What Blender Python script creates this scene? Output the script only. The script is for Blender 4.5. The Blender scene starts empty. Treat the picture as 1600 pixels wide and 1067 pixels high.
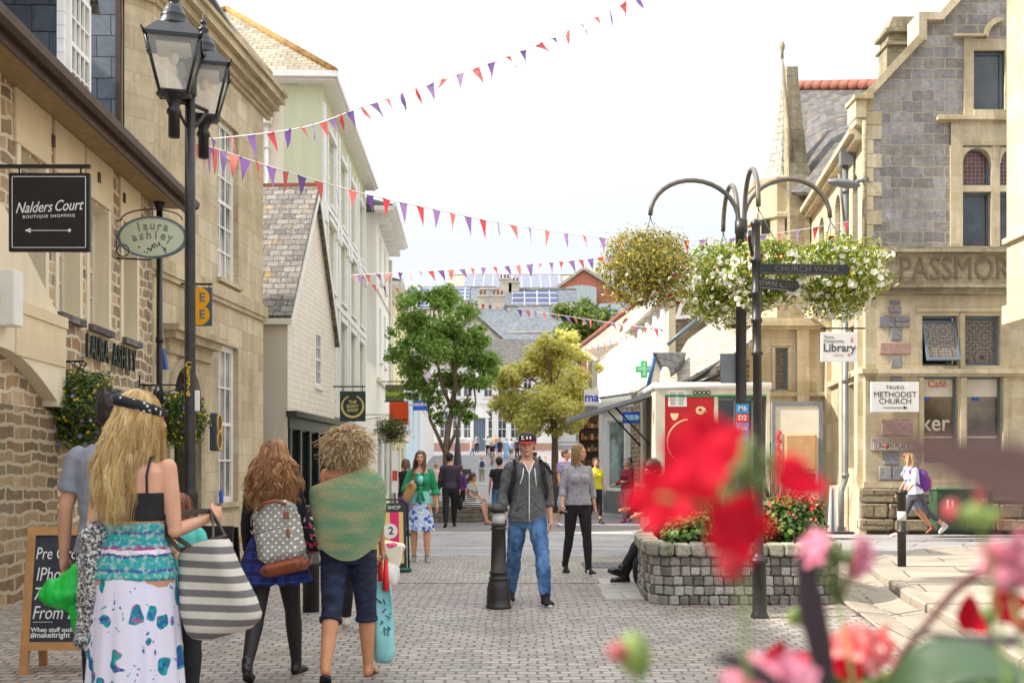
import bpy,bmesh,math,random
import numpy as np
from mathutils import Vector,Matrix,Euler,noise as mnoise
random.seed(7);RNG=np.random.default_rng(7)
R=math.radians;PI=math.pi
SC=bpy.context.scene;COL=SC.collection
# ---------------------------------------------------------------- camera, sky, sun, exposure
FPX=1700.0;CAMZ=1.35
cam_d=bpy.data.cameras.new('camera');cam=bpy.data.objects.new('camera',cam_d);COL.objects.link(cam)
cam.location=(0,0,CAMZ);cam.rotation_euler=(R(90),0,0)
cam_d.sensor_width=36;cam_d.lens=FPX/1600*36;cam_d.shift_y=0.126
cam_d.clip_start=0.05;cam_d.clip_end=3000
cam_d.dof.use_dof=True;cam_d.dof.focus_distance=9.5;cam_d.dof.aperture_fstop=4.0
SC.camera=cam
SUN_EL,SUN_AZ=42,-97
w=bpy.data.worlds.new('World');SC.world=w;w.use_nodes=True
nt=w.node_tree;bg=nt.nodes['Background']
sky=nt.nodes.new('ShaderNodeTexSky');sky.sky_type='NISHITA';sky.sun_disc=False
sky.sun_elevation=R(SUN_EL);sky.sun_rotation=R(SUN_AZ);sky.air_density=1.0;sky.dust_density=3.0;sky.ozone_density=1.0
tc=nt.nodes.new('ShaderNodeTexCoord');nz=nt.nodes.new('ShaderNodeTexNoise');nz.inputs['Scale'].default_value=1.6;nz.inputs['Detail'].default_value=5
mp=nt.nodes.new('ShaderNodeMapping');mp.inputs['Scale'].default_value=(1,1,3.0)
nt.links.new(tc.outputs['Generated'],mp.inputs[0]);nt.links.new(mp.outputs[0],nz.inputs[0])
mr=nt.nodes.new('ShaderNodeMapRange');mr.inputs[1].default_value=0.35;mr.inputs[2].default_value=0.7;mr.inputs[3].default_value=0.80;mr.inputs[4].default_value=0.97
nt.links.new(nz.outputs[0],mr.inputs[0])
mx=nt.nodes.new('ShaderNodeMix');mx.data_type='RGBA'
nt.links.new(mr.outputs[0],mx.inputs[0]);nt.links.new(sky.outputs[0],mx.inputs[6]);vr=nt.nodes.new('ShaderNodeMapRange');sx_=nt.nodes.new('ShaderNodeSeparateXYZ');nt.links.new(tc.outputs['Generated'],sx_.inputs[0]);nt.links.new(sx_.outputs[2],vr.inputs[0]);vr.inputs[1].default_value=.2;vr.inputs[2].default_value=.75
vm=nt.nodes.new('ShaderNodeMix');vm.data_type='RGBA';nt.links.new(vr.outputs[0],vm.inputs[0]);vm.inputs[6].default_value=(3.35,3.5,3.62,1);vm.inputs[7].default_value=(7.4,7.7,8.0,1);nt.links.new(vm.outputs[2],mx.inputs[7])
nt.links.new(mx.outputs[2],bg.inputs[0]);bg.inputs[1].default_value=0.15
sun_d=bpy.data.lights.new('sun','SUN');sun_d.energy=4.2;sun_d.angle=R(1.0);sun_d.color=(1.0,0.93,0.82)
sun=bpy.data.objects.new('sun',sun_d);COL.objects.link(sun)
_az=R(SUN_AZ);_el=R(SUN_EL)
_tosun=Vector((math.sin(_az)*math.cos(_el),math.cos(_az)*math.cos(_el),math.sin(_el)))
sun.rotation_euler=_tosun.to_track_quat('Z','Y').to_euler();sun.location=_tosun*60
SC.view_settings.view_transform='Standard';SC.view_settings.look='None';SC.view_settings.exposure=0.92;SC.view_settings.gamma=1
SC.cycles.max_bounces=8;SC.cycles.diffuse_bounces=4
# ---------------------------------------------------------------- helpers
def P(px,py,Y):return Vector(((px-800)*Y/FPX,Y,CAMZ-(py-735)*Y/FPX))
def XX(px,Y):return(px-800)*Y/FPX
def ZZ(py,Y):return CAMZ-(py-735)*Y/FPX
def gH(Y):return float(np.interp(Y,[-50,45,67,88,100,125,200,330],[0,0,.64,2.4,3.1,6.5,22,40]))
def sc(r,g,b):
 f=lambda c:(c/255/12.92)if c/255<=.04045 else((c/255+.055)/1.055)**2.4
 return(f(r),f(g),f(b),1)
def frame(A,B,z0=0.0):
 """Wall frame: x runs from A to B, z up, y into the wall (outside is -y)."""
 d=Vector((B[0]-A[0],B[1]-A[1],0));L=d.length;d.normalize();i=Vector((-d.y,d.x,0))
 M=Matrix(((d.x,i.x,0,A[0]),(d.y,i.y,0,A[1]),(0,0,1,z0),(0,0,0,1)))
 return M,L
_world={}
class MB:
 def __init__(s,M=None):s.v=[];s.f=[];s.mi=[];s.sm=[];s.r=[];s.M=M if M is not None else Matrix();s.k=0
 def add(s,vs,fs,mi=0,smooth=False,M=None,rnd=0.5):
  T=s.M if M is None else s.M@M
  o=len(s.v);s.v.extend([T@Vector(v)for v in vs])
  for f in fs:s.f.append([o+i for i in f]);s.mi.append(mi);s.sm.append(smooth);s.r.append(rnd)
  return s
 def box(s,x0,x1,y0,y1,z0,z1,mi=0,rnd=0.5,M=None):
  vs=[(x0,y0,z0),(x1,y0,z0),(x1,y1,z0),(x0,y1,z0),(x0,y0,z1),(x1,y0,z1),(x1,y1,z1),(x0,y1,z1)]
  return s.add(vs,[(0,3,2,1),(4,5,6,7),(0,1,5,4),(1,2,6,5),(2,3,7,6),(3,0,4,7)],mi,rnd=rnd,M=M)
 def bbox(s,c,sz,b=.01,mi=0,M=None,rnd=.5,jit=0):
  """bevelled box"""
  hx,hy,hz=sz[0]/2,sz[1]/2,sz[2]/2;b=min(b,hx*.8,hy*.8,hz*.8);vs=[];
  j=lambda:random.uniform(-jit,jit)
  for sx in(-1,1):
   for sy in(-1,1):
    for sz_ in(-1,1):
     X,Y,Z=c[0]+sx*(hx+j()),c[1]+sy*(hy+j()),c[2]+sz_*(hz+j())
     vs+=[(X,Y-sy*b,Z-sz_*b),(X-sx*b,Y,Z-sz_*b),(X-sx*b,Y-sy*b,Z)]
  I=lambda a,b_,c_,k:((a*2+b_)*2+c_)*3+k
  fs=[]
  for a in(0,1):
   q=[I(a,0,0,0),I(a,1,0,0),I(a,1,1,0),I(a,0,1,0)];fs.append(q if a else q[::-1])
   q=[I(0,a,0,1),I(0,a,1,1),I(1,a,1,1),I(1,a,0,1)];fs.append(q if a else q[::-1])
   q=[I(0,0,a,2),I(1,0,a,2),I(1,1,a,2),I(0,1,a,2)];fs.append(q if a else q[::-1])
  for a in(0,1):
   for b_ in(0,1):
    q=[I(a,b_,0,0),I(a,b_,0,1),I(a,b_,1,1),I(a,b_,1,0)];fs.append(q if(a!=b_)else q[::-1])
    q=[I(a,0,b_,0),I(a,0,b_,2),I(a,1,b_,2),I(a,1,b_,0)];fs.append(q if(a==b_)else q[::-1])
    q=[I(0,a,b_,1),I(0,a,b_,2),I(1,a,b_,2),I(1,a,b_,1)];fs.append(q if(a!=b_)else q[::-1])
    for c_ in(0,1):
     q=[I(a,b_,c_,0),I(a,b_,c_,1),I(a,b_,c_,2)];fs.append(q if(a+b_+c_)%2 else q[::-1])
  return s.add(vs,fs,mi,M=M,rnd=rnd)
 def tube(s,pts,r,n=8,mi=0,smooth=True,cap=True,rnd=.5,M=None):
  pts=[Vector(p)for p in pts];m=len(pts);rr=r if isinstance(r,(list,tuple))else[r]*m
  vs=[];up=None
  for i,p in enumerate(pts):
   t=(pts[min(i+1,m-1)]-pts[max(i-1,0)]);t=t.normalized()if t.length>1e-9 else Vector((0,0,1))
   if up is None:up=Vector((0,0,1))if abs(t.z)<.9 else Vector((0,1,0))
   a=t.cross(up);a=a.normalized()if a.length>1e-6 else t.orthogonal().normalized();b=a.cross(t).normalized();up=b
   for k in range(n):
    th=2*PI*k/n;vs.append(p+a*math.cos(th)*rr[i]+b*math.sin(th)*rr[i])
  fs=[(i*n+k,i*n+(k+1)%n,(i+1)*n+(k+1)%n,(i+1)*n+k)for i in range(m-1)for k in range(n)]
  if cap:fs+=[tuple(range(n))[::-1],tuple(range((m-1)*n,m*n))]
  fs=[f[::-1]for f in fs]
  return s.add(vs,fs,mi,smooth,rnd=rnd,M=M)
 def lathe(s,prof,c=(0,0,0),n=20,mi=0,smooth=True,M=None,sx=1,sy=1,rnd=.5,rot=0):
  vs=[];c=Vector(c)
  for r_,z in prof:
   for k in range(n):
    th=2*PI*k/n+rot;vs.append(c+Vector((r_*math.cos(th)*sx,r_*math.sin(th)*sy,z)))
  m=len(prof);fs=[(i*n+k,i*n+(k+1)%n,(i+1)*n+(k+1)%n,(i+1)*n+k)for i in range(m-1)for k in range(n)]
  if prof[0][0]>1e-4:fs.append(tuple(range(n))[::-1])
  if prof[-1][0]>1e-4:fs.append(tuple(range((m-1)*n,m*n)))
  return s.add(vs,fs,mi,smooth,M=M,rnd=rnd)
 def ell(s,c,r,n=14,m=9,mi=0,M=None,rnd=.5):
  vs=[(c[0],c[1],c[2]-r[2])]
  for i in range(1,m):
   ph=-PI/2+PI*i/m
   for k in range(n):th=2*PI*k/n;vs.append((c[0]+r[0]*math.cos(ph)*math.cos(th),c[1]+r[1]*math.cos(ph)*math.sin(th),c[2]+r[2]*math.sin(ph)))
  vs.append((c[0],c[1],c[2]+r[2]));T=len(vs)-1
  fs=[(0,1+(k+1)%n,1+k)for k in range(n)]
  fs+=[(1+i*n+k,1+i*n+(k+1)%n,1+(i+1)*n+(k+1)%n,1+(i+1)*n+k)for i in range(m-2)for k in range(n)]
  fs+=[(T,1+(m-2)*n+k,1+(m-2)*n+(k+1)%n)for k in range(n)]
  return s.add(vs,fs,mi,True,M=M,rnd=rnd)
 def prism(s,poly,y0,y1,mi=0,M=None,rnd=.5):
  """polygon in x,z (counter-clockwise seen from -y), extruded y0..y1"""
  n=len(poly);vs=[(x,y0,z)for x,z in poly]+[(x,y1,z)for x,z in poly]
  fs=[tuple(range(n)),tuple(range(n,2*n))[::-1]]+[(i,n+i,n+(i+1)%n,(i+1)%n)for i in range(n)]
  return s.add(vs,fs,mi,M=M,rnd=rnd)
 def quad(s,a,b,c,d,mi=0,M=None,rnd=.5):return s.add([a,b,c,d],[(0,1,2,3)],mi,M=M,rnd=rnd)
 def text(s,txt,size,x,z,y=-.002,ext=.004,mi=0,align='CENTER',shear=0,sxx=1.0,M=None,bold=0,outline=None,rot=0,sp=1.0):
  """lettering in the x,z plane facing -y, centred vertically on z"""
  cu=bpy.data.curves.new('tmp','FONT');cu.body=txt;cu.size=size;cu.extrude=ext/2;cu.align_x=align;cu.align_y='CENTER';cu.shear=shear;cu.offset=bold;cu.resolution_u=3
  cu.space_character=sp
  if outline:cu.fill_mode='NONE';cu.extrude=0;cu.bevel_depth=outline;cu.bevel_resolution=0
  ob=bpy.data.objects.new('tmp',cu);COL.objects.link(ob);dg=bpy.context.evaluated_depsgraph_get()
  me=bpy.data.meshes.new_from_object(ob.evaluated_get(dg))
  c,s_=math.cos(rot),math.sin(rot)
  vs=[]
  for v in me.vertices:
   a,b=v.co.x*sxx,v.co.y
   vs.append((x+a*c-b*s_,y-v.co.z,z+a*s_+b*c))
  fs=[tuple(p.vertices)for p in me.polygons]
  bpy.data.objects.remove(ob);bpy.data.curves.remove(cu);bpy.data.meshes.remove(me)
  return s.add(vs,fs,mi,M=M)
 def mesh(s,name,inv=None):
  me=bpy.data.meshes.new(name);V=[inv@v for v in s.v]if inv else s.v
  me.from_pydata([tuple(v)for v in V],[],s.f)
  me.polygons.foreach_set('material_index',s.mi);me.polygons.foreach_set('use_smooth',s.sm)
  at=me.attributes.new('rnd','FLOAT','FACE');at.data.foreach_set('value',[float(x)for x in s.r])
  uv=me.uv_layers.new(name='UVMap');nl=len(me.loops);buf=np.zeros(nl*2,dtype=np.float32)
  co=np.array([tuple(v)for v in s.v],dtype=np.float64).reshape(-1,3)
  for p in me.polygons:
   idx=s.f[p.index]
   if len(idx)<3:continue
   q=co[idx];a=np.cross(q[1]-q[0],q[2]-q[0]);
   if len(idx)>3:a=a+np.cross(q[2]-q[0],q[3]-q[0])
   l=math.sqrt(a[0]**2+a[1]**2+a[2]**2)
   if l<1e-12:continue
   a/=l
   if abs(a[2])>.96:U=q[:,0];W=q[:,1]
   else:
    h=math.hypot(a[0],a[1]);t=(-a[1]/h,a[0]/h,0.0)
    b=(-t[1]*0+a[1]*0-a[2]*t[1],a[2]*t[0],a[0]*t[1]-a[1]*t[0])
    U=q[:,0]*t[0]+q[:,1]*t[1];W=q[:,0]*b[0]+q[:,1]*b[1]+q[:,2]*b[2]
   ls=p.loop_start;buf[2*ls:2*(ls+len(idx)):2]=U;buf[2*ls+1:2*(ls+len(idx)):2]=W
  uv.data.foreach_set('uv',buf)
  return me
 def build(s,name,mat,parent=None,**tags):
  inv=_world.get(parent.name)if parent else None
  me=s.mesh(name,inv)
  for m in(mat if isinstance(mat,(list,tuple))else[mat]):me.materials.append(m)
  o=bpy.data.objects.new(name,me);COL.objects.link(o)
  if parent:o.parent=parent;_world[o.name]=inv
  tag(o,**tags);return o
def tag(o,label=None,cat=None,group=None,kind=None):
 if label:o['label']=label
 if cat:o['category']=cat
 if group:o['group']=group
 if kind:o['kind']=kind
 return o
def thing(name,label,cat,loc=(0,0,0),rz=0,group=None,kind=None):
 o=bpy.data.objects.new(name,None);COL.objects.link(o);o.location=loc;o.rotation_euler=(0,0,rz);o.empty_display_size=.2
 M=Matrix.Translation(Vector(loc))@Matrix.Rotation(rz,4,'Z');_world[o.name]=M.inverted()
 return tag(o,label,cat,group,kind)
def copy_tree(o,parent=None):
 c=o.copy();COL.objects.link(c);c.parent=parent
 for ch in list(o.children):copy_tree(ch,c)
 return c
def cloud(name,pts,nrm,size,mat,parent=None,inv=True,aspect=.55,rnd=None,fold=.15,jitter=.9,**tags):
 """many small leaf-shaped quads at pts (numpy), orientation near nrm"""
 n=len(pts);pts=np.asarray(pts,float);nr=np.asarray(nrm,float)+RNG.normal(0,jitter,(n,3));nr/=np.linalg.norm(nr,axis=1)[:,None]+1e-9
 t=np.cross(nr,RNG.normal(0,1,(n,3)));t/=np.linalg.norm(t,axis=1)[:,None]+1e-9;b=np.cross(nr,t)
 sz=(np.asarray(size)*RNG.uniform(.7,1.3,n))[:,None]
 V=np.empty((n,4,3));V[:,0]=pts-t*sz*.5;V[:,1]=pts+b*sz*aspect*.5+nr*sz*fold;V[:,2]=pts+t*sz*.5;V[:,3]=pts-b*sz*aspect*.5+nr*sz*fold
 return rawmesh(name,V.reshape(-1,3),np.arange(n*4),4,RNG.uniform(0,1,n)if rnd is None else rnd,mat,parent,**tags)
def rawmesh(name,V,loops,k,rnd,mat,parent=None,smooth=False,**tags):
 if parent is not None and parent.name in _world:
  Mi=np.array(_world[parent.name]);V=V@Mi[:3,:3].T+Mi[:3,3]
 n=len(loops)//k;me=bpy.data.meshes.new(name);me.vertices.add(len(V));me.vertices.foreach_set('co',V.astype(np.float32).ravel())
 me.loops.add(len(loops));me.loops.foreach_set('vertex_index',loops.astype(np.int32));me.polygons.add(n)
 me.polygons.foreach_set('loop_start',np.arange(n,dtype=np.int32)*k);me.update(calc_edges=True)
 at=me.attributes.new('rnd','FLOAT','FACE');at.data.foreach_set('value',np.asarray(rnd,dtype=np.float32))
 if smooth:me.polygons.foreach_set('use_smooth',[True]*n)
 me.materials.append(mat);me.validate()
 o=bpy.data.objects.new(name,me);COL.objects.link(o)
 if parent is not None:o.parent=parent;_world[o.name]=_world[parent.name]
 tag(o,**tags);return o
# ---------------------------------------------------------------- materials
class NG:
 def __init__(s,name,rough=.7,metal=0,spec=None):
  s.m=bpy.data.materials.new(name);s.m.use_nodes=True;s.t=s.m.node_tree;s.b=s.t.nodes['Principled BSDF']
  s.b.inputs['Roughness'].default_value=rough;s.b.inputs['Metallic'].default_value=metal
  if spec is not None:s.b.inputs['Specular IOR Level'].default_value=spec
  s._tc=s.t.nodes.new('ShaderNodeTexCoord')
 def L(s,a,b):s.t.links.new(a,b)
 def N(s,k):return s.t.nodes.new(k)
 @property
 def uv(s):return s._tc.outputs['UV']
 @property
 def obj(s):return s._tc.outputs['Object']
 @property
 def gen(s):return s._tc.outputs['Generated']
 def rnd(s):
  n=s.N('ShaderNodeAttribute');n.attribute_name='rnd';return n.outputs['Fac']
 def noise(s,vec,scale,detail=4,rough=.55,dist=0,col=False):
  n=s.N('ShaderNodeTexNoise');n.inputs['Scale'].default_value=scale;n.inputs['Detail'].default_value=detail;n.inputs['Roughness'].default_value=rough;n.inputs['Distortion'].default_value=dist
  s.L(vec,n.inputs['Vector']);return n.outputs['Color' if col else 'Fac']
 def vor(s,vec,scale,feature='F1',out='Distance',rnd=1):
  n=s.N('ShaderNodeTexVoronoi');n.feature=feature;n.inputs['Scale'].default_value=scale;n.inputs['Randomness'].default_value=rnd;s.L(vec,n.inputs['Vector']);return n.outputs[out]
 def ramp(s,fac,stops,interp='LINEAR'):
  n=s.N('ShaderNodeValToRGB');n.color_ramp.interpolation=interp;e=n.color_ramp.elements
  while len(e)<len(stops):e.new(.5)
  for i,(p,c)in enumerate(stops):e[i].position=p;e[i].color=c if len(c)==4 else(*c,1)
  s.L(fac,n.inputs[0]);return n.outputs[0]
 def mix(s,fac,a,b,mode='MIX'):
  n=s.N('ShaderNodeMix');n.data_type='RGBA';n.blend_type=mode
  for sock,v in((0,fac),(6,a),(7,b)):
   if isinstance(v,(int,float)):n.inputs[sock].default_value=v
   elif isinstance(v,tuple):n.inputs[sock].default_value=v
   else:s.L(v,n.inputs[sock])
  return n.outputs[2]
 def math(s,op,a,b=0.0,c=None):
  n=s.N('ShaderNodeMath');n.operation=op
  for i,v in enumerate((a,b)if c is None else(a,b,c)):
   if isinstance(v,(int,float)):n.inputs[i].default_value=v
   else:s.L(v,n.inputs[i])
  return n.outputs[0]
 def vadd(s,vec,colr,amt):
  n=s.N('ShaderNodeVectorMath');n.operation='MULTIPLY_ADD';s.L(colr,n.inputs[0]);n.inputs[1].default_value=(amt,amt,amt);s.L(vec,n.inputs[2]);return n.outputs[0]
 def mapv(s,vec,sc_=(1,1,1),rot=(0,0,0),loc=(0,0,0)):
  n=s.N('ShaderNodeMapping');n.inputs['Scale'].default_value=sc_;n.inputs['Rotation'].default_value=rot;n.inputs['Location'].default_value=loc;s.L(vec,n.inputs[0]);return n.outputs[0]
 def sep(s,vec,i):
  n=s.N('ShaderNodeSeparateXYZ');s.L(vec,n.inputs[0]);return n.outputs[i]
 def brick(s,vec,bw,bh,ms,off=.5,c1=(0,0,0,1),c2=(1,1,1,1),smooth=.1,freq=2,squash=1):
  n=s.N('ShaderNodeTexBrick');n.offset=off;n.offset_frequency=freq;n.squash=squash;s.L(vec,n.inputs['Vector'])
  for k,v in(('Color1',c1),('Color2',c2),('Mortar',(.5,.5,.5,1)),('Scale',1),('Mortar Size',ms),('Mortar Smooth',smooth),('Bias',0),('Brick Width',bw),('Row Height',bh)):n.inputs[k].default_value=v
  return n.outputs['Color'],n.outputs['Fac']
 def col(s,c):
  if isinstance(c,tuple):s.b.inputs['Base Color'].default_value=c
  else:s.L(c,s.b.inputs['Base Color'])
  return s
 def bump(s,h,strength=.5,dist=.01):
  n=s.N('ShaderNodeBump');n.inputs['Strength'].default_value=strength;n.inputs['Distance'].default_value=dist;s.L(h,n.inputs['Height'])
  if s.b.inputs['Normal'].is_linked:s.L(s.b.inputs['Normal'].links[0].from_socket,n.inputs['Normal'])
  s.L(n.outputs[0],s.b.inputs['Normal']);return s
def scale_c(c,k):return(min(c[0]*k,1),min(c[1]*k,1),min(c[2]*k,1),1)
def plain(name,c,rough=.6,metal=0,var=.15,scale=6,bump=.1,bs=40,space='obj',spec=None):
 g=NG(name,rough,metal,spec);v=getattr(g,space)
 n=g.noise(v,scale,5);g.col(g.ramp(n,[(.3,scale_c(c,1-var)),(.7,scale_c(c,1+var))]))
 if bump:g.bump(g.noise(v,bs,3),bump,.004)
 return g.m
def stone(name,cols,mortar,bw,bh,ms,distort=.0,bumps=.6,stain=.35,stain_c=(.08,.07,.055,1),rough=.9,bd=.012,mort_dark=True,ds=3.0,fine=.5):
 g=NG(name,rough);v=g.uv
 if distort:v=g.vadd(v,g.noise(g.uv,ds,2,col=True),distort)
 c,f=g.brick(v,bw,bh,ms)
 k=len(cols);base=g.ramp(c,[(i/(k-1)if k>1 else 0,cc)for i,cc in enumerate(cols)])
 n2=g.noise(g.uv,9,6,.7);base=g.mix(fine,base,g.ramp(n2,[(.25,(.45,.45,.45,1)),(.75,(1.25,1.25,1.25,1))]),'MULTIPLY')
 st=g.ramp(g.noise(g.uv,.55,6,.65),[(.48,(0,0,0,1)),(.72,(1,1,1,1))])
 base=g.mix(g.math('MULTIPLY',st,stain),base,stain_c)
 sk=g.ramp(g.noise(g.mapv(g.uv,(2.2,.22,1)),1.3,6,.7),[(.38,(.62,.60,.57,1)),(.62,(1.1,1.1,1.1,1))]);base=g.mix(.55,base,sk,'MULTIPLY')
 g.col(g.mix(f,base,mortar))
 h=g.math('SUBTRACT',g.math('MULTIPLY',n2,.5),f)
 g.bump(h,bumps,bd);return g.m
def slate(name,c0,c1,lichen=.3,lc=sc(200,140,50),bw=.28,bh=.2):
 g=NG(name,.65);c,f=g.brick(g.vadd(g.uv,g.noise(g.uv,4,2,col=True),.03),bw,bh,.008,smooth=.2)
 base=g.ramp(c,[(0,c0),(1,c1)]);base=g.mix(.6,base,g.ramp(g.noise(g.uv,6,6,.7),[(.3,(.5,.5,.5,1)),(.7,(1.3,1.3,1.3,1))]),'MULTIPLY')
 sp=g.ramp(g.noise(g.uv,11,5,.75),[(.56,(0,0,0,1)),(.66,(1,1,1,1))]);base=g.mix(g.math('MULTIPLY',sp,lichen),base,sc(200,195,180))
 s2=g.ramp(g.noise(g.uv,1.7,6,.7),[(.58,(0,0,0,1)),(.68,(1,1,1,1))]);base=g.mix(g.math('MULTIPLY',s2,lichen),base,lc)
 g.col(g.mix(f,base,(.02,.02,.02,1)))
 saw=g.math('FRACT',g.math('DIVIDE',g.sep(g.uv,1),bh));g.bump(g.math('SUBTRACT',g.math('SUBTRACT',0,saw),f),.7,.02);return g.m
def boards(name,c,h=.11,axis=1,rough=.55,dark=.35,dirt=.15):
 g=NG(name,rough);x=g.sep(g.uv,axis);fr=g.math('FRACT',g.math('DIVIDE',x,h))
 edge=g.ramp(fr,[(0,(dark,dark,dark,1)),(.10,(1,1,1,1)),(1,(1,1,1,1))])
 base=g.mix(1.0,g.ramp(g.noise(g.uv,3,5),[(.3,scale_c(c,1-dirt)),(.7,scale_c(c,1+dirt))]),edge,'MULTIPLY');g.col(base)
 g.bump(g.math('SUBTRACT',1,fr),.6,.02);return g.m
def render_mat(name,c,dirt=.2,rough=.85):
 g=NG(name,rough);n=g.noise(g.uv,.8,6,.65);m=g.noise(g.mapv(g.uv,(3,.25,1)),1.5,5,.6)
 base=g.mix(.5,g.ramp(n,[(.3,scale_c(c,1-dirt)),(.7,scale_c(c,1.05))]),g.ramp(m,[(.3,scale_c(c,1-dirt*1.3)),(.65,scale_c(c,1.08))]))
 g.col(base);g.bump(g.noise(g.uv,25,4),.15,.01);return g.m
def glass_mat(name,c=(.03,.035,.04,1),rough=.06,curtain=None):
 g=NG(name,rough,0,.8);n=g.noise(g.uv,1.1,3);g.col(g.ramp(n,[(.35,scale_c(c,.5)),(.65,scale_c(c,1.6))if curtain is None else(.65,curtain)]))
 g.bump(g.noise(g.uv,1.3,1),.05,.02);return g.m
def leaf_mat(name,stops,rough=.5,trans=.35):
 g=NG(name,rough);c=g.ramp(g.rnd(),stops);g.col(c)
 tr=g.N('ShaderNodeBsdfTranslucent');g.L(c,tr.inputs[0]);ms=g.N('ShaderNodeMixShader');ms.inputs[0].default_value=trans
 g.L(g.b.outputs[0],ms.inputs[1]);g.L(tr.outputs[0],ms.inputs[2]);g.L(ms.outputs[0],g.t.nodes['Material Output'].inputs[0]);return g.m
M={}
M['ashlar']=stone('ashlar',[sc(188,170,138),sc(212,196,166),sc(198,180,146),sc(222,210,184)],sc(164,148,120),.62,.33,.006,0,.25,.5,sc(112,98,74),fine=.35)
M['ashlar_trim']=stone('ashlar_trim',[sc(190,174,142),sc(210,194,162)],sc(150,132,100),1.1,.6,.004,0,.2,.6,sc(92,82,60),fine=.5)
M['rubble']=stone('rubble',[sc(150,126,96),sc(196,174,140),sc(130,114,94),sc(212,190,154),sc(176,138,98),sc(156,142,122),sc(188,166,132)],sc(216,200,174),.30,.15,.020,.22,.9,.2,fine=.6,bd=.03,ds=2.2)
M['rubble_base']=stone('rubble_base',[sc(116,94,70),sc(162,138,104),sc(92,80,68),sc(180,156,118),sc(134,102,72),sc(132,122,104)],sc(176,160,134),.42,.125,.02,.16,.9,.25,fine=.7,bd=.03)
M['greystone']=stone('greystone',[sc(150,146,148),sc(180,177,180),sc(164,156,148),sc(146,142,142),sc(186,182,180)],sc(182,172,152),.46,.23,.012,.10,.9,.3,sc(100,92,78),fine=.8,bd=.03)
M['rockface']=stone('rockface',[sc(150,134,108),sc(176,160,130),sc(128,116,98)],sc(90,80,64),.85,.34,.02,.05,1.0,.5,sc(84,76,62),fine=.9,bd=.06)
M['bath']=stone('bath',[sc(206,190,158),sc(220,206,176),sc(196,178,142)],sc(180,164,132),.7,.36,.005,0,.2,.5,sc(120,108,84),fine=.35)
M['bathdark']=stone('bathdark',[sc(184,172,144),sc(168,156,128)],sc(100,92,76),.9,.3,.005,.0,.4,.9,sc(70,66,52),fine=.8)
M['slate']=slate('slate',sc(66,63,62),sc(108,103,98),.35)
M['slate_lichen']=slate('slate_lichen',sc(140,128,106),sc(178,166,142),.8,sc(186,128,48))
M['slate_old']=slate('slate_old',sc(92,86,80),sc(138,130,122),.75,sc(186,150,60),.26,.17)
M['slate_wall']=slate('slate_wall',sc(88,98,110),sc(120,130,140),.12,sc(120,120,110),.42,.31)
M['slate_blue']=slate('slate_blue',sc(98,106,114),sc(130,136,142),.2,sc(140,140,110))
M['slate_pale']=slate('slate_pale',sc(158,148,130),sc(184,174,156),.3,sc(190,170,130))
M['cream_reed']=boards('cream_reed',sc(226,208,172),.055,0,.7,.72,.08)
M['cream']=render_mat('cream',sc(230,218,190),.12)
M['white_render']=render_mat('white_render',sc(232,230,222),.08)
M['cream_render']=render_mat('cream_render',sc(226,214,190),.12)
M['side_cream']=render_mat('side_cream',sc(228,218,200),.08)
M['pale_green']=render_mat('pale_green',sc(204,208,176),.10)
M['pale_yellow']=render_mat('pale_yellow',sc(228,216,170),.12)
M['grey_render']=render_mat('grey_render',sc(196,186,168),.16)
M['pale_blue']=render_mat('pale_blue',sc(206,222,228),.08)
M['weatherboard']=boards('weatherboard',sc(226,216,200),.12,1,.55,.5,.08)
M['white']=plain('white_paint',sc(232,230,226),.4,0,.06,4,.05)
M['offwhite']=plain('offwhite_paint',sc(214,206,188),.5,0,.1,4,.08)
M['brownwood']=plain('dark_brown_wood',sc(74,54,40),.5,0,.3,8,.2)
M['soffit']=plain('soffit_boards',sc(150,124,84),.6,0,.2,8,.2)
M['black']=plain('black_paint',sc(28,28,30),.35,0,.3,10,.12)
M['postblack']=plain('weathered_black_paint',sc(40,36,34),.42,.0,.45,9,.3)
M['darkgreen']=plain('dark_green_paint',sc(34,48,42),.4,0,.2,5,.1)
M['lead']=plain('lead_grey',sc(120,124,128),.5,.3,.2,3,.15)
M['bluegrey']=plain('blue_grey_paint',sc(96,112,126),.45,0,.12,6,.08)
M['blue']=plain('blue_paint',sc(60,100,150),.5,0,.15,6,.1)
M['glass']=glass_mat('window_glass',(.05,.06,.07,1))
M['glass_pale']=glass_mat('window_glass_blind',(.16,.17,.17,1),.08,sc(196,190,176))
M['glass_dark']=glass_mat('dark_glass',(.02,.018,.016,1))
M['glass_shop']=glass_mat('shop_glass',(.06,.09,.09,1),.05,sc(150,178,176))
M['terracotta']=plain('terracotta_ridge',sc(136,80,62),.8,0,.25,6,.3)
M['redbrick']=stone('red_brick',[sc(178,84,58),sc(200,104,72),sc(160,76,56)],sc(180,150,130),.23,.08,.008,0,.4,.15)
M['solar']=None
def solar():
 g=NG('solar_panels',.15);c,f=g.brick(g.uv,1.65,1.0,.05,off=0);g.col(g.mix(f,g.mix(g.noise(g.uv,.3,2),sc(58,66,96),sc(86,94,124)),sc(206,206,210)));return g.m
M['solar']=solar()
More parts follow.
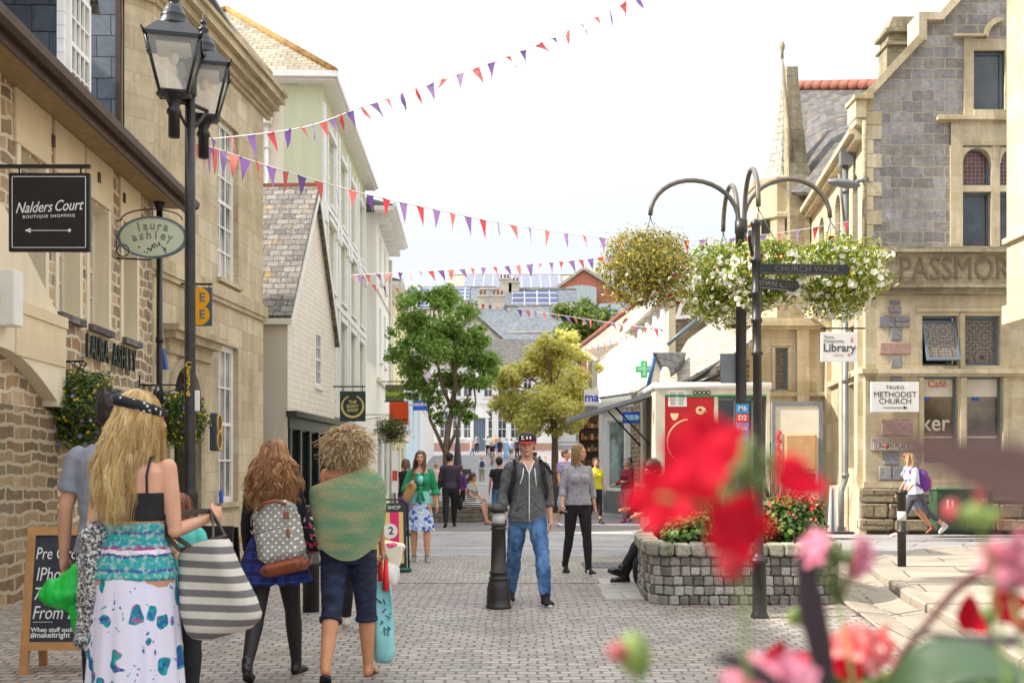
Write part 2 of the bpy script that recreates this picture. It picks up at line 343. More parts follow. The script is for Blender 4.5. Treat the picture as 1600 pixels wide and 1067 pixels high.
def wall(mb,W,z0,z1,ops,depth=.22,mi=0,rmi=None,y=0):
 rmi=mi if rmi is None else rmi
 xs=sorted({0,W,*[o[0]for o in ops],*[o[1]for o in ops]});zs=sorted({z0,z1,*[o[2]for o in ops],*[o[3]for o in ops]})
 for i in range(len(xs)-1):
  for j in range(len(zs)-1):
   cx,cz=(xs[i]+xs[i+1])/2,(zs[j]+zs[j+1])/2
   if xs[i+1]-xs[i]<1e-6 or zs[j+1]-zs[j]<1e-6:continue
   if any(o[0]<cx<o[1]and o[2]<cz<o[3]for o in ops):continue
   mb.quad((xs[i],y,zs[j]),(xs[i+1],y,zs[j]),(xs[i+1],y,zs[j+1]),(xs[i],y,zs[j+1]),mi)
 for(a,b,c,d,*_)in ops:
  Y=y+depth
  mb.quad((a,y,c),(a,y,d),(a,Y,d),(a,Y,c),rmi);mb.quad((b,y,c),(b,Y,c),(b,Y,d),(b,y,d),rmi)
  mb.quad((a,y,d),(b,y,d),(b,Y,d),(a,Y,d),rmi);mb.quad((a,y,c),(a,Y,c),(b,Y,c),(b,y,c),rmi)
def arch_fill(mb,x0,x1,zs,zt,y0=0,y1=.2,mi=0,n=10):
 """solid above a round arch inside the rectangle x0..x1, zs..zt"""
 cx=(x0+x1)/2;r=(x1-x0)/2;rz=zt-zs-.002
 pts=[(cx-r*math.cos(PI*k/n),zs+rz*math.sin(PI*k/n))for k in range(n+1)]
 for k in range(n):
  a,b=pts[k],pts[k+1]
  mb.prism([(a[0],a[1]),(b[0],b[1]),(b[0],zt),(a[0],zt)],y0,y1,mi)
def window(par,Mf,x0,x1,z0,z1,y=.15,cols=2,rows=4,fm='white',gm='glass',fw=.06,bar=.022,sash=True,arch=False,sill=None,sillm='ashlar_trim',label=None,extra=None):
 b=MB(Mf);d=.05
 b.box(x0,x0+fw,y,y+d,z0,z1);b.box(x1-fw,x1,y,y+d,z0,z1);b.box(x0+fw,x1-fw,y+.001,y+d,z1-fw,z1);b.box(x0+fw,x1-fw,y+.001,y+d,z0,z0+fw)
 for i in range(1,cols):
  X=x0+fw+(x1-x0-2*fw)*i/cols;b.box(X-bar/2,X+bar/2,y+.008,y+.035,z0+fw,z1-fw)
 for j in range(1,rows):
  Z=z0+fw+(z1-z0-2*fw)*j/rows;h=bar/2 if not(sash and j==rows//2)else .03
  b.box(x0+fw,x1-fw,y+.005,y+.038,Z-h,Z+h)
 w_=b.build('window',M[fm],par,label=label)
 g=MB(Mf);g.box(x0+fw*.5,x1-fw*.5,y+.04,y+.046,z0+fw*.5,z1-fw*.5);g.build('pane',M[gm],w_)
 if sill is not None:
  s_=MB(Mf);s_.box(x0-.06,x1+.06,-sill,y-.002,z0-.08,z0-.002);s_.build('sill',M[sillm],w_)
 return w_
def cornice(mb,x0,x1,z,prof,mi=0,yb=0):
 """moulding: prof list of (height, projection) steps stacked upward from z"""
 for h,p in prof:mb.box(x0-p*0,x1+p*0,-p,yb+.0,z,z+h,mi);z+=h
 return z
def gable_roof():pass
# ================================================================ GROUND
def sett_mat(name,c1,c2,mortar,bw,bh,ms,rot=0,moss=0,distort=.02,bd=.015,var=.5):
 g=NG(name,.55);v=g.mapv(g.uv,(1,1,1),(0,0,rot));v=g.vadd(v,g.noise(v,1.3,3,col=True),distort*2.2);v=g.vadd(v,g.noise(v,11,2,col=True),distort)
 c,f=g.brick(v,bw,bh,ms,smooth=.3);big=g.noise(g.uv,.45,6,.7);fine=g.noise(g.uv,60,3,.7)
 base=g.mix(g.math('MULTIPLY',c,.85),c1,c2);base=g.mix(var,base,g.ramp(big,[(.3,(.62,.60,.60,1)),(.7,(1.35,1.32,1.28,1))]),'MULTIPLY')
 base=g.mix(.35,base,g.ramp(fine,[(.3,(.5,.5,.5,1)),(.7,(1.4,1.4,1.4,1))]),'MULTIPLY')
 gum=g.ramp(g.vor(g.uv,1.7),[(.022,(1,1,1,1)),(.03,(0,0,0,1))]);base=g.mix(g.math('MULTIPLY',gum,.6),base,sc(70,66,64));st=g.ramp(g.noise(g.mapv(g.uv,(1,.5,1)),.9,6,.75),[(.52,(0,0,0,1)),(.7,(1,1,1,1))]);base=g.mix(g.math('MULTIPLY',st,.5),base,sc(96,88,80));base=g.mix(g.math('MULTIPLY',g.noise(g.uv,2.6,4),.45),base,sc(164,148,130))
 mc=mortar
 if moss:mc=g.mix(g.math('MULTIPLY',g.ramp(g.noise(g.uv,.7,3),[(.52,(0,0,0,1)),(.62,(1,1,1,1))]),moss),mortar,sc(90,104,44))
 g.col(g.mix(f,base,mc));g.bump(g.math('SUBTRACT',g.math('MULTIPLY',fine,.15),f),.8,bd);return g.m
M['setts']=sett_mat('grey_setts',sc(140,134,130),sc(188,181,174),sc(104,97,90),.135,.10,.009,moss=.5,distort=.055,var=.7)
M['setts_pink']=sett_mat('pinkish_setts',sc(142,131,128),sc(176,166,162),sc(96,86,80),.19,.12,.011,moss=.2,distort=.06)
M['slabs']=sett_mat('slate_slabs',sc(146,146,150),sc(178,178,182),sc(76,74,74),1.5,.62,.014,rot=.5,distort=.02,var=.4)
M['slab_bright']=sett_mat('granite_slabs',sc(158,150,138),sc(188,180,166),sc(104,94,82),1.4,.8,.012,rot=.25,distort=.02,var=.35)
M['kerbstone']=sett_mat('kerb_granite',sc(150,142,128),sc(180,172,158),sc(80,72,64),.9,2,.01,distort=.01)
M['paleband']=sett_mat('pale_granite_band',sc(180,177,170),sc(198,193,185),sc(136,128,120),1.2,.6,.008,distort=.01,var=.2)
M['road']=plain('smooth_road_paving',sc(134,128,128),.8,0,.15,.8,.3,60)
M['earth']=plain('soil',sc(70,54,40),.9,0,.4,12,.6,60)
M['hill']=plain('hill_grass',sc(96,106,60),.9,0,.4,.3,.3,5)
g=MB();ys=[-20,45,52,60,67,75,82,88,95,100,110,125,160,200,260,330,900]
for a,b in zip(ys[:-1],ys[1:]):
 for x0,x1 in((-500,-60),(-60,-15),(-15,15),(15,60),(60,500)):g.quad((x0,a,gH(a)),(x1,a,gH(a)),(x1,b,gH(b)),(x0,b,gH(b)),1 if a>=110 else 0)
go=g.build('ground',[M['road'],M['hill']],kind='structure')
def sheet(name,poly,z,mat,**k):
 b=MB();b.add([(x,y,z)for x,y in poly],[tuple(range(len(poly)))]);return b.build(name,mat,kind='structure',**k)
sheet('paving_near',[(-12,-2),(4.2,-2),(4.2,10.6),(-12,10.6)],.004,M['setts'])
sheet('paving_setts',[(-6.2,13.0),(1.6,13.0),(2.0,10.6+.9),(4.2,11.5),(4.2,17.2),(-6.2,17.2)],.008,M['setts'])
sheet('paving_band',[(-12,10.6),(4.2,10.6),(4.2,11.5),(2.0,11.5),(1.6,13.0),(-12,13.0)],.004,M['setts_pink'])
sheet('paving_slabs',[(-6.2,17.2),(9.5,17.2),(9.5,23.2),(-6.2,23.2)],.006,M['slabs'])
sheet('pale_paving_strip',[(-6.2,23.2),(2.6,23.2),(2.6,23.9),(-6.2,23.9)],.010,M['paleband'])
sheet('pale_paving_strip',[(-6.2,18.9),(4.4,18.3),(4.4,18.65),(-6.2,19.25)],.010,M['paleband'])
b=MB();b.quad((-3.6,63.5,gH(63.5)+.02),(0.2,63.5,gH(63.5)+.02),(0.2,65.0,gH(65)+.02),(-3.6,65.0,gH(65)+.02));b.build('pale_paving_strip',M['paleband'],kind='structure')
b=MB()
for x0,x1,y0,y1 in((.98,1.52,11.35,12.05),(1.0,1.56,12.1,12.8),(1.05,1.6,12.85,13.5)):b.bbox(((x0+x1)/2,(y0+y1)/2,.005),(x1-x0,y1-y0,.02),.006)
b.build('flagstones',M['paleband'],kind='structure')
dg_=MB();dg_.box(1.0,2.3,15.0,15.9,.009,.016)
gm=NG('grating_iron',.5,.6);c_,f_=gm.brick(gm.uv,.09,.05,.012,off=0);gm.col(gm.mix(f_,(.03,.03,.03,1),(.16,.16,.16,1)))
dg_.build('drain_grating',gm.m,label='iron grating let into the paving by the grey sweater woman',cat='drain')
kb=[(9.6,19.5),(6.4,17.2),(4.9,15.2),(4.35,12.6),(4.0,11.0),(3.75,9.2),(3.45,7.6),(3.2,6.0),(2.9,4.0),(2.9,0)]
def poly3(name,pts,z0,z1,mat):
 b=MB();n=len(pts);b.add([(x,y,z1)for x,y in pts],[tuple(range(n))[::-1]]);
 for i in range(n-1):b.quad((pts[i][0],pts[i][1],z1),(pts[i+1][0],pts[i+1][1],z1),(pts[i+1][0],pts[i+1][1],z0),(pts[i][0],pts[i][1],z0))
 return b.build(name,mat,kind='structure')
poly3('pavement',[(40,19.5)]+[(14,19.5)]+[(x+.16,y)for x,y in kb]+[(40,0)],0,.10,M['slab_bright'])
b=MB()
for(a,c)in zip(kb[:-1],kb[1:]):
 L=math.dist(a,c);n=max(1,round(L/.9))
 for i in range(n):
  p=Vector((*a,0)).lerp(Vector((*c,0)),(i+.5)/n);d=Vector((c[0]-a[0],c[1]-a[1],0)).normalized()
  Mk=Matrix.Translation(p+Vector((.07,0,0)))@Matrix.Rotation(math.atan2(d.y,d.x),4,'Z')
  b.bbox((0,0,.055),(L/n-.012,.17,.115),.018,M=Mk,jit=.004)
b.build('kerb',M['kerbstone'],kind='structure')
b=MB()
for(a,c)in zip(kb[1:-1],kb[2:]):
 L=math.dist(a,c);n=max(1,round(L/.55));d=Vector((c[0]-a[0],c[1]-a[1],0)).normalized()
 for i in range(n):
  p=Vector((*a,0)).lerp(Vector((*c,0)),(i+.5)/n)
  for off,w_ in((-.20,.30),(-.52,.28)):
   Mk=Matrix.Translation(p+Vector((off,0,0)))@Matrix.Rotation(math.atan2(d.y,d.x),4,'Z')@Matrix.Rotation(.12 if off>-.3 else-.12,4,'X')
   b.bbox((0,0,.012),(L/n-.015,w_,.03),.01,M=Mk,jit=.005)
b.build('gutter',M['kerbstone'],kind='structure')
b=MB()
pp=[(40,24.2),(12,24.2),(7,24.4),(5.2,25.4),(3.9,27.2),(3.9,45),(40,45)]
b.add([(x,y,.09)for x,y in pp],[tuple(range(len(pp)))]);
for i in range(len(pp)-1):b.quad((pp[i+1][0],pp[i+1][1],.09),(pp[i][0],pp[i][1],.09),(pp[i][0],pp[i][1],0),(pp[i+1][0],pp[i+1][1],0))
b.build('pavement_far',M['slab_bright'],kind='structure')
# ================================================================ LEFT SIDE
# --- stone shop building with slate roof and dormer
def LX(Y):return-4.527-.045*Y
def LU(px):return 7696/(723.5-px)
Mf,W=frame((LX(1.0),1.0),(LX(15.85),15.85));U=lambda Y:(Y-1.0)*1.001  # near end lengthened out of view to keep sun off the foreground paving
la=thing('shop_building','low rubble stone shop with brown eaves, slate roof and a white dormer','building',(LX(8),8,0))
ops=[(U(9.9),U(10.45),3.12,4.62),(U(11.1),U(11.75),3.12,4.62),(U(12.15),U(12.8),3.12,4.62),(U(13.15),U(13.85),3.12,4.62),(U(14.45),U(15.05),3.12,4.62),(U(12.9),U(14.9),.55,2.2)]
b=MB(Mf);wall(b,W,0,4.66,ops,.26,0,1);b.build('wall',[M['rubble'],M['cream']],la)
b=MB(Mf);b.box(0,W,.0,.1,4.66,5.22);b.build('upper_wall',M['rubble'],la);b=MB(Mf)
for o in ops[:5]:b.box(o[0]-.14,o[1]+.14,-.03,-.003,4.665,5.215)
b.build('reeded_panels',M['cream_reed'],la)
b=MB(Mf)
for o in ops[:5]:
 b.box(o[0]-.10,o[0]-.002,-.02,.02,3.04,4.66);b.box(o[1]+.002,o[1]+.10,-.02,.02,3.04,4.66)
b.build('window_surround',M['cream'],la)
for o in ops[:5]:window(la,Mf,*o,y=.16,cols=2,rows=4,fm='offwhite',gm='glass_pale',fw=.07,sill=.08,sillm='slate')
window(la,Mf,*ops[5],y=.14,cols=4,rows=2,fm='white',gm='glass_shop',fw=.09,sash=False,sill=.06)
b=MB(Mf);b.box(-.2,W+.25,-.42,.02,5.22,5.26);b.build('soffit',M['soffit'],la)
b=MB(Mf);b.box(-.2,W+.3,-.46,-.42,5.14,5.34);b.box(-.2,W+.3,-.50,-.461,5.24,5.30)
for k in(10.9,12.4,13.4):b.box(k,k+.07,-.05,.0,4.9,5.02)
b.build('fascia',M['brownwood'],la)
b=MB(Mf);prof=[(-.455,5.31),(-.47,5.25),(-.53,5.22),(-.59,5.25),(-.605,5.33),(-.59,5.33),(-.575,5.27),(-.53,5.24),(-.485,5.27),(-.475,5.31)]
b.prism([(0,0)]*0 or[(0,0),(0,0),(0,0)],0,0)if False else None
n=len(prof);vs=[(-.2,y,z)for y,z in prof]+[(W+.35,y,z)for y,z in prof];b.add(vs,[(i,(i+1)%n,n+(i+1)%n,n+i)for i in range(n)]+[tuple(range(n)),tuple(range(n,2*n))[::-1]])
b.build('gutter',M['brownwood'],la)
b=MB(Mf);s=math.tan(R(47));rz=5.34
b.add([(-.2,-.46,rz),(W+.2,-.46,rz),(W+.2,4.2,rz+4.66*s),(-.2,4.2,rz+4.66*s),(W+.2,8.8,rz),(-.2,8.8,rz)],[(0,1,2,3),(3,2,4,5)]);b.add([(-.2,-.46,rz-.06),(W+.2,-.46,rz-.06),(W+.2,-.46,rz),(-.2,-.46,rz)],[(0,1,2,3)])  # ridge set back and raised to throw shade across the street
b.add([(-.2,-.4,rz),(-.2,4.2,rz+4.6*s),(-.2,8.7,rz)],[(0,1,2)]);b.build('roof',M['slate'],la)
b=MB(Mf);random.seed(3)
for k in range(130):
 x=random.uniform(8,W);y=random.uniform(-.44,.05);b.ell((x,y,rz+(y+.46)*s+.01),(random.uniform(.015,.05),.03,.02),6,4)
b.build('moss',plain('moss',sc(96,104,48),.95,0,.4,20,.5),la)
dx0,dx1=U(12.78),U(13.62);dyf=.18
dm=MB(Mf);dm.quad((dx0,dyf,5.98),(dx0,1.9,7.25),(dx0,dyf,7.25),(dx0,dyf,7.2));dm.add([(dx0,dyf,5.9),(dx0,dyf,7.25),(dx0,1.5,7.25)],[(0,1,2)]);dm.add([(dx1,dyf,5.9),(dx1,1.5,7.25),(dx1,dyf,7.25)],[(0,1,2)])
do=dm.build('dormer',M['slate_wall'],la)
cx=(dx0+dx1)/2
b=MB(Mf);b.prism([(dx0-.03,5.55),(dx1+.03,5.55),(dx1+.03,7.25),(cx,7.95),(dx0-.03,7.25)],dyf-.03,dyf+.05);b.build('dormer_front',boards('dormer_boards',sc(232,230,224),.16,1,.5,.6),do)
b=MB(Mf)
b.add([(dx0-.14,dyf-.12,7.12),(cx,dyf-.12,8.02),(cx,2.6,8.02),(dx0-.14,2.6,7.12)],[(0,1,2,3)]);b.add([(dx1+.14,dyf-.12,7.12),(dx1+.14,2.6,7.12),(cx,2.6,8.02),(cx,dyf-.12,8.02)],[(0,1,2,3)])
b.add([(dx0-.14,dyf-.12,7.07),(cx,dyf-.12,7.97),(cx,2.6,7.97),(dx0-.14,2.6,7.07)],[(3,2,1,0)])
b.build('dormer_roof',M['slate'],do)
window(la,Mf,dx0+.06,dx1-.06,5.72,7.12,y=dyf-.075,cols=4,rows=4,fm='white',gm='glass_pale',fw=.06)
b=MB(Mf);x0,x1=U(8.2),U(11.95);zt=3.30;n=12;xa0,xa1=U(8.9),U(11.70)
arc=[(xa0+(xa1-xa0)*k/n,2.10+.42*math.sin(PI*k/n))for k in range(n+1)]
for k in range(n):b.prism([arc[k],arc[k+1],(arc[k+1][0],2.9),(arc[k][0],2.9)],-.16,-.002)
b.box(x0,xa0,-.16,-.002,2.0,2.9);b.box(xa1,x1,-.16,-.002,2.04,2.9)
hood=b.build('passage_hood',M['cream'],la)
b=MB(Mf);b.box(x0,x1,-.19,-.002,2.902,3.02);b.box(U(10.6),x1-.03,-.175,-.161,2.48,2.9);b.build('reeded_panel',M['cream_reed'],hood)
b=MB(Mf);b.prism([(x0,3.022),(x1,3.022),(U(10.5),3.9),(x0,3.9)],-.10,-.004);b.build('hood_top',M['cream'],hood)
b=MB(Mf);b.box(0,U(11.98),-.06,-.003,0,2.0);b.build('pier',M['rubble_base'],la)
b=MB(Mf)
for i,ch in enumerate('LAURA ASHLEY'):b.text(ch,.40,U(12.95)+.165*i,2.82,y=-.06,ext=.03,sxx=.62,bold=.004)
b.build('wall_lettering',M['darkgreen'],la)
b=MB();xd=LX(15.7)+.14;b.tube([(xd,15.72,0),(xd,15.72,5.16)],.045,10)
for z in(.6,1.9,3.2,4.5):b.tube([(xd,15.72,z),(xd,15.72,z+.07)],.058,10)
b.tube([(xd,15.72,5.12),(xd,15.72,5.26)],[.05,.09],10);b.build('downpipe',M['black'],la)
# --- ashlar building
sA,sB,sC=(-5.74,16.0),(-5.40,16.4),(-4.94,21.6)
sb=thing('stone_building','tall honey ashlar building with a projecting cornice and tall white sash windows','building',(sA[0],sA[1],0))
Mf,W=frame(sB,sC);V_=lambda Y:(Y-16.4)*1.004
M2,W2=frame(sA,sB);M3,W3=frame((-9.6,16.0),sA);M4,W4=frame(sC,(-9.6,22.0))
b=MB(Mf);ops=[(V_(19.1),V_(20.15),4.75,7.6),(V_(19.1),V_(20.15),.78,3.6),(V_(17.05),V_(18.2),.15,3.05)]
wall(b,W,0,9.35,ops,.24,0,0);arch_fill(b,ops[2][0],ops[2][1],2.45,3.05,.01,.2,0)
b.M=M2;wall(b,W2,0,9.35,[],0)
b.M=M4;wall(b,W4,0,9.35,[],0)
b.build('wall',M['ashlar'],sb)
b=MB(M3);wall(b,W3,0,9.35,[],0);b.build('slate_hung_wall',M['slate_wall'],sb)
b=MB();b.box(-9.6,-5.0,16.2,21.8,9.25,9.3);b.build('roof',M['lead'],sb)
b=MB()
for Mx,a,c,q in((M2,-.0,W2,0),(Mf,-.02,W+.30,0)):
 b.M=Mx
 for(h0,h1,pr)in((8.38,8.46,.06),(8.46,8.56,.12),(8.56,8.68,.24),(8.68,8.82,.36),(8.82,8.90,.42)):b.box(a,c,-pr,.02,h0,h1)
 b.box(a,c,-.10,.02,9.22,9.36);b.box(a,c,-.03,.02,8.90,9.22)
b.build('cornice',M['ashlar_trim'],sb)
b=MB()
for Mx,a,c in((M2,0,W2),(Mf,-.01,W+.07)):
 b.M=Mx;b.box(a,c,-.08,.02,4.38,4.60);b.box(a,c,-.05,.01,4.30,4.38);b.box(a,c,-.05,.01,0,.62)
b.M=Mf;b.box(V_(16.75),V_(18.9),-.26,.02,3.52,3.62);b.box(V_(16.8),V_(18.8),-.18,.02,3.40,3.52);b.box(V_(16.85),V_(18.7),-.06,.02,3.18,3.40)
b.build('string_course',M['ashlar_trim'],sb)
b=MB(Mf);cxx=(ops[2][0]+ops[2][1])/2;rr=.575
for k in range(14):
 t0,t1=PI*k/14,PI*(k+1)/14;f=lambda t,r_,rz_:(cxx-r_*math.cos(t),2.45+rz_*math.sin(t))
 b.prism([f(t0,rr,.59),f(t1,rr,.59),f(t1,rr+.16,.72),f(t0,rr+.16,.72)][::1],-.05,.01)
b.box(cxx-rr-.16,cxx-rr,-.05,.01,.0,2.45);b.box(cxx+rr,cxx+rr+.16,-.05,.01,.0,2.45);b.build('door_surround',M['ashlar_trim'],sb)
b=MB(Mf);b.box(ops[2][0],ops[2][1],.18,.23,.15,3.03);dr=b.build('door',M['black'],sb);b=MB(Mf);b.box(ops[2][0]+.15,ops[2][1]-.15,.165,.178,2.4,2.95);b.box(ops[2][0]+.15,cxx-.05,.165,.178,.9,2.2);b.box(cxx+.05,ops[2][1]-.15,.165,.178,.9,2.2);b.build('pane',M['glass_dark'],dr)
window(sb,Mf,*ops[0],y=.10,cols=3,rows=6,fm='white',gm='glass_pale',fw=.09,bar=.03,sill=.08)
window(sb,Mf,*ops[1],y=.10,cols=3,rows=4,fm='white',gm='glass_pale',fw=.10,bar=.03,sill=.08)
b=MB(M3);b.box(W3-.07,W3+.0,-.06,.0,4.0,9.3);b.build('edge_board',M['brownwood'],sb)
b=MB(M2);b.tube([(.02,-.02,9),(.02,-.02,5.45),(.3,-.02,5.42),(.47,-.02,5.5),(.49,-.02,5.62)],.012,6);b.tube([(.49,-.02,5.6),(.49,-.03,4.65)],.010,6);b.build('cable',M['black'],sb)
b=MB(M2);b.box(.42,.54,-.09,0,5.62,5.82);al=b.build('alarm_box',M['white'],sb);b=MB(M2);b.box(.47,.53,-.105,-.091,5.7,5.80);b.build('badge',M['blue'],al)
# --- small house with a steep slate roof and weatherboarded gable
sh=thing('gabled_house','small house with steep mossy slate roof, orange ridge and a white boarded gable','building',(-4.63,22.4,0))
Mf,W=frame((-4.63,22.4),(-4.40,27.0));Mn,Wn=frame((-8.2,22.4),(-4.63,22.4))
ez=4.62;ap=W*.52;az=7.75
b=MB(Mf);wall(b,W,2.55,ez,[(2.55,3.15,3.3,4.55)],.12);b.add([(0,0,ez),(W,0,ez),(ap,0,az)],[(0,1,2)]);b.build('boarded_gable',M['weatherboard'],sh)
window(sh,Mf,2.55,3.15,3.3,4.55,y=.0,cols=2,rows=4,fm='white',gm='glass',fw=.07,sill=.05,sillm='white')
b=MB(Mn);wall(b,Wn,0,ez,[],0);b.build('wall',M['grey_render'],sh)
b=MB(Mn);b.box(Wn-.62,Wn+.015,-.05,-.003,.0,4.4);b.build('rough_panel',M['grey_render'],sh)
b=MB(Mf)
sf=[(.28+.86*k,1.02+.86*k,.45,2.2)for k in range(5)];wall(b,W,0,2.55,sf,.1);shf=b.build('shopfront',M['black'],sh)
b=MB(Mf)
for o in sf:b.box(o[0],o[1],.085,.09,o[2],o[3])
b.build('pane',M['glass_dark'],shf)
b=MB(Mf);b.box(-.08,W+.04,-.22,.0,2.46,2.58);b.box(-.02,W,-.06,.0,2.22,2.46)
for k in range(6):b.box(.07+.86*k,.22+.86*k,-.05,.0,0,2.22)
b.build('pilasters',M['darkgreen'],shf)
b=MB(Mf)
def slab4(b,p,th=.08):
 p=[Vector(q)for q in p];n=(p[1]-p[0]).cross(p[2]-p[0]).normalized()*th;q=[v-n for v in p];b.add(p+q,[(0,1,2,3),(7,6,5,4),(0,4,5,1),(1,5,6,2),(2,6,7,3),(3,7,4,0)])
slab4(b,[(-.12,-.12,ez-.15),(ap,-.12,az+.03),(ap,3.9,az+.03),(-.12,3.9,ez-.15)][::-1]);slab4(b,[(ap,-.12,az+.03),(W+.15,-.12,ez-.2),(W+.15,3.9,ez-.2),(ap,3.9,az+.03)][::-1])
b.build('roof',M['slate_old'],sh)
b=MB(Mf);b.box(ap-.09,ap+.09,-.14,3.9,az+.0,az+.13);b.build('ridge_tiles',M['terracotta'],sh)
b=MB(Mf);
for(x0,z0_,x1,z1_)in((-.12,ez-.15,ap,az+.03),(ap,az+.03,W+.15,ez-.2)):b.prism([(x0,z0_-.22),(x1,z1_-.22),(x1,z1_-.04),(x0,z0_-.04)],-.145,-.125)
b.build('bargeboard',M['white'],sh)
b=MB(Mn);b.box(0,Wn+.1,-.20,-.08,4.34,4.46);b.build('gutter',M['offwhite'],sh)
# --- tall pale green house
gA,gB=(-4.72,27.0),(-5.00,37.0)
gh=thing('tall_pale_house','tall white and pale green house with lichened hipped slate roof and white eaves','building',(gA[0],gA[1],0))
Mf,W=frame(gA,gB);Mn,Wn=frame((-10.6,27.0),gA)
cols4=[(1.0+2.35*k,2.05+2.35*k)for k in range(4)]
ops=[(a,c,z0,z1)for a,c in cols4 for z0,z1 in((3.3,5.5),(6.05,7.75),(8.2,10.0))]+[(.6+3.1*k,3.3+3.1*k,.3,2.6)for k in range(3)]
b=MB(Mf);wall(b,W,0,11.0,ops,.18);b.build('wall',M['pale_green'],gh)
for o in ops[:12]:window(gh,Mf,*o,y=.06,cols=2,rows=4,fm='white',gm='glass_pale',fw=.11,bar=.04,sill=.12,sillm='white')
for o in ops[12:]:window(gh,Mf,*o,y=.06,cols=3,rows=1,fm='white',gm='glass_shop',fw=.08,sash=False)
b=MB(Mn);wall(b,Wn-.95,0,11.0,[],0);b.build('side_wall',M['side_cream'],gh);b=MB(Mn);b.box(Wn-.95,Wn,0,.05,0,11.0);b.build('corner_strip',M['pale_green'],gh)
b=MB(Mf);b.box(0,W,-.16,.01,2.75,3.1);b.box(0,W,-.08,.01,5.75,5.9);b.box(0,W,-.12,.01,7.92,8.04)
for x in(.0,2.15,2.75,4.5,5.1,6.85,7.45,9.45):b.box(x+.05,x+.33,-.07,.012,3.1,10.5);b.box(x,x+.38,-.12,.012,7.55,7.92)
for a,c in cols4:
 for z0,z1 in((3.3,5.5),(6.05,7.75),(8.2,10.0)):b.box(a-.14,a-.002,-.04,.0,z0,z1);b.box(c+.002,c+.14,-.04,.0,z0,z1);b.box(a-.2,c+.2,-.1,.0,z1+.002,z1+.14)
b.build('mouldings',M['white'],gh)
b=MB(Mf);b.box(-.30,W+.25,-.34,.6,10.92,11.06);b.box(-.34,W+.3,-.43,-.34,10.98,11.12);b.box(-.43,-.31,-.43,6.3,10.98,11.12);b.box(-.3,-.0,.6,6,10.93,11.05);b.build('eaves',M['white'],gh)
b=MB(Mf);b.add([(-.38,-.38,11.10),(W+.3,-.38,11.10),(W+.3,6.6,11.10),(-.38,6.6,11.10),(3.2,3.1,14.1),(W-3,3.1,14.1)],[(0,1,5,4),(3,0,4),(1,2,5),(2,3,4,5)]);rf=b.build('roof',M['slate_lichen'],gh)
b=MB(Mf);b.tube([(-.38,-.38,11.12),(3.2,3.1,14.12)],.09,8);b.tube([(-.38,6.6,11.12),(3.2,3.1,14.12)],.09,8);b.build('hip_tiles',plain('lichen_orange',sc(156,118,66),.9,0,.4,5,.4),rf)
b=MB(Mn);x=Wn-1.35;b.tube([(x,-.09,0),(x,-.09,9.9)],.055,10);b.tube([(x,-.09,10.3),(x,-.09,10.92)],.05,8);b.prism([(x-.1,9.9),(x+.1,9.9),(x+.2,10.3),(x-.2,10.3)],-.25,-.02)
for z in(1.5,3.5,5.5,7.5,9.3):b.tube([(x,-.09,z),(x,-.09,z+.08)],.075,10)
b.build('downpipe',M['white'],gh)
# --- white house with deep bracketed eaves, and the cream one after it
def street_house(name,label,A,B,z1,wallm,roofm,wins,eave=.9,brackets=True,z0=0,rise=1.5,depth=6,trim='white',sills=True,shop=None,shopm='glass_shop'):
 t=thing(name,label,'building',(A[0],A[1],0));Mf,W=frame(A,B);Mn,Wn=frame(*(((A[0]-depth,A[1]),A)if B[1]>A[1]else(B,(B[0]+depth,B[1]))))
 b=MB(Mf);ops=list(wins)+(shop or[]);wall(b,W,z0,z1,ops,.15);b.M=Mn;wall(b,Wn,z0,z1,[],0);b.build('wall',M[wallm],t)
 for o in wins:window(t,Mf,*o,y=.05,cols=2,rows=3,fm=trim,gm='glass',fw=.10,bar=.04,sill=.1 if sills else None,sillm=trim)
 for o in(shop or[]):window(t,Mf,*o,y=.05,cols=2,rows=1,fm=trim,gm=shopm,fw=.08,sash=False)
 b=MB(Mf);b.box(-eave*.8,W+eave*.5,-eave,.05,z1-.02,z1+.12);b.box(-eave*.8-.1,W+eave*.5+.1,-eave-.1,-eave+.02,z1+.06,z1+.2)
 if brackets:
  k=0.2
  while k<W:b.prism([(k,z1-.02),(k,z1-.35),(k+.12,z1-.35),(k+.12,z1-.02)][::-1],-eave*.7,.0);k+=.8
 b.build('eaves',M[trim],t)
 b=MB(Mf);y1=depth;e=eave+.06;b.add([(-eave*.8,-e,z1+.15),(W+eave*.5,-e,z1+.15),(W+eave*.5,y1,z1+.15),(-eave*.8,y1,z1+.15),(-eave*.8+2.2,y1/2,z1+rise),(W-1.5,y1/2,z1+rise)],[(0,1,5,4),(3,0,4),(1,2,5),(2,3,4,5)]);b.build('roof',M[roofm],t)
 return t,Mf,W
wh,Mf,W=street_house('white_house','white rendered house with deep bracketed eaves past the pale green one',(-4.62,37.1),(-4.85,43.0),10.15,'white_render','slate',[(1.2+2.1*k,2.0+2.1*k,z,z+h)for k in range(2)for z,h in((8.0,1.6),(5.2,1.9))],.62,shop=[(.4,2.6,.3,2.6),(3.1,5.4,.3,2.6)])
b=MB(Mf);b.box(0,W,-.1,0,4.4,4.55);b.box(0,W,-.06,0,2.8,3.2);b.box(0,W,-.05,0,7.5,7.56);b.tube([(W-.3,-.08,0),(W-.3,-.08,9.6)],.06,8);b.build('mouldings',M['offwhite'],wh)
ch,Mf,W=street_house('cream_house','narrow pale yellow house with short eaves behind the leafy tree',(-4.85,43.2),(-5.4,55.0),8.7,'pale_yellow','slate',[(1.5+2.6*k,2.4+2.6*k,z,z+1.7)for k in range(4)for z in(6.2,3.7)],.45,brackets=False,shop=[(.5,3.5,.3,2.5),(4.2,7.2,.3,2.5),(8,11,.3,2.5)])
